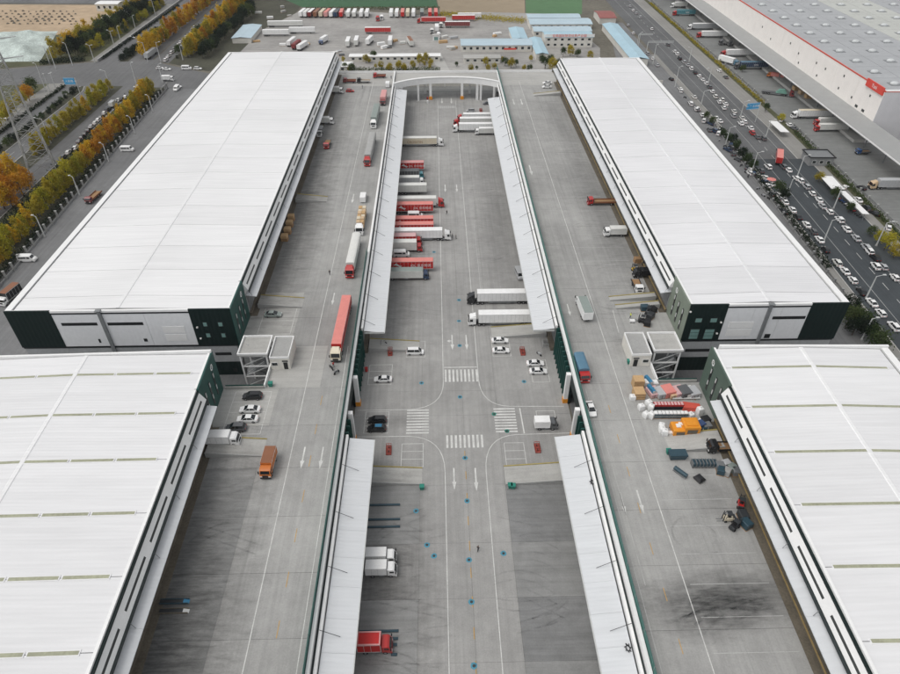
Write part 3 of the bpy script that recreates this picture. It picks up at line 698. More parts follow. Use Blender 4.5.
# ---- light wells between the warehouses: edge walls of the decks
def well(label, xe, xw, s):
    t = thing('well_parapet', label, 'parapet', (0, 0, DZ))
    part('wall', MB().box(xe - .15, xe + .15, 112.0, 127.3, -1.0, 1.0), 'trim_white', t)
    part('wall', MB().box(min(xe + .16*s, xw), max(xe + .16*s, xw), 111.7, 111.95, -1.0, .75), 'concrete_pale', t)
    part('rail_panel', MB().box(min(xe + .16*s, xw), max(xe + .16*s, xw), 111.98, 112.06, -.2, 1.1), 'green_panel', t)
well('low white and green parapet beside the left stair tower', -41.3, -50.4, -1)
well('low white parapet beside the right stair tower', 51.8, 61.2, 1)
struct('light_well_floor', MB().sheet([(-137, 111), (-41, 111), (-41, 128.5), (-137, 128.5)], .03), 'asphalt_far'); struct('light_well_floor', MB().sheet([(51.5, 110), (122, 110), (122, 128), (51.5, 128)], .03), 'asphalt_far')

# ---- stair towers in the wells, guard rooms on the decks
def stair_tower(label, x0, x1, y0, y1):
    t = thing('stair_tower', label, 'stair tower')
    for x in (x0, x1 - .35):
        for y in (y0, y1 - .35): part('post', MB().box(x, x + .35, y, y + .35, 0, 13.3), 'trim_white', t)
    part('roof', MB().box(x0 - .3, x1 + .3, y0 - .3, y1 + .3, 13.32, 13.6), 'concrete_pale', t)
    for (a, b, c, d) in ((x0 - .3, x1 + .3, y0 - .3, y0 - .02), (x0 - .3, x1 + .3, y1 + .02, y1 + .3), (x0 - .3, x0 - .02, y0 - .01, y1 + .01), (x1 + .02, x1 + .3, y0 - .01, y1 + .01)): part('roof_rim', MB().box(a, b, c, d, 13.605, 14.1), 'trim_white', t)
    n = 0
    for fl in range(4):                                       # flights and landings
        za, zb = fl * 3.3, (fl + 1) * 3.3; xm = (x0 + x1) / 2
        st = MB(); up = fl % 2 == 0
        xs, xe2 = (x0 + 1.2, x1 - 1.2) if up else (x1 - 1.2, x0 + 1.2)
        ya = y0 + .5 if up else (y0 + y1) / 2 + .2; yc = ya + (y1 - y0) / 2 - .8
        st.add([(xs, ya, za), (xe2, ya, zb), (xe2, yc, zb), (xs, yc, za), (xs, ya, za-.25), (xe2, ya, zb-.25), (xe2, yc, zb-.25), (xs, yc, za-.25)], [(0,1,2,3), (4,7,6,5), (0,4,5,1), (1,5,6,2), (2,6,7,3), (3,7,4,0)])
        part('flight', st, 'steel_grey', t)
        part('landing', MB().box(xe2, (x1 - .4) if up else (x0 + .4), y0 + .4, y1 - .4, zb - .2, zb), 'steel_grey', t)
        part('handrail', MB().bar((xs, ya, za + 1), (xe2, ya, zb + 1), .14).bar((xs, ya, za + .5), (xe2, ya, zb + .5), .08), 'steel_pale', t)
        part('cross_beam', MB().box(x0 + .36, x1 - .36, y0 + .02, y0 + .3, zb - .35, zb - .05), 'trim_white', t)
        part('brace', MB().bar((x0 + .35, y0 + .15, za), (x1 - .35, y0 + .15, zb - .4), .2), 'steel_pale', t)
stair_tower('open white steel stair tower left of the left guard room', -48.6, -41.9, 120, 126.6)
stair_tower('open white steel stair tower right of the right guard room', 52.6, 59.2, 119.2, 125.8)
def guard(label, x0, x1, y0, y1, dx):
    t = thing('guard_room', label, 'guard room', ((x0+x1)/2, (y0+y1)/2, DZ)); a, b = (x1-x0)/2, (y1-y0)/2; H = 3.3
    part('wall', MB().box(-a, a, -b, b, 0, H), 'cream_wall', t)
    part('roof', MB().box(-a + .2, a - .2, -b + .2, b - .2, H + .004, H + .1), 'concrete_grey', t)
    for (p, q, r_, s_) in ((-a, a, -b, -b + .19), (-a, a, b - .19, b), (-a, -a + .19, -b + .2, b - .2), (a - .19, a, -b + .2, b - .2)): part('roof_rim', MB().box(p, q, r_, s_, H + .003, H + .55), 'trim_white', t)
    part('door', MB().box(dx - .5, dx + .5, -b - .06, -b - .003, .02, 2.15), 'slot_dark', t)
    f = part('window', MB().box(-dx - .75, -dx + .75, -b - .07, -b - .003, 1.2, 2.2), 'trim_white', t); part('pane', MB().box(-dx - .66, -dx + .66, -b - .09, -b - .071, 1.28, 2.12), 'pane_dark', f)
    part('sign_board', MB().box(dx - .7, dx + .7, -b - .1, -b - .003, 2.4, 2.75), 'slot_grey', t)
guard('cream flat-roofed guard room on the left deck', -41.0, -36.3, 118.6, 126.8, 1.3)
guard('cream flat-roofed guard room on the right deck', 46.7, 51.5, 117.8, 126.4, -1.2)

# ---- bridge closing the far end of the yard
t = thing('arched_bridge', 'white arched bridge joining the two decks across the far end', 'bridge')
n = 18
xs = [DKL + .35 + (DKR - DKL - .7) * i / n for i in range(n + 1)]
yf = lambda x: 341.2 - 9.5 * abs((x - 6.5) / 27.5) ** 2.6              # the near edge swings forward in plan to meet both decks
part('roadway', MB().loft([[(x, yf(x) + .5, DZ - 1.0), (x, 351.9, DZ - 1.0), (x, 351.9, DZ - .03), (x, yf(x) + .5, DZ - .03)] for x in xs]), 'concrete_pale', t)
part('fascia', MB().loft([[(x, yf(x), DZ - 1.9), (x, yf(x) + .48, DZ - 1.9), (x, yf(x) + .48, DZ + 1.0), (x, yf(x), DZ + 1.0)] for x in xs]), 'trim_white', t)
part('coping', MB().loft([[(x, yf(x) - .25, DZ + 1.003), (x, yf(x) + 1.5, DZ + 1.003), (x, yf(x) + 1.5, DZ + 1.16), (x, yf(x) - .25, DZ + 1.16)] for x in xs]), 'trim_white', t)
part('far_parapet', MB().box(WL + .5, WR - .5, 352.05, 352.5, DZ - 1.0, DZ + 1.2), 'trim_white', t)
zt = lambda x: -.6
for i, px in enumerate((403, 418.7, 430.7, 461.7, 476.5, 480, 492.5)):
    x = at(px, 97, 0)[0]; wd = .62 if i in (2, 3, 4) else .5
    part('column', MB().cham(x - wd, x + wd, yf(x) + .03, yf(x) + 1.0, 0, DZ - 1.92, .02), 'trim_white', t)
    if i in (2, 3): part('column_guard', MB().box(x - .9, x + .9, yf(x) - .3, yf(x) + .02, 0, 1.6), 'orange_steel', t)
for i, px in enumerate((425, 470)):
    x = at(px, 97, 0)[0]; part('column', MB().box(x - .4, x + .4, 349, 350, 0, DZ - 1), 'trim_white', t)

# ---- dock ramps (raised end at the wall, yellow kerb on the far side)
def ramp(label, x_hi, x_lo, y0, y1, z):
    t = thing('dock_ramp', label, 'ramp', (0, 0, z))
    part('slope', MB().loft([[(x_hi, y, 0), (x_lo, y, 0), (x_lo, y, .03), (x_hi, y, 1.25)] for y in (y0, y1 - .25)]), 'concrete_pale', t)
    part('kerb', MB().loft([[(x_hi, y, 0), (x_lo, y, 0), (x_lo, y, .18), (x_hi, y, 1.42)] for y in (y1 - .245, y1)]), 'yellow_paint', t)
    part('side_wall', MB().loft([[(x_hi, y, 0), (x_lo, y, 0), (x_lo, y, .28), (x_hi, y, 1.5)] for y in (y0 - .2, y0 - .005)]), 'concrete_grey', t)
ramp('dock ramp with yellow kerb beside the near left yard canopy', -19.4, -4.2, 90.8, 95.5, 0); ramp('dock ramp with yellow kerb beside the near right yard canopy', 30.4, 14.3, 90.4, 95.6, 0)
ramp('dock ramp with yellow kerb behind the white parked sedans', 30.4, 15, 142, 147, 0); ramp('dock ramp under the far left yard canopy end', -19.4, -5.5, 136.5, 141, 0)
ramp('dock ramp with yellow kerb by the green far left block', -49.5, -37.6, 144, 148.6, DZ); ramp('dock ramp halfway along the far left warehouse docks', -49.5, -38.8, 206.5, 210.6, DZ)
ramp('dock ramp behind the small white lorry at near left docks', -49.4, -37.6, 91, 95.9, DZ); ramp('dock ramp beside the pile of goods on the right deck', 60.2, 48.7, 90.4, 95.4, DZ)
ramp('dock ramp by the olive far right block, nearer of two', 60.5, 48.7, 141.6, 143.4, DZ); ramp('dock ramp by the olive far right block, farther of two', 60.5, 47.8, 145.4, 147.4, DZ)
ramp('dock ramp at the far end of the right warehouse docks', 60.5, 47.5, 315, 318.5, DZ)

# ================================================================ VEHICLES (front towards +X in their own frame)
_T = {}
def memo(f):
    def g(*a):
        k = (f.__name__,) + a
        if k not in _T: _T[k] = f(*a)
        return _T[k]
    return g
def wheel_me(r, wd):
    k = ('wheel', r, wd)
    if k not in _T:
        _T[k] = (MB().cyl((0, -wd/2, 0), (0, wd/2, 0), r, n=12).mesh('wheel', 'rubber'), MB().cyl((0, -wd/2 - .012, 0), (0, wd/2 + .012, 0), r * .58, n=10).mesh('rim', 'rim_grey'))
    return _T[k]
def wheels(xs, y, r, wd):
    me, rim = wheel_me(r, wd)
    return [('wheel', me, (x, s * y, r), [('rim', rim, (0, 0, 0))]) for x in xs for s in (-1, 1)]
CARS = dict(  # length, width, height, bonnet start, windscreen top, rear glass top, boot end, belt
    sedan=(4.75, 1.82, 1.46, 1.25, .35, -1.0, -1.75, .95), suv=(4.6, 1.86, 1.70, 1.25, .45, -1.75, -2.1, 1.02), hatch=(4.1, 1.75, 1.50, 1.1, .35, -1.4, -1.85, .95),
    mpv=(4.9, 1.85, 1.85, 1.75, 1.0, -1.95, -2.3, 1.05), minibus=(5.6, 2.0, 2.3, 2.55, 1.9, -2.55, -2.7, 1.25))
def car_parts(kind, col):
    L, W, H, xb, xw, xr, xe, zb = CARS[kind]; h = L / 2; w = W / 2
    def ring(x, z0, z1, wl, wu): return [(x, -wl, z0), (x, wl, z0), (x, wu, (z0+z1)/2), (x, wu*.93, z1), (x, -wu*.93, z1), (x, -wu, (z0+z1)/2)]
    nose = zb * .72
    b = MB().loft([ring(h, .38, nose-.14, w*.72, w*.78), ring(h-.12, .28, nose-.02, w*.84, w*.9), ring(h-.55, .24, nose+.05, w*.9, w*.985), ring(xb, .22, zb-.04, w*.92, w), ring(0, .22, zb, w*.92, w),
        ring(xe+.2, .22, zb+.01, w*.92, w), ring(-h+.35, .24, zb-.03 if kind == 'sedan' else zb, w*.9, w*.97), ring(-h+.08, .3, zb-.1, w*.84, w*.9), ring(-h, .42, zb-.22, w*.74, w*.8)])
    # roof panel and pillars in body colour
    r = MB().loft([[(xw, -w*.68, H-.07), (xw, w*.68, H-.07), (xw-.12, w*.66, H-.015), (xw-.12, -w*.66, H-.015)], [((xw+xr)/2, -w*.7, H-.06), ((xw+xr)/2, w*.7, H-.06), ((xw+xr)/2, w*.66, H), ((xw+xr)/2, -w*.66, H)], [(xr, -w*.66, H-.09), (xr, w*.66, H-.09), (xr+.12, w*.64, H-.03), (xr+.12, -w*.64, H-.03)]])
    for s in (-1, 1):
        for (xa, xt) in ((xb - .1, xw), (xe + .12, xr), (-.15, -.15)): r.bar((xa, s*w*.89, zb-.02), (xt, s*w*.69, H-.06), .07)
    g = MB().loft([[(xb, -w*.86, zb-.03), (xb, w*.86, zb-.03), (xw+.02, w*.66, H-.085), (xw+.02, -w*.66, H-.085)], [(xe, -w*.86, zb), (xe, w*.86, zb), (xr-.02, w*.64, H-.10), (xr-.02, -w*.64, H-.10)]])
    return b, r, g, h, w, nose, zb
@memo
def car(kind, col):
    b, r, g, h, w, nose, zb = car_parts(kind, col)
    hl = MB().box(-.06, .03, -.2, .2, -.07, .07).mesh('headlight', 'lamp_glass'); tl = MB().box(-.03, .03, -.2, .2, -.06, .08).mesh('tail_light', 'tail_red')
    mir = MB().box(-.08, .08, -.1, .1, -.07, .07).mesh('mirror', 'paint_' + col)
    out = [('body', b.mesh('body', 'paint_' + col), (0,0,0), []), ('roof', r.mesh('roof', 'paint_' + col), (0,0,0), []), ('window_glass', g.mesh('window_glass', 'car_glass'), (0,0,0), [])]
    for s in (-1, 1):
        out += [('headlight', hl, (h-.07, s*w*.62, nose-.08), []), ('tail_light', tl, (-h+.04, s*w*.6, zb-.2), []), ('mirror', mir, (CARS[kind][3]-.25, s*(w+.06), zb+.05), [])]
    return out + wheels((h - .9, -h + .95), w * .93, .33, .2)
@memo
def far_car(kind, col):
    b, r, g, h, w, nose, zb = car_parts(kind, col)
    m = MB(); m.add(b.v, b.f, 0); m.add(r.v, r.f, 0); m.add(g.v, g.f, 1)
    for x in (h - .9, -h + .95):
        for s in (-1, 1): m.cyl((x, s*w*.93 - .1, .33), (x, s*w*.93 + .1, .33), .33, n=8, mi=2)
    for s in (-1, 1): m.box(h-.1, h+.01, s*w*.62-.2, s*w*.62+.2, nose-.16, nose-.02, 3); m.box(-h-.01, -h+.08, s*w*.6-.2, s*w*.6+.2, zb-.28, zb-.12, 4)
    return m.mesh('parked_car', ['paint_' + col, 'car_glass', 'rubber', 'lamp_glass', 'tail_red'])
def cab_tpl(x1, col, H=2.9, W=2.42, Lc=2.1, pre=''):
    """cab-over lorry cab whose nose is at x1"""
    w = W / 2; x0 = x1 - Lc; p = 'paint_' + col
    b = MB(); b.loft([[(x, -yy, z) for x, z in pr] for yy, pr in ((-w, [(x0, .75), (x1-.03, .55), (x1, 1.25), (x1-.10, 1.6), (x1-.42, H-.25), (x1-.75, H), (x0, H-.02)]), (w, [(x0, .75), (x1-.03, .55), (x1, 1.25), (x1-.10, 1.6), (x1-.42, H-.25), (x1-.75, H), (x0, H-.02)]))])
    out = [('cab', b.mesh('cab', p), (0,0,0), [])]
    ws = MB(); ws.add([(x1-.085, -w+.16, 1.63), (x1-.085, w-.16, 1.63), (x1-.395, w-.2, H-.3), (x1-.395, -w+.2, H-.3)], [(0,1,2,3)]); 
    ws.closed = False
    out.append(('windscreen', ws.mesh('windscreen', 'car_glass'), (.012,0,.004), []))
    sw = MB()
    for s in (-1, 1): sw.box(x1-1.35, x1-.5, s*w - .012*s, s*w + .012*s, 1.62, H-.45)
    out.append(('side_window', sw.mesh('side_window', 'car_glass'), (0,0,0), []))
    out.append(('bumper', MB().box(x1-.25, x1+.06, -w+.02, w-.02, .38, .85).mesh('bumper', p if col in ('white', 'red') else 'chassis_dark'), (0,0,0), []))
    out.append(('grille', MB().box(x1-.02, x1+.035, -w*.55, w*.55, .95, 1.4).mesh('grille', 'chassis_dark'), (0,0,0), []))
    hl = MB().box(-.05, .05, -.22, .22, -.1, .1).mesh('headlight', 'lamp_glass'); mr = MB().box(-.1, .08, -.1, .1, -.35, .35).mesh('mirror', 'chassis_dark')
    for s in (-1, 1): out += [('headlight', hl, (x1+.02, s*w*.78, .98), []), ('mirror', mr, (x1-.12, s*(w+.18), 2.05), [])]
    if Lc > 1.9: out.append(('roof_deflector', MB().loft([[(x0+.05, -w*.8, H), (x0+.05, w*.8, H), (x1-.9, w*.75, H), (x1-.9, -w*.75, H)], [(x0+.05, -w*.75, H+.55), (x0+.05, w*.75, H+.55), (x0+.4, w*.7, H+.5), (x0+.4, -w*.7, H+.5)]]).mesh('roof_deflector', p), (0,0,0), []))
    return out
def cargo(x0, x1, z0, z1, W, col, roof, style):
    w = W / 2; mats = ['box_' + col if ('box_' + col) in _M else col, 'box_' + roof if ('box_' + roof) in _M else roof, 'steel_pale', 'chassis_dark']
    b = MB()
    if style == 'tarp':
        prof = [(-w, z0), (w, z0), (w, z1-.25), (w*.7, z1-.05), (0, z1), (-w*.7, z1-.05), (-w, z1-.25)]
        n = 7; b.loft([[(x0 + (x1-x0)*k/n, y, z - (.09 if k % 2 else 0) * (z > z0)) for y, z in prof] for k in range(n+1)], 0)
        return [('cargo_cover', b.mesh('cargo_cover', [mats[0]]), (0,0,0), [])]
    b.box(x0, x1, -w, w, z0, z1, 0)
    out = [('cargo_box', b.mesh('cargo_box', mats), (0,0,0), [])]
    out.append(('box_roof', MB().cham(x0+.03, x1-.03, -w+.03, w-.03, z1+.002, z1+.06, .03).mesh('box_roof', mats[1]), (0,0,0), []))
    tr = MB()
    for s in (-1, 1):
        tr.box(x0-.02, x1+.02, s*(w+.002), s*(w+.035), z0, z0+.14); tr.box(x0-.02, x1+.02, s*(w+.002), s*(w+.03), z1-.1, z1)
        for x in (x0, x1): tr.box(x-.05, x+.05, s*(w+.003), s*(w+.03), z0+.15, z1-.11)
        if style == 'corr':
            k = x0 + .35
            while k < x1 - .3: tr.box(k-.09, k+.09, s*(w+.0), s*(w+.028), z0+.16, z1-.12); k += .42
        if style == 'smooth':
            k = x0 + 1.2
            while k < x1 - .6: tr.box(k-.03, k+.03, s*(w+.0), s*(w+.014), z0+.16, z1-.12); k += 1.2
    out.append(('box_trim', tr.mesh('box_trim', mats[0] if style in ('corr', 'plain') else 'steel_pale'), (0,0,0), []))
    dr = MB(); dr.box(x0-.04, x0-.002, -w+.06, -.02, z0+.1, z1-.12); dr.box(x0-.04, x0-.002, .02, w-.06, z0+.1, z1-.12)
    out.append(('rear_door', dr.mesh('rear_door', mats[0]), (0,0,0), []))
    return out
@memo
def box_truck(L, cab, col, roof, H, W, style):
    h = L / 2; Lc = 1.75
    out = cab_tpl(h, cab, min(H - .25, 2.55), W - .1, Lc)
    if style == 'flat': out += [('flatbed', MB().box(-h, h-Lc-.15, -W/2, W/2, 1.0, 1.2).mesh('flatbed', 'wood_dark'), (0,0,0), []), ('head_board', MB().box(h-Lc-.25, h-Lc-.15, -W/2, W/2, 1.21, 2.2).mesh('head_board', 'box_' + col), (0,0,0), []),
                         ('side_board', MB().box(-h, h-Lc-.26, -W/2-.05, -W/2-.001, 1.0, 1.6).box(-h, h-Lc-.26, W/2+.001, W/2+.05, 1.0, 1.6).mesh('side_board', 'box_' + roof), (0,0,0), [])]
    else: out += cargo(-h, h - Lc - .15, 1.0, H, W, col, roof, style)
    out.append(('chassis', MB().box(-h+.2, h-.6, -.45, .45, .55, .98).mesh('chassis', 'chassis_dark'), (0,0,0), []))
    out.append(('fuel_tank', MB().cyl((-.4, -W/2+.3, .62), (.6, -W/2+.3, .62), .27, n=10).mesh('fuel_tank', 'steel_grey'), (0,0,0), []))
    r = .42 if L < 7 else .5
    return out + wheels((h-1.2, -h+L*.22) if L < 8.5 else (h-1.2, -h+1.6, -h+2.9), W/2-.2, r, .3)
@memo
def semi(L, cab, col, roof, H, style):
    h = L / 2; W = 2.5; Lc = 2.25
    out = cab_tpl(h, cab, 2.95, 2.46, Lc); x1 = h - Lc - .75
    if style == 'flat': out.append(('flatbed', MB().box(-h, x1, -W/2, W/2, 1.15, 1.4).mesh('flatbed', 'box_' + col if 'box_' + col in _M else col), (0,0,0), []))
    else: out += cargo(-h, x1, 1.2, H, W, col, roof, style)
    out.append(('chassis', MB().box(-h+.2, x1-.3, -.5, .5, .75, 1.18).box(x1-1.6, h-.5, -.42, .42, .5, .74).mesh('chassis', 'chassis_dark'), (0,0,0), []))
    out.append(('side_skirt', MB().box(-h+4.6, x1-3.4, -W/2+.05, -W/2+.1, .55, 1.15).box(-h+4.6, x1-3.4, W/2-.1, W/2-.05, .55, 1.15).mesh('side_skirt', 'steel_grey'), (0,0,0), []))
    out.append(('fuel_tank', MB().cyl((x1+.1, -.95, .7), (x1+1.1, -.95, .7), .3, n=10).mesh('fuel_tank', 'steel_grey'), (0,0,0), []))
    return out + wheels((h-1.35, x1-.2, x1-1.5, -h+1.2, -h+2.5, -h+3.8), W/2-.2, .5, .32)
@memo
def trailer(L, col, roof, H, style):
    h = L / 2; W = 2.5
    out = cargo(-h, h, 1.2, H, W, col, roof, style)
    out.append(('chassis', MB().box(-h+.2, h-.3, -.5, .5, .75, 1.18).mesh('chassis', 'chassis_dark'), (0,0,0), []))
    out.append(('landing_leg', MB().box(h-3.1, h-2.9, -1.0, -.8, 0, 1.18).box(h-3.1, h-2.9, .8, 1.0, 0, 1.18).mesh('landing_leg', 'steel_dark'), (0,0,0), []))
    return out + wheels((-h+1.2, -h+2.5, -h+3.8), W/2-.2, .5, .32)
@memo
def tractor(col):
    out = cab_tpl(2.9, col, 2.95, 2.46, 2.25)
    out.append(('chassis', MB().box(-2.9, 2.3, -.42, .42, .5, .95).mesh('chassis', 'chassis_dark'), (0,0,0), []))
    out.append(('fifth_wheel', MB().cyl((-1.6, 0, .96), (-1.6, 0, 1.1), .5, n=10).mesh('fifth_wheel', 'steel_grey'), (0,0,0), []))
    return out + wheels((1.55, -1.1, -2.35), 1.05, .5, .32)
@memo
def panel_van(col):
    w = .98
    pr = [(-2.75, .35), (2.7, .35), (2.78, .85), (2.55, 1.15), (2.05, 1.35), (1.45, 2.15), (1.1, 2.3), (-2.65, 2.3), (-2.75, 2.1)]
    b = MB().loft([[(x, y, z) for x, z in pr] for y in (-w, w)])
    out = [('body', b.mesh('body', 'paint_' + col), (0,0,0), [])]
    q = MB(); q.add([(2.04, -w+.12, 1.4), (2.04, w-.12, 1.4), (1.5, w-.16, 2.1), (1.5, -w+.16, 2.1)], [(0,1,2,3)]); q.closed = False
    out.append(('windscreen', q.mesh('windscreen', 'car_glass'), (.012, 0, .01), []))
    s = MB()
    for k in (-1, 1): s.box(.4, 1.35, k*(w-.01), k*(w+.012), 1.35, 1.95); s.box(-2.3, .2, k*(w-.01), k*(w+.012), 1.4, 1.95)
    out.append(('side_window', s.mesh('side_window', 'car_glass'), (0,0,0), []))
    hl = MB().box(-.05, .05, -.18, .18, -.1, .1).mesh('headlight', 'lamp_glass')
    for k in (-1, 1): out.append(('headlight', hl, (2.7, k*.7, 1.0), []))
    return out + wheels((1.85, -1.7), .88, .35, .2)
@memo
def motorbike(col):
    b = MB().box(-.45, .5, -.16, .16, .45, .8).box(-.7, .1, -.14, .14, .8, .92).bar((.55, 0, .9), (.7, 0, .35), .1)
    return [('body', b.mesh('body', 'paint_' + col), (0,0,0), []), ('handlebar', MB().bar((.5, -.38, 1.05), (.5, .38, 1.05), .05).mesh('handlebar', 'steel_dark'), (0,0,0), []),
            ('front_wheel', MB().cyl((.72, -.06, .3), (.72, .06, .3), .3, n=10).mesh('front_wheel', 'rubber'), (0,0,0), []), ('rear_wheel', MB().cyl((-.6, -.07, .3), (-.6, .07, .3), .3, n=10).mesh('rear_wheel', 'rubber'), (0,0,0), [])]

def spawn(name, tpl, label, cat, x, y, z, rz, group=None):
    t = thing(name, label, cat, (x, y, z), rz, group); copies(tpl, t); return t
E_, W_, N_, S_ = 0.0, math.pi, math.pi / 2, -math.pi / 2       # headings: right, left, away from the camera, towards it
def acr(x0, x1, yb, z=0.0, Wd=2.5, rear=0.0, face=E_):
    """lorry standing across the picture: pixel ends and near-side ground line; rear = metres hidden under a canopy"""
    a, Y = at(x0, yb, z); b, _ = at(x1, yb, z)
    if face == E_: a -= rear
    else: b += rear
    return (a + b) / 2, Y + Wd / 2, round((b - a) * 2) / 2
def alg(px, py, L, z=0.0):
    """vehicle standing along the picture's depth: pixel of its nearest end on the ground"""
    x, y = at(px, py, z); return x, y + L / 2
def lettering(txt, root, x, y, z, size, mat, rz=0.0):
    """flat lettering on a vertical face looking along -Y of the vehicle (rz turns it to the other side)"""
    k = ('txt', txt, size)
    if k not in _T:
        cu = bpy.data.curves.new('lettering', 'FONT'); cu.body = txt; cu.size = size; cu.align_x = 'CENTER'; cu.extrude = .012
        o = bpy.data.objects.new('lettering', cu); C.objects.link(o); dg = bpy.context.evaluated_depsgraph_get()
        _T[k] = bpy.data.meshes.new_from_object(o.evaluated_get(dg)); bpy.data.objects.remove(o)
    me = _T[k].copy(); me.materials.clear(); me.materials.append(M(mat))
    o = link('lettering', me, root, (x, y, z)); o.rotation_euler = (math.pi/2, 0, rz); return o

# ---- yard, left docks (all nosed out to the right), far to near
yl = [  # kind, x0, x1, ground line, cab, box, roof, H, style, label
 ('semi', 402, 443.5, 147, 'white', 'cream', 'offwhite', 4.0, 'smooth', 'cream container lorry with dark and yellow lettering, alone at the far docks'),
 ('trailer', 400, 424, 172, None, 'vivid_red', 'box_pink', 4.0, 'smooth', 'short red trailer with white lettering, just nearer than the cream lorry'),
 ('truck', 399, 424, 179.5, 'teal', 'grey', 'grey', 3.7, 'smooth', 'dark grey box lorry with a teal cab'),
 ('truck', 398, 424, 186, 'white', 'silver', 'offwhite', 3.5, 'smooth', 'pale grey box lorry with a white and blue cab'),
 ('trailer', 401, 427, 195, None, 'offwhite', 'offwhite', 4.0, 'smooth', 'plain off-white trailer without a cab'),
 ('semi', 396, 444.5, 208.5, 'red', 'offwhite', 'offwhite', 4.0, 'plain', 'off-white long lorry with a dark red cab, beside a red lettered trailer'),
 ('trailer', 394, 433.5, 214.5, None, 'vivid_red', 'roof_fade_red', 4.0, 'smooth', 'red lettered trailer with faded pink roof, farthest of the long red ones'),
 ('van', 398, 423, 219, 'white', None, None, 0, '', 'white box van between two groups of red trailers'),
 ('trailer', 393, 433.5, 229, None, 'vivid_red', 'roof_fade_red', 4.0, 'smooth', 'red trailer with faded roof, farther of the touching pair'),
 ('trailer', 393, 433.5, 235, None, 'vivid_red', 'roof_fade_red', 4.0, 'smooth', 'red trailer with faded roof, nearer of the touching pair'),
 ('semi', 392, 451, 241.5, 'white', 'white', 'white', 4.1, 'smooth', 'longest white lorry with a white cab, sticking farthest out of the left docks'),
 ('truck', 392, 422, 246.5, 'red', 'vivid_red', 'roof_fade_pink', 3.9, 'smooth', 'lorry with pinkish roof and bright red cab beside the longest white lorry'),
 ('truck', 391, 422.5, 253, 'red', 'offwhite', 'offwhite', 4.0, 'corr', 'ribbed off-white container lorry with dark red cab'),
 ('van', 389, 409.5, 258, 'white', None, None, 0, '', 'small white van next to the nearest red lettered trailer'),
 ('trailer', 389, 433, 272.5, None, 'vivid_red', 'roof_fade_red', 4.0, 'smooth', 'red lettered trailer with white emblem, nearest of all red trailers'),
 ('truck', 391, 429, 281, 'darkblue', 'offwhite', 'box_greygreen', 3.6, 'corr', 'white-sided lorry with grey-green roof and blue cab, last in the row'),
]
for (k, x0, x1, yb_, cab, bx, rf, H, sty, lb) in yl:
    x, y, L = acr(x0, x1, yb_, rear=2.4 if k != 'trailer' else 2.0)
    if k == 'semi': t = spawn('semi_truck', semi(L, cab, bx if ('box_'+bx) in _M else bx, rf, H, sty), lb, 'lorry', x, y, 0, E_, 'vehicles at the left yard docks')
    elif k == 'truck': t = spawn('box_truck', box_truck(L, cab, bx, rf, H, 2.45, sty), lb, 'lorry', x, y, 0, E_, 'vehicles at the left yard docks')
    elif k == 'trailer': t = spawn('box_trailer', trailer(L, bx, rf, H, sty), lb, 'trailer', x, y, 0, E_, 'vehicles at the left yard docks')
    else: t = spawn('panel_van', panel_van('white'), lb, 'van', x + L/2 - 2.8, y - .2, 0, E_, 'vehicles at the left yard docks')
    if bx == 'vivid_red' and k == 'trailer':
        lettering('JDL 京东物流', t, L*.26, -1.29, 2.15, 1.15, 'trim_white')
        s = MB(); s.add([(-L*.28, -1.30, 2.7), (-L*.28+1.0, -1.30, 3.5), (-L*.28+2.1, -1.30, 2.6), (-L*.28+2.9, -1.30, 2.5), (-L*.28+2.2, -1.30, 1.9), (-L*.28+1.0, -1.30, 2.6)], [(0,5,1), (1,5,2), (2,5,4), (2,4,3)]); s.closed = False
        part('emblem', s, 'trim_white', t)
    if bx == 'cream': lettering('CROSSTIN', t, -2.2, -1.29, 1.75, 1.5, 'wood_dark')
for i, (x0, x1, yb_, lb) in enumerate([(369, 396.5, 565.8, 'white box lorry parked at near left dock, farther of two'), (369, 397, 578.5, 'white box lorry parked at near left dock, nearer of two')]):
    x, y, L = acr(x0, x1, yb_, rear=.6, Wd=2.1); spawn('box_truck', box_truck(L, 'white', 'white', 'white', 3.2, 2.1, 'smooth'), lb, 'lorry', x, y, 0, E_)
x, y, L = acr(360, 392, 655.5, rear=.3); t = spawn('box_truck', box_truck(L, 'red', 'vivid_red', 'vivid_red', 3.5, 2.45, 'smooth'), 'red box lorry with pale roof rim at the bottom left dock', 'lorry', x, y, 0, E_)
part('roof_rim', MB().box(-L/2, L/2-1.9, -1.25, -1.0, 3.57, 3.64).box(-L/2, L/2-1.9, 1.0, 1.25, 3.57, 3.64).box(-L/2, -L/2+.25, -.99, .99, 3.57, 3.64).box(L/2-2.15, L/2-1.9, -.99, .99, 3.57, 3.64), 'box_pink', t)
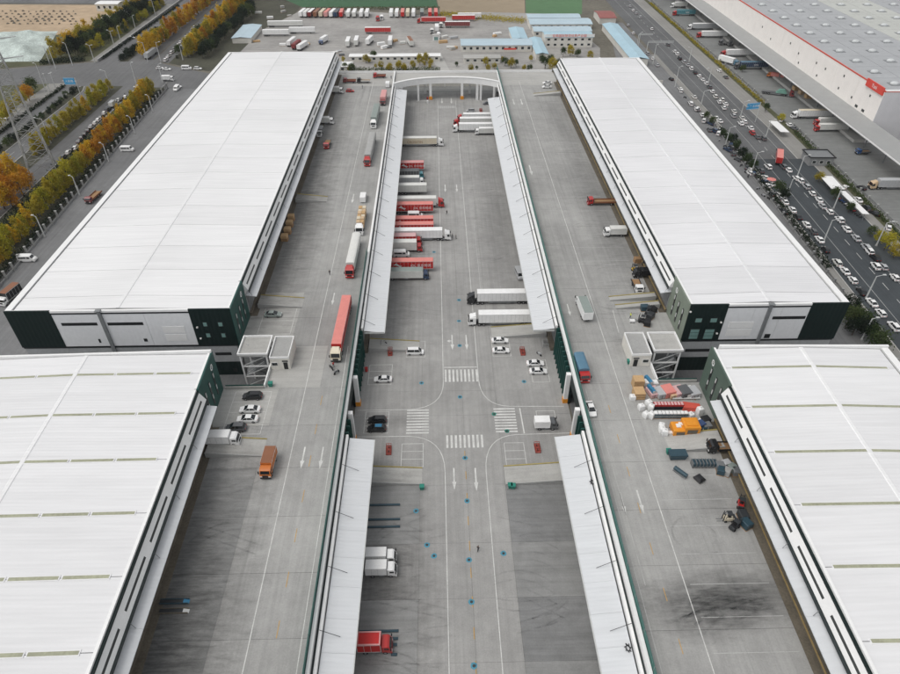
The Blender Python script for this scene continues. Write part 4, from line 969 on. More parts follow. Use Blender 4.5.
# ---- yard, right docks (nosed out to the left)
yr = [('semi', 457, 492, 122.5, 'red', 'white', 'white', 4.0, 'white lorry with red cab, farthest at the far right docks'),
 ('semi', 453.5, 493, 127, 'red', 'offwhite', 'white', 4.0, 'white lorry with red cab squeezed between two white lorries'),
 ('semi', 452.5, 494, 132.7, 'white', 'white', 'white', 4.0, 'all-white lorry at the far right docks beside a small box lorry'),
 ('truck', 475, 496, 135.5, 'white', 'offwhite', 'white', 3.2, 'small white box lorry, nearest at the far right docks'),
 ('semi', 467, 528, 305, 'black', 'white', 'white', 4.1, 'long white trailer lorry with black cab near the silver van'), ('semi', 468.5, 531, 326.5, 'white', 'white', 'white', 4.1, 'long white trailer lorry with white cab beside the yellow-kerbed ramp')]
for (k, x0, x1, yb_, cab, bx, rf, H, lb) in yr:
    x, y, L = acr(x0, x1, yb_, rear=1.2, face=W_)
    spawn('semi_truck' if k == 'semi' else 'box_truck', semi(L, cab, bx, rf, H, 'smooth') if k == 'semi' else box_truck(L, cab, bx, rf, H, 2.4, 'smooth'), lb, 'lorry', x, y, 0, W_, 'vehicles at the right yard docks')
x, y = alg(520, 281, 5.5); spawn('panel_van', panel_van('silver'), 'silver van parked under the edge of the far right canopy', 'van', x, y, 0, S_ + .12)
# ---- cars in the yard
for (kind, col, px, py, rz, lb) in [('mpv', 'white', 415, 355.5, E_, 'white minivan parked alone left of the far zebra crossing'), ('sedan', 'white', 383, 383, W_, 'white sedan parked beside the left green wall opening'),
  ('suv', 'black', 377, 424.5, W_, 'black car of the pair by the left opening, farther one'), ('suv', 'black', 376.5, 433, W_, 'black car with bluish roof, nearer of the pair by the left opening'),
  ('sedan', 'white', 500, 344, E_, 'white sedan in the right bays, far row, upper one'), ('sedan', 'white', 501, 354, E_, 'white sedan in the right bays, far row, lower one'),
  ('sedan', 'white', 535.5, 367, E_, 'white sedan by the right stairs, upper of two'), ('sedan', 'white', 538.5, 375, E_, 'white sedan by the right stairs, lower of two'),
  ('suv', 'silver', 470.5, 112.5, W_, 'silver car parked in front of the far right white lorries'), ('sedan', 'grey', 487.5, 105, W_, 'dark grey car beside the far right canopy end')]:
    x, y = at(px, py); spawn('parked_car', car(kind, col), lb, 'car', x, y + .9, 0, rz, 'cars parked in the yard')
    if 'bluish' in lb: part('sunroof_reflection', MB().box(-1.3, .3, -.5, .5, 1.702, 1.715), 'roll_blue', [o for o in bpy.data.objects if o.get('label') == lb][0])  # blue reflection on the dark roof, put into the panel colour
x, y, L = acr(535, 557, 431, Wd=2.2); spawn('box_truck', box_truck(L, 'grey', 'white', 'white', 3.0, 2.2, 'plain'), 'small lorry with white box and dark cab right of the crossing', 'lorry', x, y, 0, E_)
# ---- left deck
def dlorry(name, tpl, lb, px, py, L, rz, z=DZ, grp=None):
    x, y = alg(px, py, L, z); return spawn(name, tpl, lb, 'lorry', x, y, z, rz, grp)
G1 = 'lorries driving along the left deck'
t = dlorry('semi_truck', semi(24, 'cream', 'roof_fade_red' if 0 else 'vivid_red', 'roof_fade_red', 3.6, 'smooth'), 'long lorry with faded red container and cream cab', 337, 363, 24, S_ - .02, grp=G1)
dlorry('semi_truck', semi(20.5, 'red', 'offwhite', 'box_silver', 3.9, 'tarp'), 'grey tarpaulin-covered lorry with red cab in the middle of left deck', 350.5, 279, 20.5, S_ - .02, grp=G1)
t = dlorry('semi_truck', semi(15, 'white', 'wood', 'wood', 3.0, 'flat'), 'flatbed lorry loaded with tan crates, white cab', 359.5, 236, 15, S_, grp=G1)
for i in range(6):
    for j in (-1, 1): part('crate', MB().cham(-7.3 + i*1.85, -5.55 + i*1.85, j*.62-.58, j*.62+.58, 1.41, 2.9 + .3*((i+j) % 2), .03), ['box_tan', 'box_cream', 'wood'][(i*2+j) % 3], t)
dlorry('semi_truck', semi(26, 'red', 'tarp_grey', 'tarp_grey', 3.9, 'tarp'), 'grey covered lorry with red cab, just behind the green-grey one', 368, 167, 26, S_ - .02, grp=G1)
dlorry('semi_truck', semi(20.5, 'white', 'greygreen', 'box_greygreen', 4.0, 'smooth'), 'green-grey lorry with white cab on the left deck', 374, 129, 20.5, S_ - .02, grp=G1)
dlorry('box_truck', box_truck(12.5, 'maroon', 'pink', 'pink', 3.5, 2.45, 'smooth'), 'pink box lorry with dark red cab near the far bridge', 383, 106, 12.5, S_ - .02, grp=G1)
dlorry('panel_van', panel_van('white'), 'small white van ahead of the pink lorry by the bridge', 387.5, 88, 5.5, N_, grp=G1)
dlorry('box_truck', box_truck(6.5, 'orange', 'orange', 'brown', 3.0, 2.3, 'smooth'), 'orange box lorry driving along the near left deck', 266.5, 480, 6.5, S_ - .02)
dlorry('panel_van', panel_van('white'), 'white pick-up van with red bar behind the crate lorry', 363, 203, 5.2, N_, grp=G1)
G2 = 'vehicles at the left deck docks'
for (x0, x1, yb_, tp, lb) in [(331, 343, 94, ('white', 'offwhite', 'white'), 'white box lorry half under the far left canopy beside a small red car'), (321, 334, 125, ('white', 'offwhite', 'white'), 'white van-like lorry poking out of the far left docks'),
   (211, 240, 447.5, ('white', 'white', 'white'), 'white box lorry at the near left deck dock beside a dark car')]:
    x, y, L = acr(x0, x1, yb_, DZ, 2.3, rear=1.0); L = max(L, 6.5); spawn('box_truck', box_truck(L, *tp, 3.1, 2.3, 'smooth'), lb, 'lorry', x, y, DZ, E_, G2)
x, y = alg(319.5, 137.5, 6, DZ); spawn('box_truck', box_truck(6, 'white', 'grey', 'silver', 2.9, 2.2, 'smooth'), 'small white-cabbed lorry beside the red tractor on left deck', 'lorry', x, y, DZ, S_, G2)
x, y = alg(326.5, 149.5, 7, DZ); spawn('box_truck', box_truck(7, 'red', 'grey', 'grey', 2.6, 2.3, 'flat'), 'red-cabbed flat lorry backing to the far left docks', 'lorry', x, y, DZ, S_, G2)
for (px, py, tp, lb) in [(349.5, 83.5, ('maroon', 'maroon', 'maroon'), 'dark red small lorry at the far left deck corner, left one'), (363.5, 83.5, ('black', 'grey', 'offwhite'), 'dark lorry between two dark red ones at the far end of left deck'), (379.5, 78.5, ('red', 'maroon', 'maroon'), 'dark red lorry nearest the bridge at the far left corner')]:
    x, y = at(px, py, DZ); spawn('box_truck', box_truck(6.5, *tp, 2.7, 2.2, 'flat'), lb, 'lorry', x, y + 1.2, DZ, W_)
for (kind, col, px, py, rz, lb) in [('hatch', 'red', 350, 92.5, E_, 'small bright red car at the far end of left deck'), ('sedan', 'greygreen', 272.5, 318, E_, 'dusty grey-green car in the bay by the far left green block'),
   ('suv', 'black', 252, 400.5, W_, 'black car beside the light well on the left deck'), ('sedan', 'white', 249.5, 414, W_, 'white sedan on the left deck, farther of two'), ('sedan', 'white', 247, 423.5, W_, 'white sedan on the left deck, nearer of two'), ('suv', 'grey', 235.5, 432.5, W_, 'dark grey car beside the small white lorry on left deck')]:
    x, y = at(px, py, DZ); spawn('parked_car', car(kind, col), lb, 'car', x, y + .9, DZ, rz, 'cars parked on the left deck')
# ---- right deck
dlorry('box_truck', box_truck(9.5, 'white', 'white', 'box_greygreen', 3.4, 2.5, 'plain'), 'white box lorry with grey-green roof driving away on right deck', 586.5, 323, 9.5, N_ + .05)
dlorry('box_truck', box_truck(8, 'red', 'steelblue', 'box_steelblue', 3.3, 2.45, 'tarp'), 'lorry with blue-grey cover and red cab on the right deck', 584, 384, 8, S_ + .04)
x, y = alg(592.5, 418, 4.7, DZ); spawn('moving_car', car('sedan', 'white'), 'white sedan driving alone along the right deck', 'car', x, y, DZ, S_ + .06)
x, y, L = acr(588, 615, 206, DZ, rear=1.5, face=W_); spawn('box_truck', box_truck(L, 'red', 'grey', 'brown', 2.8, 2.4, 'flat'), 'red-cabbed flatbed lorry backed up to the right deck docks', 'lorry', x, y, DZ, W_)
x, y, L = acr(604, 625, 237.5, DZ, rear=.4, face=W_); spawn('box_truck', box_truck(L, 'white', 'offwhite', 'offwhite', 3.0, 2.3, 'plain'), 'white box lorry backed up to the right deck docks', 'lorry', x, y, DZ, W_)
for (px, py, lb) in [(547.5, 84.5, 'white car at the far end of right deck, farther of two'), (547, 88.5, 'white car at the far end of right deck, nearer of two')]:
    x, y = at(px, py, DZ); spawn('parked_car', car('sedan', 'white'), lb, 'car', x, y + .9, DZ, W_)
x, y = alg(639, 294, 5.5, DZ); spawn('box_truck', box_truck(6, 'white', 'grey', 'black', 2.6, 2.2, 'flat'), 'white-cabbed flatbed under the edge of the far right canopy', 'lorry', x, y, DZ, S_)
x, y, L = acr(634, 652, 279, DZ, rear=1, face=W_); spawn('box_truck', box_truck(L, 'black', 'black', 'black', 2.9, 2.3, 'tarp'), 'black covered lorry in the shade of the far right canopy', 'lorry', x, y, DZ, W_)
x, y, L = acr(713, 729, 455, DZ, rear=.5, face=W_); spawn('box_truck', box_truck(max(6, L), 'black', 'black', 'black', 2.8, 2.2, 'flat'), 'black lorry beside the ramp under the near right canopy', 'lorry', x, y, DZ, W_)
# ---- side road left of the far left warehouse
x, y = at(27, 262.5); spawn('panel_van', panel_van('white'), 'white van standing on the side road near the pillar fence', 'van', x, y + 1, 0, E_)
x, y = alg(5, 307, 8); spawn('box_truck', box_truck(8, 'white', 'black', 'brown', 3.6, 2.4, 'smooth'), 'dark lorry with brown roof at the left edge of the picture', 'lorry', x, y, 0, S_ - .2)
x, y = at(97, 199); spawn('box_truck', box_truck(9, 'maroon', 'orange', 'brown', 3.0, 2.4, 'flat'), 'dark red and orange lorry on the side road beside the white roof', 'lorry', x - 1, y, 0, S_ - .1)
x, y = at(127, 152); spawn('panel_van', panel_van('white'), 'white van on the side road farther along the pillar fence', 'van', x, y + 1, 0, E_)
x, y = at(177, 90); spawn('panel_van', panel_van('white'), 'white van at the far end of the side road', 'van', x, y, 0, S_)
# ---- yard of the cream warehouse on the right
cw = [('semi', 671, 687, 8, 'white', 'offwhite', 'white', W_, 'white lorry at the cream warehouse, farthest in view'), ('semi', 673, 695, 16, 'red', 'teal', 'teal', W_, 'teal lettered lorry with red cab at the cream warehouse'),
 ('semi', 688, 719, 30, 'white', 'silver', 'white', W_, 'silver-white lorry nearest the teal one at the cream warehouse'), ('semi', 697, 727, 38, 'red', 'white', 'white', W_, 'white lorry with dark red cab beside a grey tractor'),
 ('semi', 721, 757, 57, 'red', 'white', 'white', W_, 'white lorry with red cab above the angled blue-cab lorry'),
 ('semi', 735, 768, 69.5, 'grey', 'darkblue', 'steelblue', W_, 'dark blue lettered trailer lorry at the cream warehouse'), ('semi', 792, 836, 119, 'white', 'white', 'cream', W_, 'long white lorry with sloping nose, nearest white one at the cream warehouse'),
 ('truck', 815, 848, 126, 'red', 'offwhite', 'offwhite', W_, 'lorry with red cab and pale box, farther of two alike'), ('truck', 815, 848, 132, 'red', 'offwhite', 'offwhite', W_, 'lorry with red cab and pale box, nearer of two alike'),
 ('semi', 870, 915, 190, 'tan', 'silver', 'silver', W_, 'silver trailer lorry with tan cab at the right edge of the picture')]
for (k, x0, x1, yb_, cab, bx, rf, rz, lb) in cw:
    x, y, L = acr(x0, x1, yb_, face=W_); t = spawn('semi_truck' if k == 'semi' else 'box_truck', semi(L, cab, bx, rf, 4.0, 'smooth') if k == 'semi' else box_truck(L, cab, bx, rf, 3.4, 2.4, 'smooth'), lb, 'lorry', x, y, 0, rz, 'lorries in the yard of the cream warehouse')
    if bx in ('teal', 'darkblue'): lettering('YIMI', t, -2, 1.29, 1.9, 1.5, 'trim_white', math.pi)
x, y = at(728, 64); spawn('semi_truck', semi(13, 'steelblue', 'white', 'white', 3.9, 'smooth'), 'white trailer lorry with blue cab standing at an angle', 'lorry', x, y, 0, -.95, 'lorries in the yard of the cream warehouse')
for (px, py, col, lb) in [(723, 45, 'grey', 'grey tractor without trailer, left of two by the cream warehouse'), (732, 46, 'grey', 'grey tractor without trailer, right of two by the cream warehouse')]:
    x, y = at(px, py); spawn('road_tractor', tractor(col), lb, 'tractor unit', x, y, 0, W_)
x, y = at(775, 78); spawn('box_truck', box_truck(9, 'orange', 'roof_fade_red', 'roof_fade_red', 3.0, 2.4, 'tarp'), 'orange-pink covered lorry standing at an angle by the canopy', 'lorry', x, y, 0, 2.5)
x, y = at(777, 95); t = spawn('semi_truck', semi(16, 'maroon', 'grey', 'grey', 3, 'flat'), 'flatbed lorry with a green tarpaulin load and dark red cab', 'lorry', x, y, 0, -.45)
part('tarp_load', MB().loft([[(-1, -1.2, 1.41), (-1, 1.2, 1.41), (-1, .6, 1.8), (-1, -.6, 1.8)], [(.4, -1.24, 1.41), (.4, 1.24, 1.41), (.4, .9, 3.2), (.4, -.9, 3.2)], [(3, -1.24, 1.41), (3, 1.24, 1.41), (3, .9, 3.3), (3, -.9, 3.3)], [(4.4, -1.2, 1.41), (4.4, 1.2, 1.41), (4.4, .6, 1.9), (4.4, -.6, 1.9)]]), 'tarp_green', t)
x, y = at(778, 160); spawn('semi_truck', semi(13, 'maroon', 'red', 'roof_fade_red', 3.6, 'smooth'), 'red lorry turning from the road into the cream warehouse gate', 'lorry', x, y, 0, 1.15)
x, y = at(862, 154); spawn('box_truck', box_truck(6, 'blue', 'grey', 'grey', 2.6, 2.2, 'flat'), 'small blue-cabbed flatbed under the cream warehouse canopy', 'lorry', x, y, 0, W_)
# ---- lorry park beyond the decks
row = [(301.5,'white','white'),(306,'white','offwhite'),(310.5,'maroon','white'),(316,'brown','brown'),(321.7,'cream','cream'),(326.8,'pink','roof_fade_red'),(332,'white','white'),(336.5,'darkblue','grey'),(341,'vivid_red','roof_fade_red'),(348,'offwhite','white'),(354,'offwhite','white'),(361,'white','white'),(366.7,'white','white'),
  (391,'white','white'),(396.7,'white','white'),(402.5,'vivid_red','roof_fade_red'),(407.7,'cream','cream'),(413.4,'white','white'),(422,'grey','greygreen'),(430,'vivid_red','roof_fade_red'),(436,'vivid_red','roof_fade_red')]
cn = dict(vivid_red='red', maroon='dark red', darkblue='dark blue', offwhite='off-white')
for i, (px, c, rf) in enumerate(row):
    x, y = at(px, 18.3 - abs(i - 9) * .03); L = 13
    spawn('box_trailer', trailer(L, c, rf, 4.0, 'smooth'), f'{cn.get(c, c)} trailer parked under the green field, {nth(i)} from the left of its row', 'trailer', x, y + L/2, 0, S_ + (-.12 if px < 340 else 0), 'trailers parked in a row under the green field')
for (px, py, c, rf, rz, L, lb) in [(356, 47, 'offwhite','white', S_, 12, 'white trailer in the lorry park, right of two close together'), (347.5, 48, 'offwhite','white', S_, 12, 'white trailer with dark rear in the lorry park, left of two close together'), (369, 46, 'white','white', S_ - .2, 11, 'white trailer above the trees, right of the two close together'),
    (390, 47, 'white','white', S_, 12, 'white trailer in the middle of the lorry park'), (410, 47.5, 'offwhite','brown', S_ + .2, 12, 'dusty white trailer at the right of the lorry park'), (437, 33, 'white','white', S_, 9, 'short white trailer below the long red lorries')]:
    x, y = alg(px, py, L); spawn('box_trailer', trailer(L, c, rf, 4.0, 'smooth'), lb, 'trailer', x, y, 0, rz)
x, y = alg(324, 45, 10); spawn('box_truck', box_truck(10, 'blue', 'white', 'white', 3.8, 2.45, 'smooth'), 'white lorry with blue cab turning in the lorry park', 'lorry', x - .8, y, 0, S_ - .3)
for (k, x0, x1, yb_, cab, bx, rf, rz, lb) in [('t', 365, 391, 34, None, 'vivid_red', 'white', E_, 'red trailer lying alone across the middle of the lorry park'), ('s', 417, 446, 23.5, 'red', 'vivid_red', 'roof_fade_pink', W_, 'red lorry with rounded cab facing left under the tan field'),
    ('t', 458, 481, 19.5, None, 'white', 'white', E_, 'white trailer at the far right of the lorry park'), ('t', 452, 475, 21.5, None, 'vivid_red', 'white', E_, 'red trailer just in front of the far right white trailer'), ('t', 445, 470, 28, None, 'maroon', 'white', E_, 'dark red trailer with white roof, nearest of three at the right'),
    ('t', 263, 289, 36.5, None, 'white', 'white', E_, 'white trailer left of two end to end in the lorry park'), ('t', 289.5, 315, 34, None, 'white', 'white', E_, 'white trailer right of two end to end in the lorry park'), ('t', 268, 303, 27.5, None, 'offwhite', 'white', E_, 'long white trailer behind the two end to end')]:
    x, y, L = acr(x0, x1, yb_)
    if k == 't': spawn('box_trailer', trailer(L, bx, rf, 4.0, 'smooth'), lb, 'trailer', x, y, 0, rz)
    else: spawn('semi_truck', semi(L, cab, bx, rf, 4.0, 'smooth'), lb, 'lorry', x, y, 0, rz)
for (px, py, c, rz, lb) in [(291, 46, 'white', 2.3, 'white rounded tank trailer standing at an angle behind the white roof'), (296, 49, 'maroon', 2.3, 'dark red trailer beside the angled white one'), (302, 50, 'white', 2.2, 'white trailer half hidden behind the far left roof')]:
    x, y = at(px, py); spawn('box_trailer', trailer(12, c, c, 3.8, 'tarp'), lb, 'trailer', x, y + 3, 0, rz - .9)
for i, (px, py, c) in enumerate([(378, 20.5, 'red'), (382, 19.5, 'white'), (432, 33, 'offwhite'), (441, 27, 'offwhite'), (438.5, 37, 'white')]):
    x, y = at(px, py); spawn('road_tractor', tractor(c), ['red tractor unit in the gap of the trailer row', 'white tractor unit in the gap of the trailer row', 'off-white tractor unit left of the short white trailer', 'off-white tractor unit behind the short white trailer', 'white tractor unit nearest the white kiosk'][i], 'tractor unit', x, y, 0, S_)

# ---- cars along the roads
colr = random.Random(5)
def parked(pts, lab, grp, ang, jitter=.06, cols=None, order=None):
    for i, p in enumerate(pts):
        px, py = p[:2]; c = p[2] if len(p) > 2 else colr.choice(['white', 'white', 'white', 'white', 'white', 'silver', 'offwhite', 'white'])
        kd = colr.choice(['sedan', 'sedan', 'suv', 'hatch'])
        x, y = at(px, py)
        o = link('parked_car', far_car(kd, c), None, (x, y, .02), ang + colr.uniform(-jitter, jitter))
        tag(o, lab.format(c=cn.get(c, c), k={'suv': 'tall car', 'hatch': 'small car', 'sedan': 'sedan'}[kd], n=nth(i)), 'car', grp)
RA = N_ - .05
parked([(893, 328), (880, 314.5), (871, 304), (861, 293, 'black'), (852, 281.6), (844, 272.3), (836.5, 264.2), (825, 251, 'black'), (819, 241), (813, 233, 'grey'), (806, 226), (797, 218, 'black'), (791.8, 211), (784.4, 203.2)],
  '{c} {k}, {n} from the near end of the kerb by the far right warehouse', 'cars parked along the near kerb of the right road', RA)
parked([(894, 279), (882.5, 268.3), (875, 267.6), (874.5, 259.3, 'black'), (868.4, 252.5), (865.4, 248.8), (855.5, 239.4), (846, 230.4), (839, 221), (829, 213), (821.7, 207.4, 'silver'), (818.4, 201), (811.7, 194.7), (805.7, 187.8), (799.7, 181.8), (795.7, 179.4), (788, 171), (783, 168, 'grey')],
  '{c} {k}, {n} from the near end of the kerb opposite the right warehouse', 'cars parked along the far kerb of the right road', RA)
parked([(763, 139.5, 'grey'), (757, 138, 'grey'), (751.8, 134, 'red'), (750.4, 129), (744.4, 123), (740.4, 124.5), (741.8, 119), (733, 117), (733.8, 112.3), (723.5, 109), (725, 105), (719, 103), (721.7, 101), (715, 97.6), (712, 92.6), (709.3, 88, 'grey'), (706, 84.3), (702.4, 80.6), (699, 77), (695, 73.5, 'black'), (691, 69.5), (687.5, 66), (683.8, 63), (679.5, 59.5, 'black'), (677, 55), (674.4, 52.3), (667.8, 45.7, 'grey'), (651.5, 29.7), (640, 18), (636, 14), (633, 11), (629.7, 6.7)],
  '{c} {k}, {n} beyond the gate lorry along the far kerb', 'cars parked beyond the gate along the right road', RA)
parked([(771, 185), (767.7, 168), (765, 179), (761, 172, 'grey'), (723, 136), (718, 131), (719, 122), (716, 119), (702, 116), (696, 110.5), (690, 104), (694, 98), (681, 92), (671, 80, 'black'), (680, 90), (657, 66), (652.4, 59.4), (647, 54.5), (633, 34), (628, 26)],
  '{c} {k}, {n} from the gate lorry along the kerb behind the right roof', 'cars in the cluttered lay-by behind the right roof', RA, .25)
LA = N_ + .02
parked([(69, 153.5), (76, 149), (86, 134.5, 'black'), (92, 127.5), (96, 124), (99, 121), (105, 114), (110, 108, 'grey'), (112.5, 106), (119, 101), (126, 98), (72, 151, 'black'), (80, 142, 'grey'), (83, 138, 'black'), (89, 131, 'black'), (102, 118, 'grey'), (108, 111, 'black'), (64, 158, 'grey'), (122, 100, 'black')], '{c} {k}, {n} counted along the left service road', 'cars parked along the left service road', LA)
parked([(166, 61), (168.5, 57.5), (172, 53.5), (175, 50), (178.5, 46), (181, 43), (183.5, 40.5, 'grey'), (186, 38), (188.5, 36), (191, 33, 'grey'), (193, 30.5), (195, 28), (198, 26, 'black')], '{c} {k}, {n} past the crossroads in the car queue between orange trees', 'cars queueing between the orange tree rows', LA)
parked([(160, 69, 'white'), (167, 70), (198, 69.5), (178, 87.5, 'white'), (138, 88, 'white'), (149, 83, 'black'), (131.5, 38.5, 'white'), (4, 119, 'white')], '{c} {k} at the left crossroads, {n} counted from the kerb corner outwards', 'cars about the left crossroads', E_ - .1, .3)
x, y = at(187, 69.5); spawn('panel_van', panel_van('white'), 'white van on the side street at the crossroads', 'van', x, y, 0, E_); x, y = at(168.5, 81); spawn('box_truck', box_truck(6.5, 'white', 'white', 'white', 3, 2.2, 'smooth'), 'white box lorry waiting at the crossroads', 'lorry', x, y, 0, E_)
x, y = at(151, 57); spawn('semi_truck', semi(17, 'silver', 'silver', 'silver', 4, 'tarp'), 'grey covered lorry leaving the left crossroads', 'lorry', x, y + 2, 0, N_ - .03)
x, y = at(114, 106.5); spawn('box_truck', box_truck(6, 'white', 'offwhite', 'silver', 3, 2.1, 'smooth'), 'pale box lorry parked on the left service road', 'lorry', x, y, 0, N_)
parked([(861, 189, 'black'), (844, 188.5), (857.5, 201), (866, 209, 'black'), (874, 214.5, 'black'), (888, 229, 'white'), (719, 71.5), (725.5, 78, 'grey'), (789, 126), (781, 121), (793, 129, 'grey'), (797, 131, 'grey')], '{c} {k} inside the cream warehouse yard fence, {n} in order', 'cars inside the cream warehouse yard', RA - .1, .5)

# ---- motorbikes
for (px, py, z, col, lb) in [(331.5, 369, DZ, 'black', 'dark motorbike beside the red container lorry, left of two'), (336.5, 373.5, DZ, 'grey', 'dark motorbike beside the red container lorry, right of two'), (539, 355, 0, 'silver', 'silver motorbike by the right yard stairs'), (385.5, 344.5, 0, 'black', 'black motorbike by the left yard stairs')]:
    x, y = at(px, py, z); spawn('motorbike', motorbike(col), lb, 'motorbike', x, y, z, 2.2 if 'right of two' not in lb else .9)

# ================================================================ ROADS, VERGES, FAR GROUND
def sheet(name, pts, z, mat, kind='structure'):
    s = MB(); s.sheet(pts, z); s.closed = False
    o = link(name, s.mesh(name, mat)); o['kind'] = kind; return o
def pxs(*p, z=0.0): return [at(a, b, z) for a, b in p]
sheet('side_road', [(-137.5, 14), (-105, 14), (-105, 352), (-146, 372), (-142, 270)], .0, 'concrete_side')
def rr(x, y): return (x + .055 * (y - 140), y) if y < 300 else (x + 8.8 + .01 * (y - 300), y)
sheet('side_road', [(101.5, 14), (117, 14), rr(124.2, 140), rr(124.2, 300), rr(124.2, 500), (124, 500), (101.5, 352)], .0, 'concrete_side')
sheet('service_yard', [(-105, 350), (124, 350), (126, 384), (-140, 384)], -.02, 'far_yard')
sheet('verge', [(-159, 100), (-137.6, 100), (-142, 270), (-147, 368), (-163, 368)], -.03, 'verge_dirt')
sheet('grass_strip', [(-159.2, 190), (-153, 190), (-156.5, 366), (-163, 366)], .0, 'grass_dull')
sheet('service_road', [(-170, 100), (-159.3, 100), (-163.2, 368), (-171.5, 368)], .004, 'asphalt_mid')
sheet('verge', [(-180.5, 100), (-170.1, 100), (-171.6, 368), (-180.5, 368)], .0, 'verge_dirt')
sheet('main_road', [(-204, 80), (-180.6, 80), (-180.6, 368), (-172, 400), (-172, 760), (-199, 760), (-203, 400)], .008, 'asphalt_mid')
sheet('crossroads', [(-260, 366), (-204, 372), (-181, 367), (-128, 360), (-128, 386), (-160, 405), (-172, 416), (-203, 412), (-260, 396)], .014, 'asphalt_mid')
sheet('service_road', [(-171, 414), (-160, 408), (-160.5, 700), (-171, 700)], .004, 'asphalt_mid')
sheet('verge', [(-160, 408), (-132, 392), (-108, 430), (-100, 700), (-160.5, 700)], -.02, 'verge_dirt')
sheet('footpath', [(-212, 100), (-204.3, 100), (-204.3, 372), (-214, 372)], .01, 'pavement_slab'); sheet('footpath', [(-209, 414), (-203.3, 412), (-199.3, 760), (-214, 760)], .01, 'pavement_slab')
sheet('grass_strip', [(-300, 100), (-212, 100), (-214, 372), (-300, 372)], -.02, 'grass_dull'); sheet('grass_strip', [(-262, 398), (-209, 414), (-214, 700), (-250, 700)], -.02, 'grass_dull')
sheet('sand_lot', pxs((-60, 4), (112, 5), (104, 24), (80, 30), (60, 34), (-60, 62)) , .02, 'sand')
sheet('far_road', [(-700, 590), (-200, 566), (-200, 592), (-700, 640)], .03, 'asphalt_mid')
sheet('lorry_park', pxs((262, 30), (296, 13), (305, 8), (440, 16), (482, 12), (560, 14), (600, 48), (600, 70), (232, 72), (232, 60)), .01, 'truck_lot')
sheet('field', pxs((240, -20), (430, -20), (438, 6.5), (302, 7)), .0, 'field_green'); sheet('field', pxs((432, -20), (524, -20), (525, 14), (440, 12)), .0, 'field_tan'); sheet('field', pxs((525, -20), (582, -20), (582, 14), (526, 14)), .0, 'field_olive')
def band(name, xa, xb, z, mat, ya=80, yb=640):
    ys = [ya + (yb - ya) * k / 14 for k in range(15)]
    s = MB(); n = len(ys); s.add([(*rr(xa, y), z) for y in ys] + [(*rr(xb, y), z) for y in ys], [(i, n+i, n+i+1, i+1) for i in range(n-1)]); s.closed = False
    o = link(name, s.mesh(name, mat)); o['kind'] = 'structure'; return o
band('right_road', 127.5, 153.5, .01, 'asphalt_dark', 80, 262); band('right_road', 126.5, 149.1, .008, 'asphalt_far', 258, 640)
band('footpath', 124.2, 127.4, .05, 'pavement_slab', 80, 420)
band('footpath', 153.6, 157.5, .05, 'pavement_slab', 80, 262); band('footpath', 149.2, 157.5, .046, 'pavement_slab', 262, 640); band('verge', 157.6, 160.6, .02, 'grass_dull')
sheet('cream_yard', [(157, 80), (260, 80), (260, 640), (172, 640), (169.5, 300)], -.01, 'far_yard')
rline = lambda x, ya, yb, wd, m='line_faded': struct('lane_line', MB().strip([rr(x, ya + (yb-ya)*k/8) for k in range(9)], wd, .03), m)
for x in (134.0, 144.6): rline(x, 90, 600, .14)
k = 100
while k < 560: struct('lane_dash', MB().strip([rr(139.3, k), rr(139.3, k + 4)], .16, .03), 'line_white'); k += 9
for x in (-186.2, -197.5):
    k = 120
    while k < 366: struct('lane_dash', MB().strip([(x, k), (x, k + 4)], .16, .03), 'line_faded'); k += 9
def kerb(pts, label, wd=.3, h=.15):
    s = MB(); s.add([], [])
    for a, b in zip(pts, pts[1:]):
        d = (Vector(b) - Vector(a)).normalized(); n = Vector((-d.y, d.x)) * wd / 2
        s.prism([(a[0]+n.x, a[1]+n.y), (a[0]-n.x, a[1]-n.y), (b[0]-n.x, b[1]-n.y), (b[0]+n.x, b[1]+n.y)], -.05, h)
    struct('kerb', s, 'concrete_pale')
kerb([rr(153.55, 80 + 20*k) for k in range(10)], ''); kerb([rr(149.15, 262 + 37*k) for k in range(10)], ''); kerb([rr(127.45, 80 + 30*k) for k in range(11)], '')
kerb([(-180.6, 100), (-180.6, 366)], ''); kerb([(-159.3, 100), (-163.2, 366)], ''); kerb([(-204.2, 100), (-204.2, 370)], '')
sheet('median', [(-196, 90), (-190.4, 90), (-190.4, 358), (-192.5, 366), (-194.6, 366), (-196.5, 358)], .06, 'verge_dirt'); kerb([(-190.3, 90), (-190.3, 358), (-192.6, 366)], ''); kerb([(-196.2, 90), (-196.6, 358), (-194.5, 366)], '')
sheet('median', [(-191, 412), (-185.5, 412), (-187, 480), (-192.5, 480)], .06, 'verge_dirt')

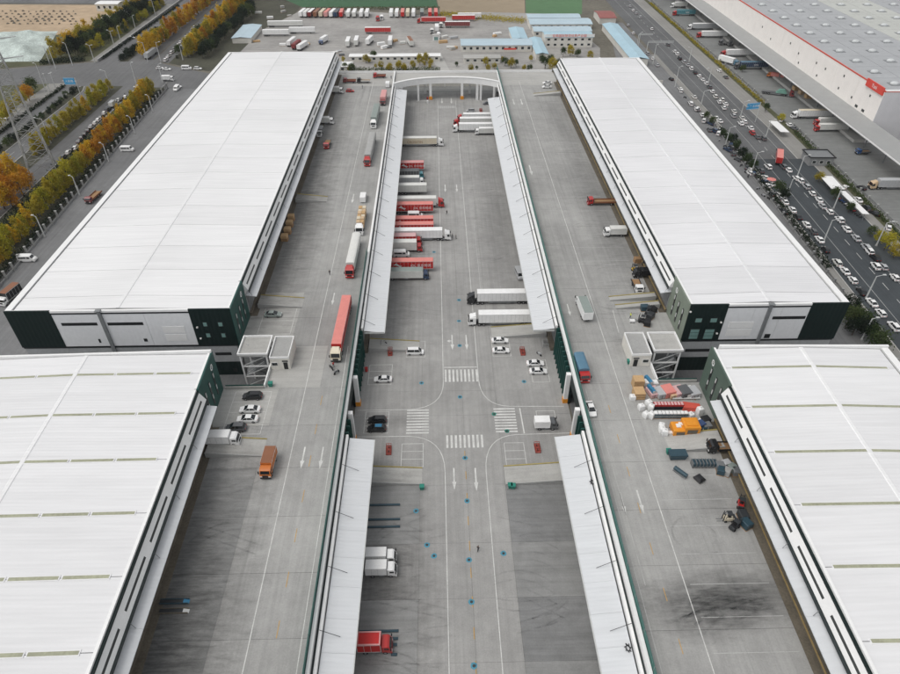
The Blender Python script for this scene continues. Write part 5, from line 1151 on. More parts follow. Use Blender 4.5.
# ================================================================ FENCES AND WALLS
def pillar_fence(label, p0, p1, n, h, mat, wall_mat, seg_wall=True):
    t = thing('pillar_fence', label, 'fence', (p0[0], p0[1], 0))
    d = Vector((p1[0]-p0[0], p1[1]-p0[1])); L = d.length; t.rotation_euler = (0, 0, math.atan2(d.y, d.x))
    pm = MB().cham(-.3, .3, -.3, .3, 0, h, .12).box(-.38, .38, -.38, .38, h + .002, h + .12).mesh('pillar', mat)
    for k in range(n + 1): link('pillar', pm, t, (L * k / n, 0, 0))
    st = L / n; r = MB()
    wm = MB().box(.42, st - .42, -.15, .15, 0, .7).mesh('base_wall', wall_mat); rm = MB()
    for i in range(9): x = .6 + (st - 1.2) * i / 8; rm.box(x - .03, x + .03, -.03, .03, .72, h - .3)
    rm.box(.42, st - .42, -.04, .04, h - .45, h - .38).box(.42, st - .42, -.04, .04, .95, 1.0)
    rm = rm.mesh('railing', 'steel_dark')
    for k in range(n): link('base_wall', wm, t, (L*k/n, 0, 0)); link('railing', rm, t, (L*k/n, 0, 0))
pillar_fence('long fence of white pillars beside the orange trees on the left', (-136.6, 140), (-146, 362), 44, 2.8, 'concrete_grey', 'pier_grey')
pillar_fence('grey pillar fence between the right warehouse and the road', rr(123.6, 90), rr(123.6, 299), 38, 1.8, 'pier_grey', 'pier_grey')
pillar_fence('low fence along the verge of the cream warehouse yard', rr(161, 120), rr(161, 298), 26, 2.0, 'concrete_grey', 'concrete_grey')
pillar_fence('low fence along the far verge of the cream warehouse yard', rr(161, 330), rr(161, 600), 30, 2.0, 'concrete_grey', 'concrete_grey')
t = thing('boundary_wall', 'long white rear boundary wall between the trees and the far bridge', 'wall')
for k in range(23): part('wall_bay', MB().box(-105 + 10*k + .2, -95 + 10*k, 361.8, 362.1, 0, 2.4), 'cream_wall', t); part('pillar', MB().box(-105 + 10*k - .2, -105 + 10*k + .19, 361.6, 362.3, 0, 2.8), 'trim_white', t)
t = thing('boundary_wall', 'low grey wall along the upper left carriageway', 'wall', (-203.5, 412, 0))
part('wall', MB().box(-.3, .3, 0, 170, 0, 1.3), 'concrete_wall', t); part('coping', MB().box(-.42, .42, 0, 170, 1.305, 1.45), 'concrete_grey', t)

# ================================================================ TREES AND SHRUBS
def crown_mesh(seed, shape, R, Hc, n, mat, leaf=.55):
    rd = random.Random(seed); cl = []
    for i in range(22 if shape != 'hedge' else 40):
        u = rd.random(); a = rd.uniform(0, 6.283)
        if shape == 'cone': r = R * (1 - u) ** .8 * (.95 - .1*rd.random()) + .2; z = Hc * u
        elif shape == 'round': ph = math.acos(rd.uniform(-.75, 1)); r = R * .82 * math.sin(ph); z = Hc * .5 + Hc * .42 * math.cos(ph)
        else: r = R * (math.sin(math.pi * (.12 + .85*u)) ** .6) * .8; z = Hc * u
        r *= .55 + .45 * rd.random() ** .5
        cl.append((r * math.cos(a), r * math.sin(a), z, rd.uniform(.45, .95)))
    vs_, fs_ = [], []
    for i in range(n):
        cx, cy, cz, s = rd.choice(cl); sp = R * .30 * s
        p = Vector((cx + rd.gauss(0, sp), cy + rd.gauss(0, sp), cz + rd.gauss(0, sp * 1.1)))
        if p.z < 0: p.z = -p.z * .3
        a = Vector((rd.gauss(0, 1), rd.gauss(0, 1), rd.gauss(0, .7))).normalized(); b = a.orthogonal().normalized()
        b = (Matrix.Rotation(rd.uniform(0, 6.28), 3, a) @ b); c = a.cross(b); l = leaf * rd.uniform(.6, 1.3); w2 = l * .55
        k = len(vs_); vs_ += [tuple(p - b*l*.5), tuple(p + c*w2*.5), tuple(p + b*l*.5), tuple(p - c*w2*.5)]; fs_.append((k, k+1, k+2, k+3))
    me = bpy.data.meshes.new('crown'); me.from_pydata(vs_, [], fs_); me.materials.append(M(mat)); me.update(); return me
_trunk = {}
def trunk_mesh(h, r):
    k = (round(h), round(r, 2))
    if k not in _trunk:
        s = MB(); s.cyl((0, 0, -.1), (.05, .03, h * .55), r, r * .65, 7); s.cyl((.05, .03, h * .55), (0, 0, h), r * .65, r * .15, 6)
        for i in range(5):
            a = i * 1.3; z = h * (.35 + .1 * i); s.cyl((.03, .02, z), (math.cos(a) * h * .16, math.sin(a) * h * .16, z + h * .14), r * .35, r * .1, 5)
        _trunk[k] = s.mesh('trunk', 'bark')
    return _trunk[k]
CROWNS = {}
def crown(kind, mat, i):
    k = (kind, mat, i % 4)
    if k not in CROWNS:
        R, Hc, n, lf = dict(cone=(2.6, 7.6, 1300, .68), round=(3.2, 6.2, 1300, .68), bush=(1.5, 2.4, 420, .42), column=(2.1, 8.4, 1250, .64))[kind]
        CROWNS[k] = crown_mesh(i % 4 + hash(kind + 'x') % 1 + len(CROWNS) * 13, 'round' if kind in ('round', 'bush') else 'cone' if kind == 'cone' else 'oval', R, Hc, n, mat, lf)
    return CROWNS[k]
tr = random.Random(21)
WORD = dict(leaf_orange='orange', leaf_gold='golden', leaf_olive='olive', leaf_yellowgreen='yellow-green', leaf_green='green', leaf_dark='dark green')
def tree(x, y, kind, mat, s, label, group, name='autumn_tree', z=0.0, cat='tree'):
    t = thing(name, label, cat, (x, y, z), tr.uniform(0, 6.28), group)
    base = dict(cone=1.2, round=1.8, bush=.15, column=1.0)[kind] * s
    c = link('crown', crown(kind, mat, tr.randrange(4)), t, (0, 0, base)); c.scale = (s * tr.uniform(.88, 1.12), s * tr.uniform(.88, 1.12), s * tr.uniform(.9, 1.15))
    if kind != 'bush': link('trunk', trunk_mesh(6 * s, .2 * s), t, (0, 0, 0))
    else: link('stem', trunk_mesh(1.2 * s, .1), t, (0, 0, 0))
def rowtrees(p0, p1, step, mats, kinds, s0, lab, grp, jit=.8, double=0):
    d = Vector((p1[0]-p0[0], p1[1]-p0[1])); L = d.length; d.normalize(); nrm = Vector((-d.y, d.x)); n = int(L / step)
    for i in range(n + 1):
        for q in range(1 + (double > 0)):
            p = Vector(p0) + d * (i * step + tr.uniform(-jit, jit)) + nrm * (tr.uniform(-jit, jit) + q * double)
            m = mats(i / n) if callable(mats) else tr.choice(mats)
            tree(p.x, p.y, tr.choice(kinds), m, s0 * tr.uniform(.8, 1.2), lab.format(c=WORD[m], n=nth(i), r=('front', 'back')[q] if double else ''), grp)
def mixf(t):
    r = tr.random()
    if t < .35: return 'leaf_olive' if r < .4 else 'leaf_gold' if r < .7 else 'leaf_yellowgreen'
    if t < .55: return 'leaf_yellowgreen' if r < .5 else 'leaf_olive'
    if t < .75: return 'leaf_orange' if r < .6 else 'leaf_gold'
    return 'leaf_gold' if r < .5 else 'leaf_olive'
rowtrees((-144, 148), (-151.5, 354), 2.6, mixf, ['cone', 'cone', 'column'], .84, '{c} tree, {n} from the near end behind the white pillar fence', 'trees behind the white pillar fence', .6)
rowtrees((-175, 272), (-176, 360), 3.6, lambda t: tr.choice(['leaf_olive', 'leaf_yellowgreen']) if t < .3 or t > .65 else tr.choice(['leaf_gold', 'leaf_olive']), ['cone'], .78, '{c} tree, {n} from the pylon along the left service road', 'trees between service road and main road', .8)
for i, (px, py, s) in enumerate([(3, 186, 1.25), (10, 192, 1.1), (18, 180, 1.3), (24, 190, 1.05), (29, 181, 1.0), (5, 203, 1.2), (13, 201, 1.0), (-4, 195, 1.2), (-2, 180, 1.1), (8, 179, 1.15), (-8, 210, 1.2)]):
    x, y = at(px, py + 6); m = ['leaf_orange', 'leaf_orange', 'leaf_gold'][i % 3]; tree(x, y, 'round' if i % 2 else 'cone', m, s, f'{WORD[m]} tree in the clump below the pylon, {nth(i)} counted from its top', 'orange trees below the pylon')
for i, (px, py) in enumerate([(30, 101), (24, 106), (8, 121), (2, 126), (14, 117), (-3, 132), (34, 93)]):
    x, y = at(px, py); m = ['leaf_orange', 'leaf_olive', 'leaf_olive', 'leaf_yellowgreen', 'leaf_olive', 'leaf_olive', 'leaf_green'][i]; tree(x, y, 'round', m, .95, f'{WORD[m]} tree left of the hedged carriageway, {nth(i)} counted from the crossroads', 'trees left of the upper carriageway')
rowtrees((-178, 420), (-177, 620), 3.8, ['leaf_gold', 'leaf_orange', 'leaf_olive', 'leaf_orange'], ['cone', 'column'], 1.12, '{c} tree, {n} past the crossroads left of the car queue', 'orange trees left of the car queue', .8)
rowtrees((-151, 420), (-150, 600), 3.5, ['leaf_gold', 'leaf_orange', 'leaf_olive', 'leaf_gold'], ['cone', 'column'], 1.15, '{c} tree, {n} past the crossroads right of the car queue', 'orange trees right of the car queue', .8)
rowtrees((-141, 418), (-137, 540), 6.2, ['leaf_dark', 'leaf_green', 'leaf_dark'], ['round'], 1.0, '{c} tree, {n} from the crossroads in the {r} dark belt by the lorry park', 'dark trees beside the lorry park', 1.6, -8.0)
rowtrees((-158, 418), (-157, 560), 6, ['leaf_dark', 'leaf_green'], ['round', 'bush'], .8, '{c} tree, {n} in the dark strip between queue and orange row', 'dark trees beside the car queue', 1.0)
rowtrees((-231, 418), (-226, 570), 5.2, lambda t: tr.choice(['leaf_gold', 'leaf_olive']) if t < .4 or t > .7 else tr.choice(['leaf_olive', 'leaf_green', 'leaf_gold']), ['column', 'round'], 1.1, '{c} tree, {n} from the crossroads in the back row by the sand lot', 'trees beside the sand lot', 1.6)
rowtrees((-223, 420), (-217, 560), 5.0, ['leaf_dark', 'leaf_dark', 'leaf_green'], ['round'], 1.1, '{c} tree, {n} from the crossroads in the middle row by the sand lot', 'dark trees beside the sand lot', 1.5)
rowtrees((-215, 424), (-211, 560), 7, ['leaf_yellowgreen', 'leaf_olive', 'leaf_green'], ['round', 'cone'], .72, '{c} tree, {n} from the crossroads along the footpath wall', 'small trees along the footpath wall', 1.2)
# median and roadside shrubs
def shrubs(pts, lab, grp, mats, s=1.0):
    for i, (x, y) in enumerate(pts):
        m = tr.choice(mats); tree(x, y, 'bush', m, s * tr.uniform(.75, 1.25), lab.format(c=WORD[m], n=nth(i)), grp, 'shrub', 0, 'shrub')
shrubs([(-193.4 + tr.uniform(-1, 1), 215 + 3.1 * k) for k in range(47)], '{c} round shrub in the left road median, {n} counted from its near end', 'shrubs in the left median', ['leaf_dark', 'leaf_dark', 'leaf_green'], 1.05)
shrubs([(-188.6 + tr.uniform(-1.6, 1.6), 414 + 2.1 * k) for k in range(31)], '{c} shrub in the median beyond the crossroads, {n} counted from its near tip', 'shrubs in the far median', ['leaf_dark'], 1.35)
def hedge(label, p0, p1, wd, h, mat, dens=9):
    d = Vector((p1[0]-p0[0], p1[1]-p0[1])); L = d.length; rd = random.Random(int(L)); vs_, fs_ = [], []
    for i in range(int(L * wd * dens)):
        p = Vector((rd.uniform(0, L), rd.gauss(0, wd * .3), abs(rd.gauss(h * .55, h * .3)))); a = Vector((rd.gauss(0, 1), rd.gauss(0, 1), rd.gauss(0, 1))).normalized(); b = a.orthogonal().normalized(); c = a.cross(b); l = rd.uniform(.25, .5)
        k = len(vs_); vs_ += [tuple(p-b*l), tuple(p+c*l*.6), tuple(p+b*l), tuple(p-c*l*.6)]; fs_.append((k, k+1, k+2, k+3))
    me = bpy.data.meshes.new('hedge'); me.from_pydata(vs_, [], fs_); me.materials.append(M(mat)); me.update()
    o = link('hedge', me, None, (p0[0], p0[1], 0), math.atan2(d.y, d.x)); tag(o, label, 'hedge')
hedge('dark clipped hedge along the upper left carriageway', (-203, 200), (-203.3, 366), 1.6, 1.4, 'leaf_dark', 14)
hedge('dark hedge along the carriageway wall beyond the crossroads', (-202.2, 416), (-200, 560), 1.6, 1.5, 'leaf_dark', 10)
hedge('dark undergrowth along the service road below the tree row at left', (-153.5, 150), (-158, 356), 7, 1.2, 'leaf_dark', 6)
hedge('dark hedge at the foot of the white pillar fence', (-139.2, 145), (-147.5, 356), 2.4, 1.6, 'leaf_dark', 7)
hedge('dark green hedge along the footpath of the cream warehouse yard', rr(159.3, 100), rr(159.3, 292), 2.0, 1.5, 'leaf_green', 8); hedge('dull olive hedge farther along the cream warehouse yard', rr(159.3, 330), rr(159.3, 560), 2.2, 1.3, 'leaf_olive', 5)
hedge('dark hedge under the trees by the tarpaulin heap', (-236, 408), (-212, 414), 6, 2.2, 'leaf_dark', 8)
for i, (px, py, m, s) in enumerate([(742, 72, 'leaf_green', .5), (765, 112, 'leaf_green', .5), (780, 122, 'leaf_yellowgreen', .5), (833, 200, 'leaf_green', .6), (818, 182, 'leaf_olive', .55), (848, 212, 'leaf_green', .5), (884, 250, 'leaf_yellowgreen', .75), (893, 258, 'leaf_olive', .7), (877, 243, 'leaf_yellowgreen', .6), (870, 236, 'leaf_green', .5)]):
    x, y = at(px, py); tree(x, y, 'round', m, s, f'small {WORD[m]} tree on the cream warehouse verge, {nth(i)} from the far end', 'small verge trees right of the road')
for i, (px, py, s) in enumerate([(735, 150, .7), (741, 158, .7), (746, 164, .75), (733, 143, .6), (712, 125, .6), (706, 120, .55), (777, 195, .8), (783, 200, .7), (723, 138, .6), (728, 143, .65), (752, 170, .6)]):
    x, y = at(px, py); m = tr.choice(['leaf_green', 'leaf_green', 'leaf_dark']); tree(x, y, 'round', m, s * .85, f'small {WORD[m]} tree behind the far right roof, {nth(i)} from the far end', 'small trees behind the right roof')
for i, (px, py) in enumerate([(845, 316), (850, 322), (858, 330), (862, 338), (852, 335), (868, 345), (845, 327), (874, 352)]):
    x, y = at(px, py); tree(x, y, 'round', tr.choice(['leaf_dark', 'leaf_green']), .8, f'dark tree at the foot of the right pillar fence, {nth(i)} counted downwards', 'dark trees by the near right fence')
far_tr = [(345, 68, .7), (352, 70, .8), (366, 60, .75), (374, 57, .8), (381, 66, .7), (390, 69, .7), (399, 67, .8), (404, 68, .75), (413, 66, .7), (420, 62, .85), (426, 60, .8), (431, 64, .7), (471, 69, .6), (505, 63, .8), (511, 65, .85), (516, 64, .7), (524, 68, .6), (545, 66, 1.0), (552, 68, 1.0), (558, 66, .9), (563, 54, .8), (570, 53, .85), (577, 54, .8), (541, 60, .7), (590, 56, .7), (488, 68, .55)]
far_tr += [(tr.uniform(338, 436), tr.uniform(58, 70), tr.uniform(.35, .6)) for _ in range(9)] + [(tr.uniform(452, 600), tr.uniform(56, 69), tr.uniform(.4, .75)) for _ in range(8)]
for i, (px, py, s) in enumerate(far_tr):
    x, y = at(px, py + 3); tree(x, y, 'round', tr.choice(['leaf_green', 'leaf_olive', 'leaf_olive']), s * .8, f'small tree beyond the bridge, {nth(i)} counted from the left warehouse', 'small trees beyond the bridge', 'tree')
hedge('bushy strip between the trailer row and the green field', at(306, 9.5), at(440, 9), 5, 1.6, 'leaf_green', 4); hedge('scrubby strip between the tan field and the blue roofs', at(440, 15), at(525, 22), 12, 2.2, 'leaf_olive', 4)
hedge('scrub below the trees beyond the left deck end', at(337, 71), at(440, 71), 5, 1.8, 'leaf_green', 5)

hedge('dark scrub along the pillar fence behind the right roof', rr(125.6, 175), rr(125.6, 296), 2.6, 1.5, 'leaf_dark', 7)
for i in range(26):
    u = i / 25; px, py = 690 + 100*u + tr.uniform(-7, 4), 101 + 108*u + tr.uniform(-5, 5); x, y = at(px, py); c = tr.choice(['black', 'grey', 'white', 'silver', 'white', 'darkblue'])
    o = link('parked_car', far_car(tr.choice(['sedan', 'suv', 'hatch']), c), None, (x - 1, y, .03), N_ + tr.uniform(-.5, .5)); tag(o, f'{c} car squeezed in the lay-by behind the right roof, {nth(i)} from its far end', 'car', 'cars squeezed in the lay-by')

# ================================================================ STREET LAMPS
def lamp(px, py, H, ax, ay, label, group, white=False, z=0.0, double=False):
    x, y = at(px, py, z); t = thing('street_lamp', label, 'street lamp', (x, y, z), 0, group)
    m = 'steel_pale'
    part('base', MB().box(-.3, .3, -.3, .3, -.05, .35), 'concrete_grey', t); part('pole', MB().cyl((0, 0, 0), (0, 0, H), .26, .14, 8), m, t)
    for s in ((1, -1) if double else (1,)):
        part('arm', MB().cyl((0, 0, H - .1), (ax * s, ay * s, H + .5), .09, .07, 6), m, t)
        part('lamp_head', MB().cham(ax*s - .45, ax*s + .45, ay*s - .28, ay*s + .28, H + .38, H + .6, .05), 'steel_pale', t)
ll = [(73, 66, 12.5, -1, 0), (56, 69, 12, 2, 0), (46, 91, 14, -1, 0), (137, 86, 12, 1, 0), (110, 87, 8.5, -2.5, .5), (95, 63, 10, -2, 1), (115, 48, 10, -2, 1), (122, 45, 11, 1, 0), (148, 62, 11, -2.5, 0), (156, 17, 11, -2, 0), (163, 83, 10, 1.5, 0), (161, 62, 11, 2, 0), (136, 30, 9, 1, 0), (50, 92, 9, 0, 0), (56, 89, 8, 0, 1), (50, 64, 10, -2, 0), (183, 60, 8, 1, 0), (20, 118, 12, -2, 0), (51, 143, 11, -3.2, .4)]
for i, a in enumerate(ll): lamp(*a, f'pale street lamp about the left crossroads, {nth(i)} counted from the upper left inwards', 'street lamps about the left crossroads', double=(a[4] == 1))
for i, (px, py) in enumerate([(45, 237), (80, 196), (109, 162), (135, 134), (153, 112)]): lamp(px, py, 8, -1.2, .3, f'thin lamp post along the white pillar fence, {nth(i)} from the near end', 'lamps along the pillar fence')
for i, a in enumerate([(861.4, 340, 7.5, 1.4, 0), (866, 298, 8, 2.2, 0), (824, 240.5, 8, 2.2, 0), (786, 198.5, 8, 2.2, 0), (752, 171, 8, 2, 0), (725.4, 145, 8, 2, 0), (701, 105, 7, 2, 0), (675, 87, 10.5, 1.5, 0), (652.7, 64.5, 11, 1, 0), (638, 48, 9, 1, 0)]): lamp(*a, f'street lamp on the near side of right road, {nth(i)} from the near end', 'lamps on the near side of the right road')
for i, a in enumerate([(876, 246, 9, 2, 0), (833.4, 208.5, 8.5, 2, 0), (797, 177, 9, 2, 0), (765.5, 137.5, 8, 2, 0), (740, 118, 8, 2, 0), (689, 62, 8, -2, 0), (708, 84, 8, -2, 0)]): lamp(*a, f'street lamp on the far footpath of right road, {nth(i)} from the near end', 'lamps on the far footpath of the right road')
def signboard(label, px, py, w2, h, H, rz, txt):
    x, y = at(px, py); t = thing('direction_sign', label, 'road sign', (x, y, 0), rz)
    part('post', MB().cyl((0, 0, 0), (0, 0, H + h), .16, n=8), 'steel_pale', t); part('arm', MB().box(-w2 - .5, .1, -.08, .08, H + h*.5 - .1, H + h*.5 + .1), 'steel_pale', t)
    part('board', MB().cham(-w2 - .5, -.5, -.2, -.09, H, H + h, .02), 'sign_blue', t); part('border', MB().box(-w2 - .35, -.65, -.215, -.202, H + .12, H + .22).box(-w2 - .35, -.65, -.215, -.202, H + h - .22, H + h - .12), 'trim_white', t)
    o = lettering(txt, t, -w2/2 - .5, -.22, H + h*.36, h * .42, 'trim_white'); return t
signboard('blue direction sign over the left median shrubs', 81, 96, 5.5, 3.4, 6, 0, '↑ 人民路 →'); signboard('blue direction sign above the parked cars on the right road', 755, 122, 6.5, 3.0, 6.5, .2, '← ↑ 北京路')
for (px, py, w2, lb) in [(637, 46, 9, 'white sign gantry over the right road, farther of two'), (646, 54, 16, 'white sign gantry over the right road, nearer of two')]:
    x, y = at(px, py); t = thing('sign_gantry', lb, 'gantry', (x, y, 0)); part('post', MB().cyl((0, 0, 0), (0, 0, 7), .2), 'steel_pale', t); part('beam', MB().box(0, w2, -.15, .15, 6.6, 6.8).box(0, w2, -.15, .15, 7.3, 7.5), 'steel_pale', t)
    part('brace', MB().bar((.2, 0, 6.8), (w2 - .2, 0, 7.3), .12), 'steel_pale', t)

# ---- lattice pylon
x, y = -165.5, 259; t = thing('lattice_pylon', 'tall pale steel lattice pylon rising out of the left edge', 'pylon', (x, y, 0), .5)
lv = [0, 6, 12, 17.5, 22.5, 27, 31, 35, 39, 43, 47, 51, 55]; hw = lambda z: 5.0 * (1 - z / 55) ** 1.0 * .78 + 1.1
cn4 = [(-1, -1), (1, -1), (1, 1), (-1, 1)]
for (a, b) in cn4: part('leg', MB().cyl((a*hw(0), b*hw(0), 0), (a*hw(55), b*hw(55), 55), .26, .2, 5), 'concrete_grey', t)
for k in range(4):
    (a, b), (c, d) = cn4[k], cn4[(k+1) % 4]; s = MB()
    for z0, z1 in zip(lv, lv[1:]):
        s.bar((a*hw(z0), b*hw(z0), z0), (c*hw(z1), d*hw(z1), z1), .18); s.bar((c*hw(z0), d*hw(z0), z0), (a*hw(z1), b*hw(z1), z1), .18); s.bar((a*hw(z1), b*hw(z1), z1), (c*hw(z1), d*hw(z1), z1), .18)
    part('bracing', s, 'concrete_grey', t, kind='stuff')
for z in (43, 50): part('cross_arm', MB().bar((-9, 0, z + .8), (9, 0, z + .8), .3).bar((-9, 0, z + .8), (0, -hw(z), z), .2).bar((9, 0, z + .8), (0, hw(z), z), .2), 'steel_pale', t)

# ================================================================ CREAM WAREHOUSE ON THE RIGHT
t = thing('warehouse', 'cream warehouse with red roof trim and grey domed roof', 'warehouse', (194, 279, 0), -math.radians(1.1)); CZ = 22.8
part('wall', MB().box(.3, 160, .3, 420, 0, CZ - .4), 'c_wall_side', t)
for k in range(20):
    part('wall_panel', MB().box(-.06, .298, 21*k + .05, 21*k + 20.95, 7.5, CZ - .3), 'c_wall', t)
part('wall_panel', MB().box(.0, 14, -.06, .298, 0, CZ - .3), 'c_wall_side', t)
part('plinth', MB().box(-.02, .298, 0, 420, 0, 7.45), 'concrete_wall', t)
part('roof_trim', MB().box(-.15, .25, -.15, 420, CZ - .29, CZ + .25), 'red_trim', t); part('roof_trim', MB().box(.251, 160, -.15, .25, CZ - .29, CZ - .02), 'red_trim', t); part('parapet', MB().box(.252, 160, -.1, 1.5, CZ - .015, CZ + .3), 'trim_white', t)
dm = MB().loft([[(math.cos(a)*r, math.sin(a)*r*.8, z) for a in [i*.785 for i in range(8)]] for r, z in ((1.9, 0), (1.8, .5), (1.2, .95), (.4, 1.1))]).mesh('roof_light', 'dome'); cb = MB().box(-2.4, 2.4, -2.1, 2.1, -.02, .12).mesh('kerb_frame', 'steel_grey')
for j in range(9):
    x0 = .3 + 16.6*j
    for i in range(24):
        a = 1.55 + 17.2*i
        part('roof_panel', MB().box(x0 + .12, x0 + 16.48, a + .12, a + 17.08, CZ - .38, CZ - .1), 'c_roof_pale' if j in (3, 4) else 'c_roof', t)
        if i < 17 and j < 7:
            r = link('roof_light', dm, t, (x0 + 9.0, a + 8.6, CZ - .02)); link('kerb_frame', cb, r, (0, 0, -.07))
for i, (yy, zz) in enumerate([(9, 18), (22, 13), (34, 19), (35, 13), (52, 17), (58, 12), (62, 17), (80, 12), (83, 16), (95, 18), (120, 14), (135, 17)]): part('wall_vent', MB().box(-.14, -.061, yy - .5, yy + .5, zz - .5, zz + .5), 'slot_grey', t)
for yy in (10, 16): part('window', MB().box(-.14, -.061, yy - 1.1, yy + 1.1, 10.5, 11.6), 'slot_grey', t)
sg = part('sign_box', MB().cham(-.75, -.2, .4, 14.5, CZ - 1.9, CZ + 1.3, .03), 'sign_red', t)
o = lettering('Yuni', t, -.77, 7.5, CZ - 1.0, 2.3, 'trim_white', -math.pi/2)
part('canopy', MB().loft([[(x_, y_, z_) for x_, z_ in ((-10.5, 8.3), (-.065, 9.4), (-.065, 9.7), (-10.5, 8.6))] for y_ in (-75, 420)]), 'c_canopy', t); part('canopy_edge', MB().box(-10.7, -10.51, -75, 420, 8.1, 8.65), 'trim_white', t)
for k in range(30): part('canopy_column', MB().box(-3.2, -2.8, -70 + 16*k, -69.6 + 16*k, 0, 8.9), 'steel_grey', t)
part('dock_kerb', MB().box(-5, -.07, 0, 420, 0, 1.2), 'concrete_pale', t)
t2 = thing('warehouse', 'second cream warehouse block at the right edge of the picture', 'warehouse', (203, 262, 0), -math.radians(1.1))
part('wall', MB().box(.0, 80, -150, 0, 0, CZ), 'c_wall', t2); part('roof_trim', MB().box(-.15, 80, -150, .15, CZ + .005, CZ + .5), 'red_trim', t2); part('roof', MB().box(1, 79, -149, -1, CZ + .51, CZ + .6), 'c_roof', t2)
for yy, zz in ((-10, 17), (-16, 11), (-18, 11)): part('wall_vent', MB().box(-.1, -.003, yy - .7, yy + .7, zz - .6, zz + .6), 'slot_grey', t2)
for i, (px, py, c) in enumerate([(795, 92, 'wood'), (801, 96, 'box_tan'), (807, 100, 'wood')]):
    x, y = at(px, py); tt = thing('crate', f'stack of pale wooden crates under the cream canopy, {nth(i)} from the far end', 'crate', (x, y, 0)); part('body', MB().box(-1.6, 1.6, -1.5, 1.5, .15, 3), c, tt); part('pallet', MB().box(-1.7, 1.7, -1.6, 1.6, 0, .14), 'wood_dark', tt)
x, y = at(816, 162); t = thing('gatehouse', 'low grey flat-roofed gatehouse by the cream warehouse gate', 'gatehouse', (x, y, 0), -.05)
part('wall', MB().box(-5, 5, -4, 4, 0, 3.4), 'concrete_wall', t); part('roof', MB().box(-5.4, 5.4, -4.4, 4.4, 3.405, 3.6), 'steel_grey', t)
for a in ((-5.4, 5.4, -4.4, -4.1), (-5.4, 5.4, 4.1, 4.4), (-5.4, -5.1, -4.09, 4.09), (5.1, 5.4, -4.09, 4.09)): part('roof_rim', MB().box(*a, 3.605, 4.0), 'slot_dark', t)
for k in (-3, 0, 3): f = part('window', MB().box(k - .8, k + .8, -4.06, -4.003, 1, 2.4), 'trim_white', t); part('pane', MB().box(k - .7, k + .7, -4.08, -4.061, 1.1, 2.3), 'pane_dark', f)
def shelter(label, pa, pb, w2):
    a, b = at(*pa, 2.6), at(*pb, 2.6); d = Vector((b[0]-a[0], b[1]-a[1])); t = thing('bike_shelter', label, 'shelter', (a[0], a[1], 0), math.atan2(d.y, d.x)); L = d.length
    part('roof', MB().loft([[(x_, y_, z_) for y_, z_ in ((-w2/2, 2.45), (w2/2, 2.6), (w2/2, 2.75), (-w2/2, 2.6))] for x_ in (0, L)]), 'trim_white', t)
    for k in range(int(L / 4) + 1): part('post', MB().box(4*k + .1, 4*k + .25, .2, .35, 0, 2.5), 'steel_grey', t)
shelter('broad white-roofed bike shelter beside the cream warehouse yard', (838, 189), (826, 176), 5); shelter('long narrow white-roofed bike shelter beside the cream warehouse yard', (866, 214), (842, 191), 2.6); shelter('green-grey gate shelter beside the car-lined road', (785, 132), (773, 121), 4)
bk = [(843 + 2.1*k, 200 + 1.75*k) for k in range(11)]
for i, (px, py) in enumerate(bk):
    x, y = at(px, py); spawn('motorbike', motorbike(tr.choice(['black', 'red', 'white', 'blue', 'grey'])), f'motorbike parked beside the long narrow shelter, {nth(i)} from its far end', 'motorbike', x - 1.5, y, 0, .3 + tr.uniform(-.2, .2), 'motorbikes by the long shelter')
for i in range(18):
    x, y = at(686 + 4.9*i + tr.uniform(-2, 2), 99 + 6.0*i + tr.uniform(-2, 2)); spawn('motorbike', motorbike(tr.choice(['black', 'grey', 'white', 'silver'])), f'motorbike in the lay-by right of the far right roof, {nth(i)} from the far end', 'motorbike', x, y, 0, tr.uniform(0, 3), 'motorbikes in the lay-by')
for i, (px, py, c) in enumerate([(770, 184, 'roof_fade_red'), (800, 18, 'trim_white')][:1]):
    x, y = at(px, py); tt = thing('parasol', 'pink and white parasol in the lay-by behind the right roof', 'parasol', (x, y, 0)); part('pole', MB().cyl((0, 0, 0), (0, 0, 2.4), .05), 'steel_pale', tt); part('canopy', MB().cyl((0, 0, 2.1), (0, 0, 2.8), 1.8, .05, 10), c, tt)

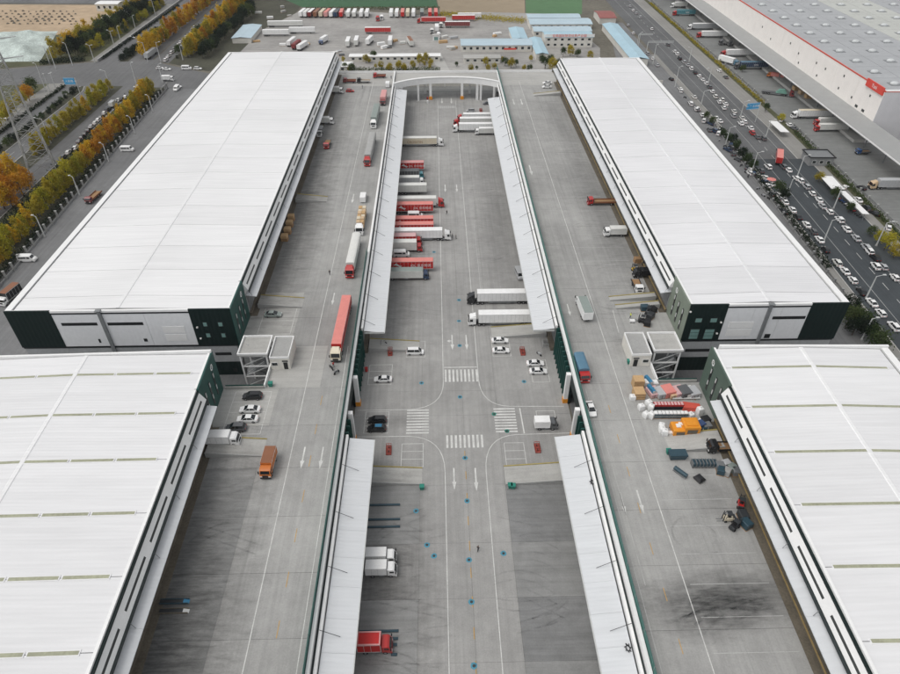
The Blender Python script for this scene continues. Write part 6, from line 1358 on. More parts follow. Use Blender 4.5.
# ================================================================ BLUE-ROOFED BUILDINGS AND YARDS BEYOND
def shed(label, x0, x1, y0, y1, h, roof, rise, wall='cream_wall', along='X', cat='building', win=True, storeys=1):
    t = thing('blue_roofed_building' if 'blue' in roof else 'shed', label, cat, ((x0+x1)/2, (y0+y1)/2, 0)); a, b = (x1-x0)/2, (y1-y0)/2
    part('wall', MB().box(-a, a, -b, b, 0, h), wall, t)
    if along == 'X':
        for s in (-1, 1): part('roof_slope', MB().add([(-a-.4, s*(b+.5), h-.05), (a+.4, s*(b+.5), h-.05), (a+.4, s*.02, h+rise), (-a-.4, s*.02, h+rise), (-a-.4, s*(b+.5), h+.12), (a+.4, s*(b+.5), h+.12), (a+.4, s*.02, h+rise+.17), (-a-.4, s*.02, h+rise+.17)], [(0,1,2,3), (4,7,6,5), (0,4,5,1), (1,5,6,2), (2,6,7,3), (3,7,4,0)]), roof, t)
        part('gable', MB().loft([[(x_, -b, h+.001), (x_, b, h+.001), (x_, 0, h+rise-.12)] for x_ in (-a, a)]), wall, t)
    else:
        for s in (-1, 1): part('roof_slope', MB().add([(s*(a+.5), -b-.4, h-.05), (s*(a+.5), b+.4, h-.05), (s*.02, b+.4, h+rise), (s*.02, -b-.4, h+rise), (s*(a+.5), -b-.4, h+.12), (s*(a+.5), b+.4, h+.12), (s*.02, b+.4, h+rise+.17), (s*.02, -b-.4, h+rise+.17)], [(0,1,2,3), (4,7,6,5), (0,4,5,1), (1,5,6,2), (2,6,7,3), (3,7,4,0)]), roof, t)
    if win:
        n = max(2, int(2*a / 4)); sth = h / storeys
        for k in range(n):
            x_ = -a + 2*a*(k+.5)/n
            for q in range(storeys):
                f = part('window', MB().box(x_-.95, x_+.95, -b-.06, -b-.002, q*sth + sth*.35, q*sth + sth*.8), 'trim_white', t); part('pane', MB().box(x_-.85, x_+.85, -b-.08, -b-.061, q*sth + sth*.38, q*sth + sth*.77), 'pane_dark', f)
    return t
def pxr(x0, x1, yt, yb_, z):
    a, y1 = at(x0, yt, z); b, y0 = at(x1, yb_, z); c, _ = at(x0, yb_, z); return min(a, c), b, y0, y1
def shed_px(label, x0, x1, yt, yb_, h, roof, rise, **k):
    xa, y1 = at(x0, yt, h); xb, _ = at(x1, yt, h); _, y0 = at(x1, yb_, h); xc, _ = at(x0, yb_, h); xd, _ = at(x1, yb_, h)
    return shed(label, (xa+xc)/2, (xb+xd)/2, y0, y1, h, roof, rise, **k)
shed_px('long blue-roofed shed, farthest of the four stacked rows', 527, 579, 14, 17.5, 3.4, 'blue_roof', .8); shed_px('blue-roofed shed, second farthest of the stacked rows', 529, 590, 18.5, 24, 3.4, 'blue_roof', 1); shed_px('blue-roofed shed right behind the sign building', 533, 590, 26.5, 31, 3.6, 'blue_roof', 1)
tb = shed_px('two-storey cream building with blue roof and red characters', 544, 591, 31.5, 37, 6.2, 'blue_roof_b', 1.0, storeys=2)
ty = -max(v.co.y for v in tb.children[0].data.vertices)
part('sign_strip', MB().box(-16, 16, ty - .3, ty - .1, 6.25, 8.0), 'trim_white', tb); o = lettering('宝鼎国际物流信息产业园', tb, 0, ty - .33, 6.4, 2.0, 'sign_red')
shed_px('long low blue-roofed shed with a red banner, left of the sign building', 461, 531, 39, 45, 4, 'blue_roof', 1.0); x, y = at(510, 48.5, 3); o = MB().box(-3.8, 3.8, -.1, .1, 0, 1.0); bn = link('banner', o.mesh('banner', 'sign_red'), None, (x, y - .5, 2.4)); tag(bn, 'red banner on the long low blue-roofed shed', 'banner')
shed_px('narrow blue-roofed wing running towards the camera by the sign building', 533, 544, 38, 54, 3.6, 'blue_roof_b', .8, along='Y', win=False); shed_px('short blue-roofed wing behind the long low shed', 511, 525, 28, 39, 3.6, 'blue_roof_b', .8, along='Y', win=False)
x0, y0 = at(628, 56, 4); x1, y1 = at(607, 24, 4); shed('long bright blue-roofed shed beside the right road', x1 - 3, x1 + 7, y0 - 6, y1, 4, 'blue_roof_b', .9, along='Y', win=False)
shed_px('red-roofed house beside the right road in the distance', 597, 613, 11, 18, 4, 'red_roof', 1.2, win=False); shed_px('small blue-roofed shed left of the lorry park', 238, 256, 25, 38, 3.2, 'blue_roof', .6, along='Y', win=False)
shed_px('long white low shed behind the tree line left of the bridge', 350, 440, 54, 56, 3, 'trim_white', .3, win=True); shed_px('pale flat shed at the right end behind the bridge', 464, 500, 55, 58, 3, 'concrete_pale', .3)
shed_px('long white building at the far top left beyond the sand lot', 98, 120, 1, 4, 5, 'trim_white', .4, cat='building'); shed_px('white-roofed shed beside the tree line at top left', 108, 124, 9, 20, 5, 'trim_white', .6, along='Y', win=False)
for (x0_, x1_, yt, yb_, h, lb) in [(340, 352, 62, 66.5, 3, 'white gate canopy behind the far left deck corner')]: shed_px(lb, x0_, x1_, yt, yb_, h, 'trim_white', .3)
x, y = at(436, 40); t = thing('kiosk', 'small white kiosk with a teal panel in the lorry park', 'kiosk', (x, y, 0)); part('wall', MB().box(-2.2, 2.2, -2, 2, 0, 3.2), 'trim_white', t); part('panel', MB().box(-1.2, 1.4, -2.08, -2.003, .4, 2.4), 'pane_teal', t); part('roof', MB().box(-2.5, 2.5, -2.3, 2.3, 3.205, 3.4), 'concrete_pale', t)
sheet('rear_lane', pxs((428, 54), (441, 54), (450, 71), (440, 71)), .03, 'concrete_pale')
for i in range(26):                                            # clutter of pallets and crates in the far yards
    px, py = tr.choice([(448, 45), (452, 52), (460, 60), (442, 60), (500, 36), (492, 35), (280, 47), (262, 44), (270, 20), (284, 14), (283, 8), (258, 14), (308, 43), (312, 44), (384, 48), (400, 44), (448, 37), (455, 48), (340, 54), (470, 62)]); px += tr.uniform(-7, 7); py += tr.uniform(-3, 3)
    x, y = at(px, py); c = tr.choice(['box_offwhite', 'box_silver', 'concrete_pale', 'box_grey', 'wood', 'trim_white']); sz = tr.uniform(1.2, 3); hh = tr.uniform(.8, 2.2)
    tt = thing('pallet_stack', f'{c.split("_")[-1]} stack of goods beyond the bridge, {nth(i)} counting outwards from the blue wing', 'stack', (x, y, 0), tr.uniform(0, 1), 'goods in the far yards'); part('goods', MB().cham(-sz, sz, -1, 1, .16, hh, .1), c, tt); part('pallet', MB().box(-sz - .05, sz + .05, -1.05, 1.05, 0, .155), 'wood_dark', tt)
# sand lot heaps and the tarpaulin-covered spoil heap
hm = []
for q in range(3):
    rd = random.Random(40 + q); hm.append(MB().loft([[(r*math.cos(a)*rd.uniform(.85, 1.15), r*.8*math.sin(a)*rd.uniform(.85, 1.15), z) for a in [i*.785 for i in range(8)]] for r, z in ((1.9, -.05), (1.3, .8), (.5, 1.4))]).mesh('spoil_heap', ['brown_strip', 'dirt', 'brown_strip'][q]))
k = 0
for j in range(6):
    for i in range(13):
        px, py = 3 + i*6.4 + j*2.2 - 6, 11.5 + j*2.6 + i*.02 - (j > 3)*.8
        if tr.random() < .16 or px > 78 or px < -2: continue
        x, y = at(px + tr.uniform(-1, 1), py + tr.uniform(-.5, .5)); o = link('spoil_heap', hm[tr.randrange(3)], None, (x, y, .02), tr.uniform(0, 3)); s_ = tr.uniform(.4, .75); o.scale = (s_, s_, s_)
        tag(o, f'small dark heap on the sandy lot, {nth(i)} from the left in the {nth(j)} row', 'heap', 'spoil heaps on the sandy lot')
rd = random.Random(9); nx, ny = 40, 28; tx0, ty0 = at(-30, 61); pts = []
c0, c1, c2, c3 = at(-40, 62), at(40, 61.5), at(58, 31), at(34, 30)
import mathutils
vs_ = []
for j in range(ny + 1):
    for i in range(nx + 1):
        u, v = i / nx, j / ny
        a = Vector(c0).lerp(Vector(c1), u); b = Vector((c3[0] - 60, c3[1] - 14)).lerp(Vector(c2), u); p = a.lerp(b, v)
        edge = min(1, 5*min(u, 1-u)) * min(1, 4*min(v, 1-v)); nz = mathutils.noise.noise(Vector((p.x*.05, p.y*.05, 0))) * 3.2 + mathutils.noise.noise(Vector((p.x*.16, p.y*.16, 3))) * 1.8
        vs_.append((p.x, p.y, max(0, (3.6 + nz)) * edge ** .7 + .03))
me = bpy.data.meshes.new('tarpaulin_heap'); me.from_pydata(vs_, [], [(j*(nx+1)+i, j*(nx+1)+i+1, (j+1)*(nx+1)+i+1, (j+1)*(nx+1)+i) for j in range(ny) for i in range(nx)]); me.materials.append(M('tarp_teal')); me.polygons.foreach_set('use_smooth', [True]*len(me.polygons))
o = link('tarpaulin_heap', me); tag(o, 'big spoil heap covered with pale teal tarpaulin at the upper left', 'heap')

# ================================================================ GOODS ON THE RIGHT DECK, SMALL THINGS
def gp(zx, zy, z=DZ): return at(620 + zx/7.49, 370 + zy/7.49, z)
def goods(name, lb, cat, zx, zy, parts, rz=0.0, grp=None):
    x, y = gp(zx, zy); t = thing(name, lb, cat, (x, y, DZ), rz, grp)
    for nm, mb, m in parts: part(nm, mb, m, t)
    return t
pal = lambda a, b: ('pallet', MB().box(-a, a, -b, b, 0, .15), 'wood_dark')
goods('wooden_crate', 'tall tan wooden crate at the left end of goods pile, farther one', 'crate', 128, 120, [('body', MB().cham(-1.2, 1.2, -1.1, 1.1, .16, 2.5, .04), 'wood'), ('batten', MB().box(-1.25, 1.25, -1.16, -1.101, .9, 1.05).box(-1.25, 1.25, -1.16, -1.101, 2.0, 2.15), 'wood_dark'), pal(1.2, 1.1)])
goods('wooden_crate', 'tan wooden crate at the left end of goods pile, nearer one', 'crate', 135, 195, [('body', MB().cham(-1.2, 1.2, -1.3, 1.3, .16, 1.9, .04), 'wood'), ('batten', MB().box(-1.25, 1.25, -1.36, -1.301, .7, .85).box(-1.25, 1.25, -1.36, -1.301, 1.5, 1.65), 'wood_dark'), pal(1.2, 1.3)])
goods('white_carton', 'white carton between tan crates and blue panels', 'carton', 180, 115, [('body', MB().cham(-.9, .9, -.8, .8, .16, 1.5, .06), 'bag_white'), pal(.9, .8)])
for i, (zx, zy) in enumerate([(205, 110), (225, 178)]): goods('blue_panel_stack', 'upright bright blue panel stack among the goods, ' + ('farther' if i == 0 else 'nearer') + ' one', 'panel', zx, zy, [('panel', MB().box(-.35, .35, -1.3, 1.3, .02, 2.0), 'roll_blue'), ('edge', MB().box(-.4, .4, -1.34, -1.301, .02, 2.05), 'steel_pale')], .3)
goods('bulk_bag', 'white bulk bag beside the light well at the goods pile', 'bag', 255, 115, [('bag', MB().cham(-.75, .75, -.7, .7, .0, 1.5, .3), 'bag_white')])
rowp = [(245, 'roof_fade_pink', 'pink'), (300, 'box_silver', 'pale grey'), (352, 'roof_fade_red', 'red-pink'), (392, 'box_tan', 'tan'), (432, 'roof_fade_pink', 'salmon'), (474, 'box_grey', 'dark grey'), (510, 'box_offwhite', 'off-white'), (540, 'box_silver', 'silver')]
for i, (zx, m, nm) in enumerate(rowp): goods('pallet_load', f'{nm} wrapped pallet load in the back row of goods', 'pallet load', zx, 178 + (i % 2) * 6, [('load', MB().cham(-1.25, 1.25, -1.5, 1.5, .16, 1.2 + .3*(i % 3), .08), m), ('strap', MB().box(-.5, -.4, -1.53, -1.501, .16, 1.1).box(.4, .5, -1.53, -1.501, .16, 1.1), 'slot_dark'), pal(1.25, 1.5)], .25)
goods('pipe_bundle', 'bundle of grey pipes in front of the pallet loads', 'pipes', 490, 212, [('pipe', MB().cyl((-3.2, -.4 + .4*k, .35), (3.2, -.4 + .4*k, .35), .2, n=8), 'steel_pale') for k in range(3)] + [('bearer', MB().box(-2.2, -2, -.7, .7, 0, .149).box(2, 2.2, -.7, .7, 0, .149), 'wood_dark')])
for i in range(9):                                            # row of red crates with white lids
    goods('red_crate_stack', f'stack of red crates, {nth(i)} from the left in the red row', 'crate stack', 258 + 24.5*i, 285, [('crate', MB().cham(-.36, .36, -.6, .6, .02 + .5*k, .5 + .5*k, .03), 'cloth_dark' if k < 2 else 'cloth_red') for k in range(3)] + [('lid', MB().box(-.26, .26, -.5, .5, 1.503, 1.56), 'roof_fade_pink')], 0, 'stacks of red crates')
goods('red_cover_sheet', 'red sheet draped over low goods at the end of the red row', 'sheet', 535, 285, [('sheet', MB().loft([[(-2.3, -1.1, .0), (2.3, -1.1, 0), (2.3, 1.1, 0), (-2.3, 1.1, 0)], [(-2.2, -.9, 1.2), (1.9, -.8, .6), (2.0, .9, .5), (-2.1, .9, 1.3)]]), 'red_trim')])
for i, (zx, zy, h) in enumerate([(90, 220, 1.4), (155, 295, 1.6), (208, 270, 1.9), (190, 350, 1.5), (232, 355, 1.7), (228, 300, 1.8), (305, 440, 1.7), (330, 485, 1.7), (312, 465, 1.6), (590, 330, 2.2), (525, 350, 1.2), (608, 395, 1.4)]):
    goods('bulk_bag', 'white bulk bag ' + ['standing alone at the far left corner of the goods', 'at the left end of the drum row, farthest left', 'topmost at the left end of the red crates', 'at the near left corner of the drum row', 'beside the first blue container of the front row', 'between the red crates and the blue containers', 'in the trio left of the orange machine, farthest', 'in the trio left of the orange machine, nearest', 'in the trio left of the orange machine, middle', 'tall at the right end of the container row', 'lying flat right of the container row', 'behind the orange machine at the right'][i], 'bag', zx, zy, [('bag', MB().loft([[(-.56, -.56, 0), (.56, -.56, 0), (.56, .56, 0), (-.56, .56, 0)], [(-.64, -.63, h*.35), (.64, -.63, h*.4), (.63, .65, h*.35), (-.65, .63, h*.4)], [(-.6, -.6, h*.86), (.6, -.58, h*.88), (.6, .6, h*.86), (-.58, .6, h*.86)], [(-.44, -.45, h*.94), (.46, -.42, h*.92), (.44, .45, h*.95), (-.44, .46, h*.92)]]), 'bag_white'), ('tie', MB().box(-.12, .12, -.12, .12, h*.95, h + .2), 'bag_white')], .2*i)
for i in range(9): goods('liquid_container', f'blue and white caged container, {nth(i)} from the left of the front row', 'container', 262 + 28*i, 352, [('tank', MB().cham(-.38, .38, -.55, .55, .16, 1.35, .08), 'drum_blue'), ('lid', MB().cham(-.36, .36, -.5, .5, 1.352, 1.62, .12), 'bag_white'), ('cage', MB().box(-.45, .45, -.6, -.57, .5, .56).box(-.45, .45, -.6, -.57, .9, .96), 'steel_pale'), pal(.45, .58)], 0, 'caged containers in a row')
goods('orange_machine', 'large orange machine housing beside the dock ramp', 'machine', 515, 455, [('housing', MB().cham(-1.7, 1.7, -1.6, 1.6, .2, 2.6, .12), 'orange_steel'), ('grille', MB().box(-1.1, 1.1, -1.66, -1.602, .8, 1.9), 'brown_strip'), ('top_hatch', MB().cham(-1.2, 1.2, -1.0, 1.0, 2.602, 2.8, .06), 'orange_steel'), ('skid', MB().box(-1.8, 1.8, -1.3, -1.1, 0, .198).box(-1.8, 1.8, 1.1, 1.3, 0, .198), 'steel_dark')])
goods('orange_machine', 'lower orange machine with pale sacks on top', 'machine', 432, 460, [('housing', MB().cham(-1.5, 1.5, -1.5, 1.5, .2, 1.7, .12), 'orange_steel'), ('panel', MB().box(-.9, .9, -1.56, -1.502, .5, 1.3), 'brown_strip'), ('skid', MB().box(-1.6, 1.6, -1.2, -1.0, 0, .198).box(-1.6, 1.6, 1.0, 1.2, 0, .198), 'steel_dark'), ('sack', MB().cham(-.7, .3, -.5, .5, 1.702, 2.1, .15).cham(.0, .8, .2, 1.0, 1.703, 2.0, .15), 'bag_white')])
for i, (zx, zy, m) in enumerate([(605, 450, 'drum_blue'), (640, 440, 'steel_grey'), (630, 400, 'plastic_black'), (590, 440, 'cloth_blue')]): goods('goods_stack', ['dark blue stack right of the orange machine, front', 'grey stack beside the warehouse corner, front', 'black stack behind the grey one by the corner', 'navy stack touching the orange machine'][i], 'stack', zx, zy, [('goods', MB().cham(-.9, .9, -.8, .8, .16, 1.4 + .2*i, .06), m), ('strap', MB().box(-.1, .1, -.83, -.801, .16, 1.3), 'steel_pale'), pal(.9, .8)], .15*i)
goods('white_carton', 'small white carton at the foot of the orange machine', 'carton', 380, 478, [('body', MB().cham(-.7, .7, -.4, .4, 0, .6, .05), 'bag_white'), ('tape', MB().box(-.05, .05, -.41, -.402, 0, .58), 'box_tan')])
def dumpster(lb, px, py, z, L, mat, rz=0.0):
    x, y = at(px, py, z); t = thing('waste_skip', lb, 'skip', (x, y, z), rz)
    part('tub', MB().loft([[(-L/2+.3, -.8, .2), (L/2-.3, -.8, .2), (L/2-.3, .8, .2), (-L/2+.3, .8, .2)], [(-L/2, -1, 1.5), (L/2, -1, 1.5), (L/2, 1, 1.5), (-L/2, 1, 1.5)]]), mat, t); part('lid', MB().box(-L/2+.05, L/2-.05, -.95, .95, 1.505, 1.6), mat, t)
    for a in (-L/2+.5, L/2-.5): part('wheel', MB().cyl((a, -.7, .15), (a, .7, .15), .15), 'rubber', t)
dumpster('dark blue waste skip at the foot of the right deck ramp', 676.5, 457.5, DZ, 3.8, 'drum_blue')
for (px, py, z, lb) in [(668, 453.5, DZ, 'green wheeled bin beside the dark blue skip'), (422, 489, 0, 'green bin at the end of the near left dock ramp'), (510, 487.5, 0, 'green bin at the end of the near right dock ramp'), (271, 386, DZ, 'green bin below the left guard room'), (628.7, 363.5, DZ, 'green bin left of the right guard room'), (513, 488, 0, 'second green bin by the near right ramp')]:
    x, y = at(px, py, z); t = thing('waste_bin', lb, 'bin', (x, y, z)); part('body', MB().loft([[(-.35, -.35, .05), (.35, -.35, .05), (.35, .35, .05), (-.35, .35, .05)], [(-.5, -.5, 1.05), (.5, -.5, 1.05), (.5, .5, 1.05), (-.5, .5, 1.05)]]), 'bin_green', t); part('lid', MB().cham(-.53, .53, -.53, .53, 1.052, 1.2, .05), 'bin_green', t)
x, y = at(680, 474, DZ); t = thing('roll_cart', 'cart carrying a slanted blue roll below the skip', 'cart', (x, y, DZ), -.9); part('frame', MB().box(-1.5, 1.5, -.5, .5, .15, .3), 'steel_grey', t); part('roll', MB().cyl((-1.5, 0, .75), (1.5, 0, .75), .42, n=10), 'drum_blue', t); part('roll_end', MB().cyl((-1.52, 0, .75), (-1.5, 0, .75), .3, n=8), 'bag_white', t)
for i in range(7):
    x, y = at(693.5 + 3.4*i, 467, DZ); t = thing('drum_rack', f'dark blue racked drums under the right canopy, {nth(i)} from the left', 'rack', (x, y, DZ), 0, 'racks of blue drums'); part('drum', MB().cyl((0, -.35, .9), (0, .35, .9), .38, n=10), 'drum_blue', t); part('drum', MB().cyl((0, .45, .9), (0, 1.1, .9), .38, n=10), 'drum_blue', t); part('rack_frame', MB().box(-.42, -.36, -.4, 1.1, 0, 1.5).box(.36, .42, -.4, 1.1, 0, 1.5).box(-.42, .42, -.4, 1.1, .35, .45), 'steelish' if False else 'steel_grey', t)
for i, (px, py, m) in enumerate([(719, 468, 'steel_grey'), (725, 466, 'box_silver'), (731, 470, 'box_greygreen'), (726, 474, 'concrete_grey'), (720, 473, 'drum_blue'), (735, 474, 'steel_grey')]):
    x, y = at(px, py, DZ); t = thing('goods_stack', ['grey', 'silver', 'grey-green', 'concrete-grey', 'blue', 'steel-coloured'][i] + ' wrapped stack beside the blue drum racks', 'stack', (x, y, DZ), .3*i); part('goods', MB().cham(-.8, .8, -.7, .7, .16, 1.5, .1), m, t); part('pallet', MB().box(-.85, .85, -.75, .75, 0, .155), 'wood_dark', t)
x, y = at(699, 480, DZ); t = thing('black_bale', 'black wrapped bale lying alone on the right deck', 'bale', (x, y, DZ), .5); part('bale', MB().loft([[(-.7, -.8, 0), (.7, -.8, 0), (.7, .8, 0), (-.7, .8, 0)], [(-.9, -.95, .5), (.9, -.95, .5), (.9, .95, .5), (-.9, .95, .5)], [(-.5, -.6, 1.0), (.5, -.6, 1.0), (.5, .6, 1.05), (-.5, .6, 1)]]), 'plastic_black', t); part('strap', MB().box(-.1, .1, -.97, .97, .4, .5), 'steel_grey', t)
def forklift(lb, px, py, z, col, rz):
    x, y = at(px, py, z); t = thing('forklift', lb, 'forklift', (x, y, z), rz)
    part('body', MB().cham(-1.2, .6, -.55, .55, .35, 1.05, .08), col, t); part('counterweight', MB().cham(-1.5, -1.21, -.55, .55, .35, 1.2, .06), 'steel_dark', t); part('seat', MB().box(-.6, -.1, -.3, .3, 1.055, 1.3), 'plastic_black', t)
    part('guard_frame', MB().bar((-.9, -.5, 1.05), (-.7, -.5, 2.1), .08).bar((-.9, .5, 1.05), (-.7, .5, 2.1), .08).bar((.5, -.5, 1.05), (.2, -.5, 2.1), .08).bar((.5, .5, 1.05), (.2, .5, 2.1), .08).box(-.75, .25, -.55, .55, 2.1, 2.16), 'steel_dark', t)
    part('mast', MB().box(.7, .82, -.4, -.3, .1, 2.4).box(.7, .82, .3, .4, .1, 2.4).box(.7, .8, -.3, .3, 1.9, 2.0), 'steel_dark', t)
    for s in (-.25, .25): part('fork', MB().box(.83, 1.9, s - .06, s + .06, .1, .16), 'steel_grey', t)
    for a in (-1.0, .35):
        for s in (-.55, .55): part('wheel', MB().cyl((a, s - .1, .28), (a, s + .1, .28), .28, n=10), 'rubber', t)
for a in [('cream forklift standing out from the near right docks', 726, 520, DZ, 'paint_cream', W_), ('black forklift under the near right canopy edge', 735, 527, DZ, 'plastic_black', .6), ('red forklift at the near right dock wall', 740, 505, DZ, 'paint_red', 1.2), ('yellow forklift in the shade under the far right canopy', 634, 271, DZ, 'paint_yellow', 2), ('dark forklift by the olive far right block', 641, 322, DZ, 'plastic_black', 2.6), ('grey forklift in the rack corner of far right docks', 648, 313, DZ, 'paint_grey', 1)]: forklift(*a)
for i, (px, py, m) in enumerate([(644, 310, 'drum_blue'), (652, 312, 'plastic_black'), (650, 318, 'steel_dark'), (647, 325, 'plastic_black'), (742, 518, 'steel_dark'), (745, 526, 'drum_blue'), (646, 266, 'plastic_black'), (650, 274, 'plastic_black'), (637, 262, 'wood_dark')]):
    x, y = at(px, py, DZ); t = thing('goods_stack', ['blue covered stack nearest the upper of two ramps', 'black covered stack between ramp and olive block', 'dark steel stack below the two ramps', 'black stack just behind the stair tower', 'dark steel stack beside the red forklift', 'blue stack nearest the camera by the cream forklift', 'black stack beside the yellow forklift', 'black stack under the canopy right of the yellow forklift', 'brown stack farthest up the shaded right docks'][i], 'stack', (x, y, DZ), .4*i, 'dark stacks at the right docks'); part('goods', MB().cham(-1, 1, -.8, .8, .16, 1.6, .12), m, t); part('pallet', MB().box(-1.05, 1.05, -.85, .85, 0, .155), 'wood_dark', t)
for i, (px, py) in enumerate([(285, 240), (288, 233), (290, 226), (291.5, 220)]):
    x, y = at(px, py, DZ); t = thing('carton_pallet', f'pallet of brown cartons at the far left docks, {nth(i)} from the near end', 'pallet load', (x, y, DZ), 0, 'pallets of brown cartons')
    for a in (-.52, .52):
        for b in (0, 1): part('carton', MB().cham(a - .5, a + .5, -1, 1, .16 + .9*b, 1.04 + .9*b, .03), 'wood' if b else 'wood_dark', t)
    part('pallet', MB().box(-1.1, 1.1, -1.05, 1.05, 0, .155), 'wood_dark', t)
for (px, py, m, lb) in [(175, 602, 'drum_blue', 'blue-ended loading plate lying at the near left docks'), (174.5, 611.5, 'brown_strip', 'brown-edged loading plate lying at the near left docks')]:
    x, y = at(px, py, DZ); t = thing('loading_plate', lb, 'loading plate', (x, y, DZ)); part('plate', MB().box(-2.5, 1.5, -.35, .35, .08, .3), 'steel_dark', t); part('rail', MB().box(-2.5, 2.4, -.45, -.36, 0, .4).box(-2.5, 2.4, .36, .45, 0, .4), m, t); part('tip', MB().loft([[(1.5, -.35, .08), (1.5, .35, .08), (1.5, .35, .3), (1.5, -.35, .3)], [(2.5, -.35, .02), (2.5, .35, .02), (2.5, .35, .06), (2.5, -.35, .06)]]), 'steel_pale' if m != 'drum_blue' else 'roll_blue', t)
# teal guide rails painted proud at the near left docks
for i, (px0, px1, py) in enumerate([(368, 400, 505.5), (368, 400, 520), (367, 400, 527.5), (359, 398.5, 632), (392, 398, 639), (391, 397, 645), (391, 397, 655)]):
    (xa, ya), (xb, _) = at(px0, py), at(px1, py); t = thing('dock_guide_rail', f'dark teal wheel guide rail at near left docks, {nth(i)} from the far end', 'guide rail', ((xa+xb)/2, ya, 0), 0, 'wheel guide rails'); L = xb - xa
    part('rail', MB().cham(-L/2, L/2, -.24, .24, .05, .3, .08), 'drum_blue', t); part('foot', MB().box(-L/2, -L/2+.3, -.2, .2, 0, .05).box(L/2-.3, L/2, -.2, .2, 0, .05), 'steel_dark', t)
# red pump cages in the bay islands
for (px, py, lb) in [(390, 356, 'red steel cage left of the white minivan'), (523, 355.5, 'red steel cage right of the upper white sedans'), (388.5, 455, 'red steel cage below the black cars'), (538, 453, 'red steel cage below the small dark-cabbed lorry'), (481, 112, 'red steel cage by the far right docks')]:
    x, y = at(px, py); t = thing('steel_cage', lb, 'cage', (x, y + 1.3, 0), .03); t.scale = (.8, .8, .9); part('base', MB().box(-.8, .8, -1.7, 1.7, 0, .25), 'red_steel', t)
    for k in range(6): part('hoop', MB().box(-.78, -.68, -1.65 + .64*k, -1.55 + .64*k, .255, 1.1).box(.68, .78, -1.65 + .64*k, -1.55 + .64*k, .255, 1.1).box(-.78, .78, -1.65 + .64*k, -1.55 + .64*k, 1.102, 1.2), 'red_steel', t)
    part('top_rail', MB().box(-.06, .06, -1.7, 1.7, 1.203, 1.28), 'red_steel', t); part('pump', MB().cyl((0, -.8, .25), (0, -.8, .8), .25).cyl((0, .8, .25), (0, .8, .8), .25), 'steel_dark', t)
# stairs with railings beside the yard wall
for (px, py, s, lb) in [(384, 345, 1, 'small concrete stair with rail by the left yard wall'), (540, 345, -1, 'small concrete stair with rail by the right yard wall')]:
    x, y = at(px, py); t = thing('outside_stair', lb, 'stair', (x, y, 0))
    for k in range(5): part('step', MB().box(-.6*s - (4-k)*.32*s, -.6*s - (5-k)*.32*s, -1, 1, 0, .24*(k+1) if s < 0 else .24*(k+1)), 'concrete_grey', t)
    part('rail', MB().bar((-.6*s, -1, 1.2), (-2.2*s, -1, 1.2), .08).bar((-.6*s, 1, 1.2), (-2.2*s, 1, 1.2), .08).bar((-2.2*s, -1, 0), (-2.2*s, -1, 1.2), .08).bar((-2.2*s, 1, 0), (-2.2*s, 1, 1.2), .08), 'steel_pale', t)
for (px, py, z, m, lb) in [(366.5, 371, 0, 'paint_red', 'small red barrel at the foot of the left green wall'), (427.5, 99, 0, 'paint_red', 'red barrel by the left bridge column')]:
    x, y = at(px, py, z); t = thing('barrel', lb, 'barrel', (x, y, z)); part('body', MB().cyl((0, 0, 0), (0, 0, 1.1), .42, n=12), m, t); part('rim', MB().cyl((0, 0, 1.1), (0, 0, 1.16), .45, n=12), m, t)
x, y = at(424, 103); t = thing('barrier_gate', 'white lifting barrier under the far bridge', 'barrier', (x, y, 0)); part('cabinet', MB().box(1.5, 2.3, -.4, .4, 0, 1.3), 'trim_white', t); part('beam', MB().box(-4, 1.49, -.06, .06, 1.0, 1.15), 'trim_white', t)
x, y = at(632, 322, DZ); t = thing('hand_cart', 'white hand cart beside a worker in yellow by far right docks', 'cart', (x, y, DZ)); part('bed', MB().cham(-.7, .7, -.45, .45, .25, .7, .04), 'trim_white', t); part('handle', MB().bar((-.7, -.4, .7), (-1, -.4, 1.1), .06).bar((-.7, .4, .7), (-1, .4, 1.1), .06).bar((-1, -.4, 1.1), (-1, .4, 1.1), .06), 'steel_grey', t); part('wheel', MB().cyl((-.4, -.5, .12), (-.4, .5, .12), .12).cyl((.4, -.5, .12), (.4, .5, .12), .12), 'rubber', t)
# whip of a broken tie rod on the near right canopy, and dark cable clumps
for (px, py, z, lb) in [(592.5, 482, 9, 'dark tangled cable on the near right canopy, farther one'), (628, 648, 9, 'dark tangled cable on the near right canopy, nearer one')]:
    x, y = at(px, py, z); t = thing('cable_tangle', lb, 'cable', (x, y, 8.76)); s = MB()
    for k in range(9): a = k*.9; s.cyl((math.cos(a)*.5, math.sin(a)*.7, .12 + .06*(k % 3)), (math.cos(a+2)*.6, math.sin(a+2)*.8, .15 + .08*(k % 4)), .06, n=5)
    part('cable', s, 'plastic_black', t)

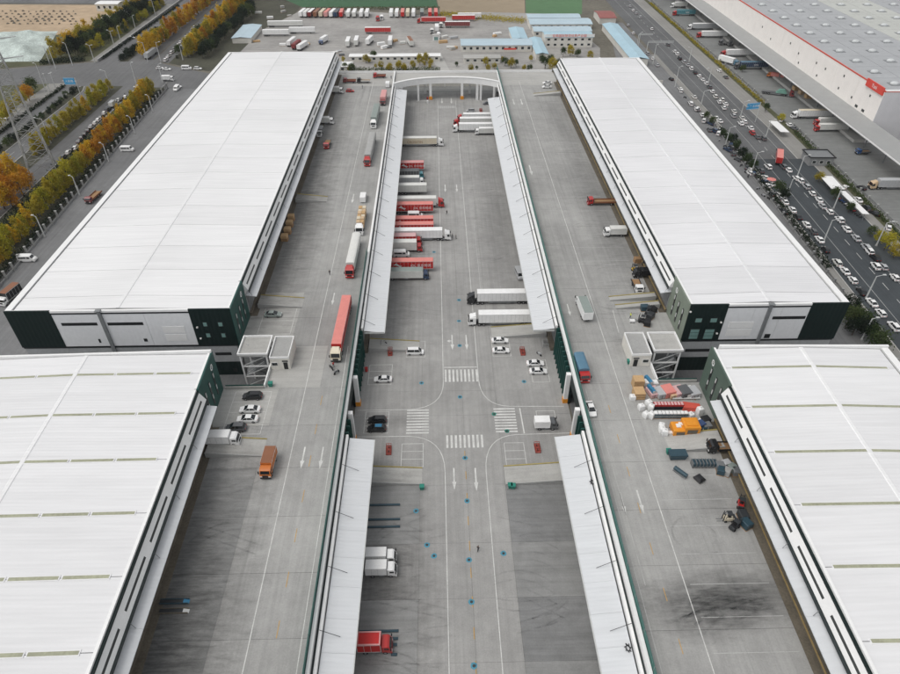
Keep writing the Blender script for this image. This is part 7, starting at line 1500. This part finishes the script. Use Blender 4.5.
# ================================================================ PEOPLE
def person_mesh(shirt, stride):
    bm_ = bpy.data.meshes.new('person')
    J = dict(pel=(0,0,.95), che=(.03,0,1.32), nec=(.02,0,1.5), hea=(.05,0,1.66), lh=(0,.1,.9), lk=(.12*stride,.11,.5), la=(.02*stride-.08*(stride>0),.11,.07), lt=(.18,.12,.04), rh=(0,-.1,.9), rk=(-.02*stride,-.11,.5), ra=(-.3*stride,-.11,.09), rt=(-.3*stride+.2,-.12,.04),
             ls=(.02,.2,1.42), le=(-.08*stride,.26,1.15), lw=(.08-.1*stride,.27,.9), lf=(.12-.1*stride,.26,.8), rs=(.02,-.2,1.42), re=(.08*stride,-.26,1.15), rw=(.2*stride+.08,-.27,.92), rf=(.24*stride+.1,-.26,.82))
    Rr = dict(pel=.15, che=.16, nec=.065, hea=.105, lh=.1, lk=.07, la=.05, lt=.04, rh=.1, rk=.07, ra=.05, rt=.04, ls=.075, le=.05, lw=.038, lf=.035, rs=.075, re=.05, rw=.038, rf=.035)
    ks = list(J); E2 = [('pel','che'), ('che','nec'), ('nec','hea'), ('pel','lh'), ('lh','lk'), ('lk','la'), ('la','lt'), ('pel','rh'), ('rh','rk'), ('rk','ra'), ('ra','rt'), ('che','ls'), ('ls','le'), ('le','lw'), ('lw','lf'), ('che','rs'), ('rs','re'), ('re','rw'), ('rw','rf')]
    bm_.from_pydata([J[k] for k in ks], [(ks.index(a), ks.index(b)) for a, b in E2], [])
    o = bpy.data.objects.new('person', bm_); C.objects.link(o)
    md = o.modifiers.new('s', 'SKIN'); sv = bm_.skin_vertices[0].data
    for i, k in enumerate(ks): sv[i].radius = (Rr[k], Rr[k]); sv[i].use_root = (k == 'pel')
    o.modifiers.new('u', 'SUBSURF').levels = 1
    dg = bpy.context.evaluated_depsgraph_get(); me = bpy.data.meshes.new_from_object(o.evaluated_get(dg)); bpy.data.objects.remove(o)
    me.materials.clear()
    for m in (shirt, 'cloth_dark', 'skin', 'plastic_black'): me.materials.append(M(m))
    for p in me.polygons:
        c = p.center; p.material_index = 2 if (c.z > 1.5 or (abs(c.y) > .22 and c.z < .93)) else 3 if c.z < .12 else 1 if c.z < .95 else 0; p.use_smooth = True
    return me
PM = {s: person_mesh(s, st) for s, st in (('cloth_dark', 1), ('cloth_red', .6), ('cloth_hivis', .4), ('cloth_blue', 1))}
hairm = MB().loft([[(.04 + math.cos(a)*r, math.sin(a)*r*.9, z) for a in [i*.785 for i in range(8)]] for r, z in ((.10, 1.68), (.118, 1.73), (.08, 1.79), (.02, 1.81))]).mesh('hair', 'hair')
for (px, py, z, sh, rz, lb) in [(330, 275, DZ, 'cloth_dark', 1.6, 'person in dark clothes walking on the left deck lane line'), (446.8, 214.5, 0, 'cloth_dark', -1, 'person in dark clothes standing in the yard by the red trailers'), (456, 239, 0, 'cloth_dark', 3, 'person in dark clothes right of the longest white lorry'), (452.3, 238, 0, 'cloth_dark', 0, 'person in dark clothes at the nose of the longest white lorry'),
     (362.5, 88.5, DZ, 'cloth_blue', .5, 'person in blue standing at the far end of left deck'), (428, 93.5, 0, 'cloth_dark', 1, 'person in dark clothes under the far bridge'), (391.3, 79, DZ, 'cloth_blue', 2, 'person in blue at the left end of the bridge'), (630, 318, DZ, 'cloth_hivis', .2, 'person in yellow high-visibility clothing by the white hand cart'),
     (333.8, 367, DZ, 'cloth_red', 2.2, 'person in red beside the two motorbikes on the left deck'), (478, 551, 0, 'cloth_dark', .8, 'person in dark clothes crossing the near yard lanes'), (575, 548, 8.2, 'cloth_dark', 2, 'x')][:10]:
    x, y = at(px, py, z); t = thing('person', lb, 'person', (x, y, z + .012), rz); link('body', PM[sh], t); link('hair', hairm, t)

# ================================================================ AIR
hz = bpy.data.materials.new('haze'); hz.use_nodes = True; ht = hz.node_tree; ht.nodes.clear()
ho = ht.nodes.new('ShaderNodeOutputMaterial'); hv = ht.nodes.new('ShaderNodeVolumePrincipled')
hv.inputs['Color'].default_value = (.93, .95, .97, 1); hv.inputs['Density'].default_value = .00006; hv.inputs['Anisotropy'].default_value = 0.0
ht.links.new(hv.outputs[0], ho.inputs['Volume']); _M['haze'] = hz
o = link('haze', MB().box(-1600, 1600, -400, 2000, -1.2, 118).mesh('haze', 'haze')); o['kind'] = 'stuff'
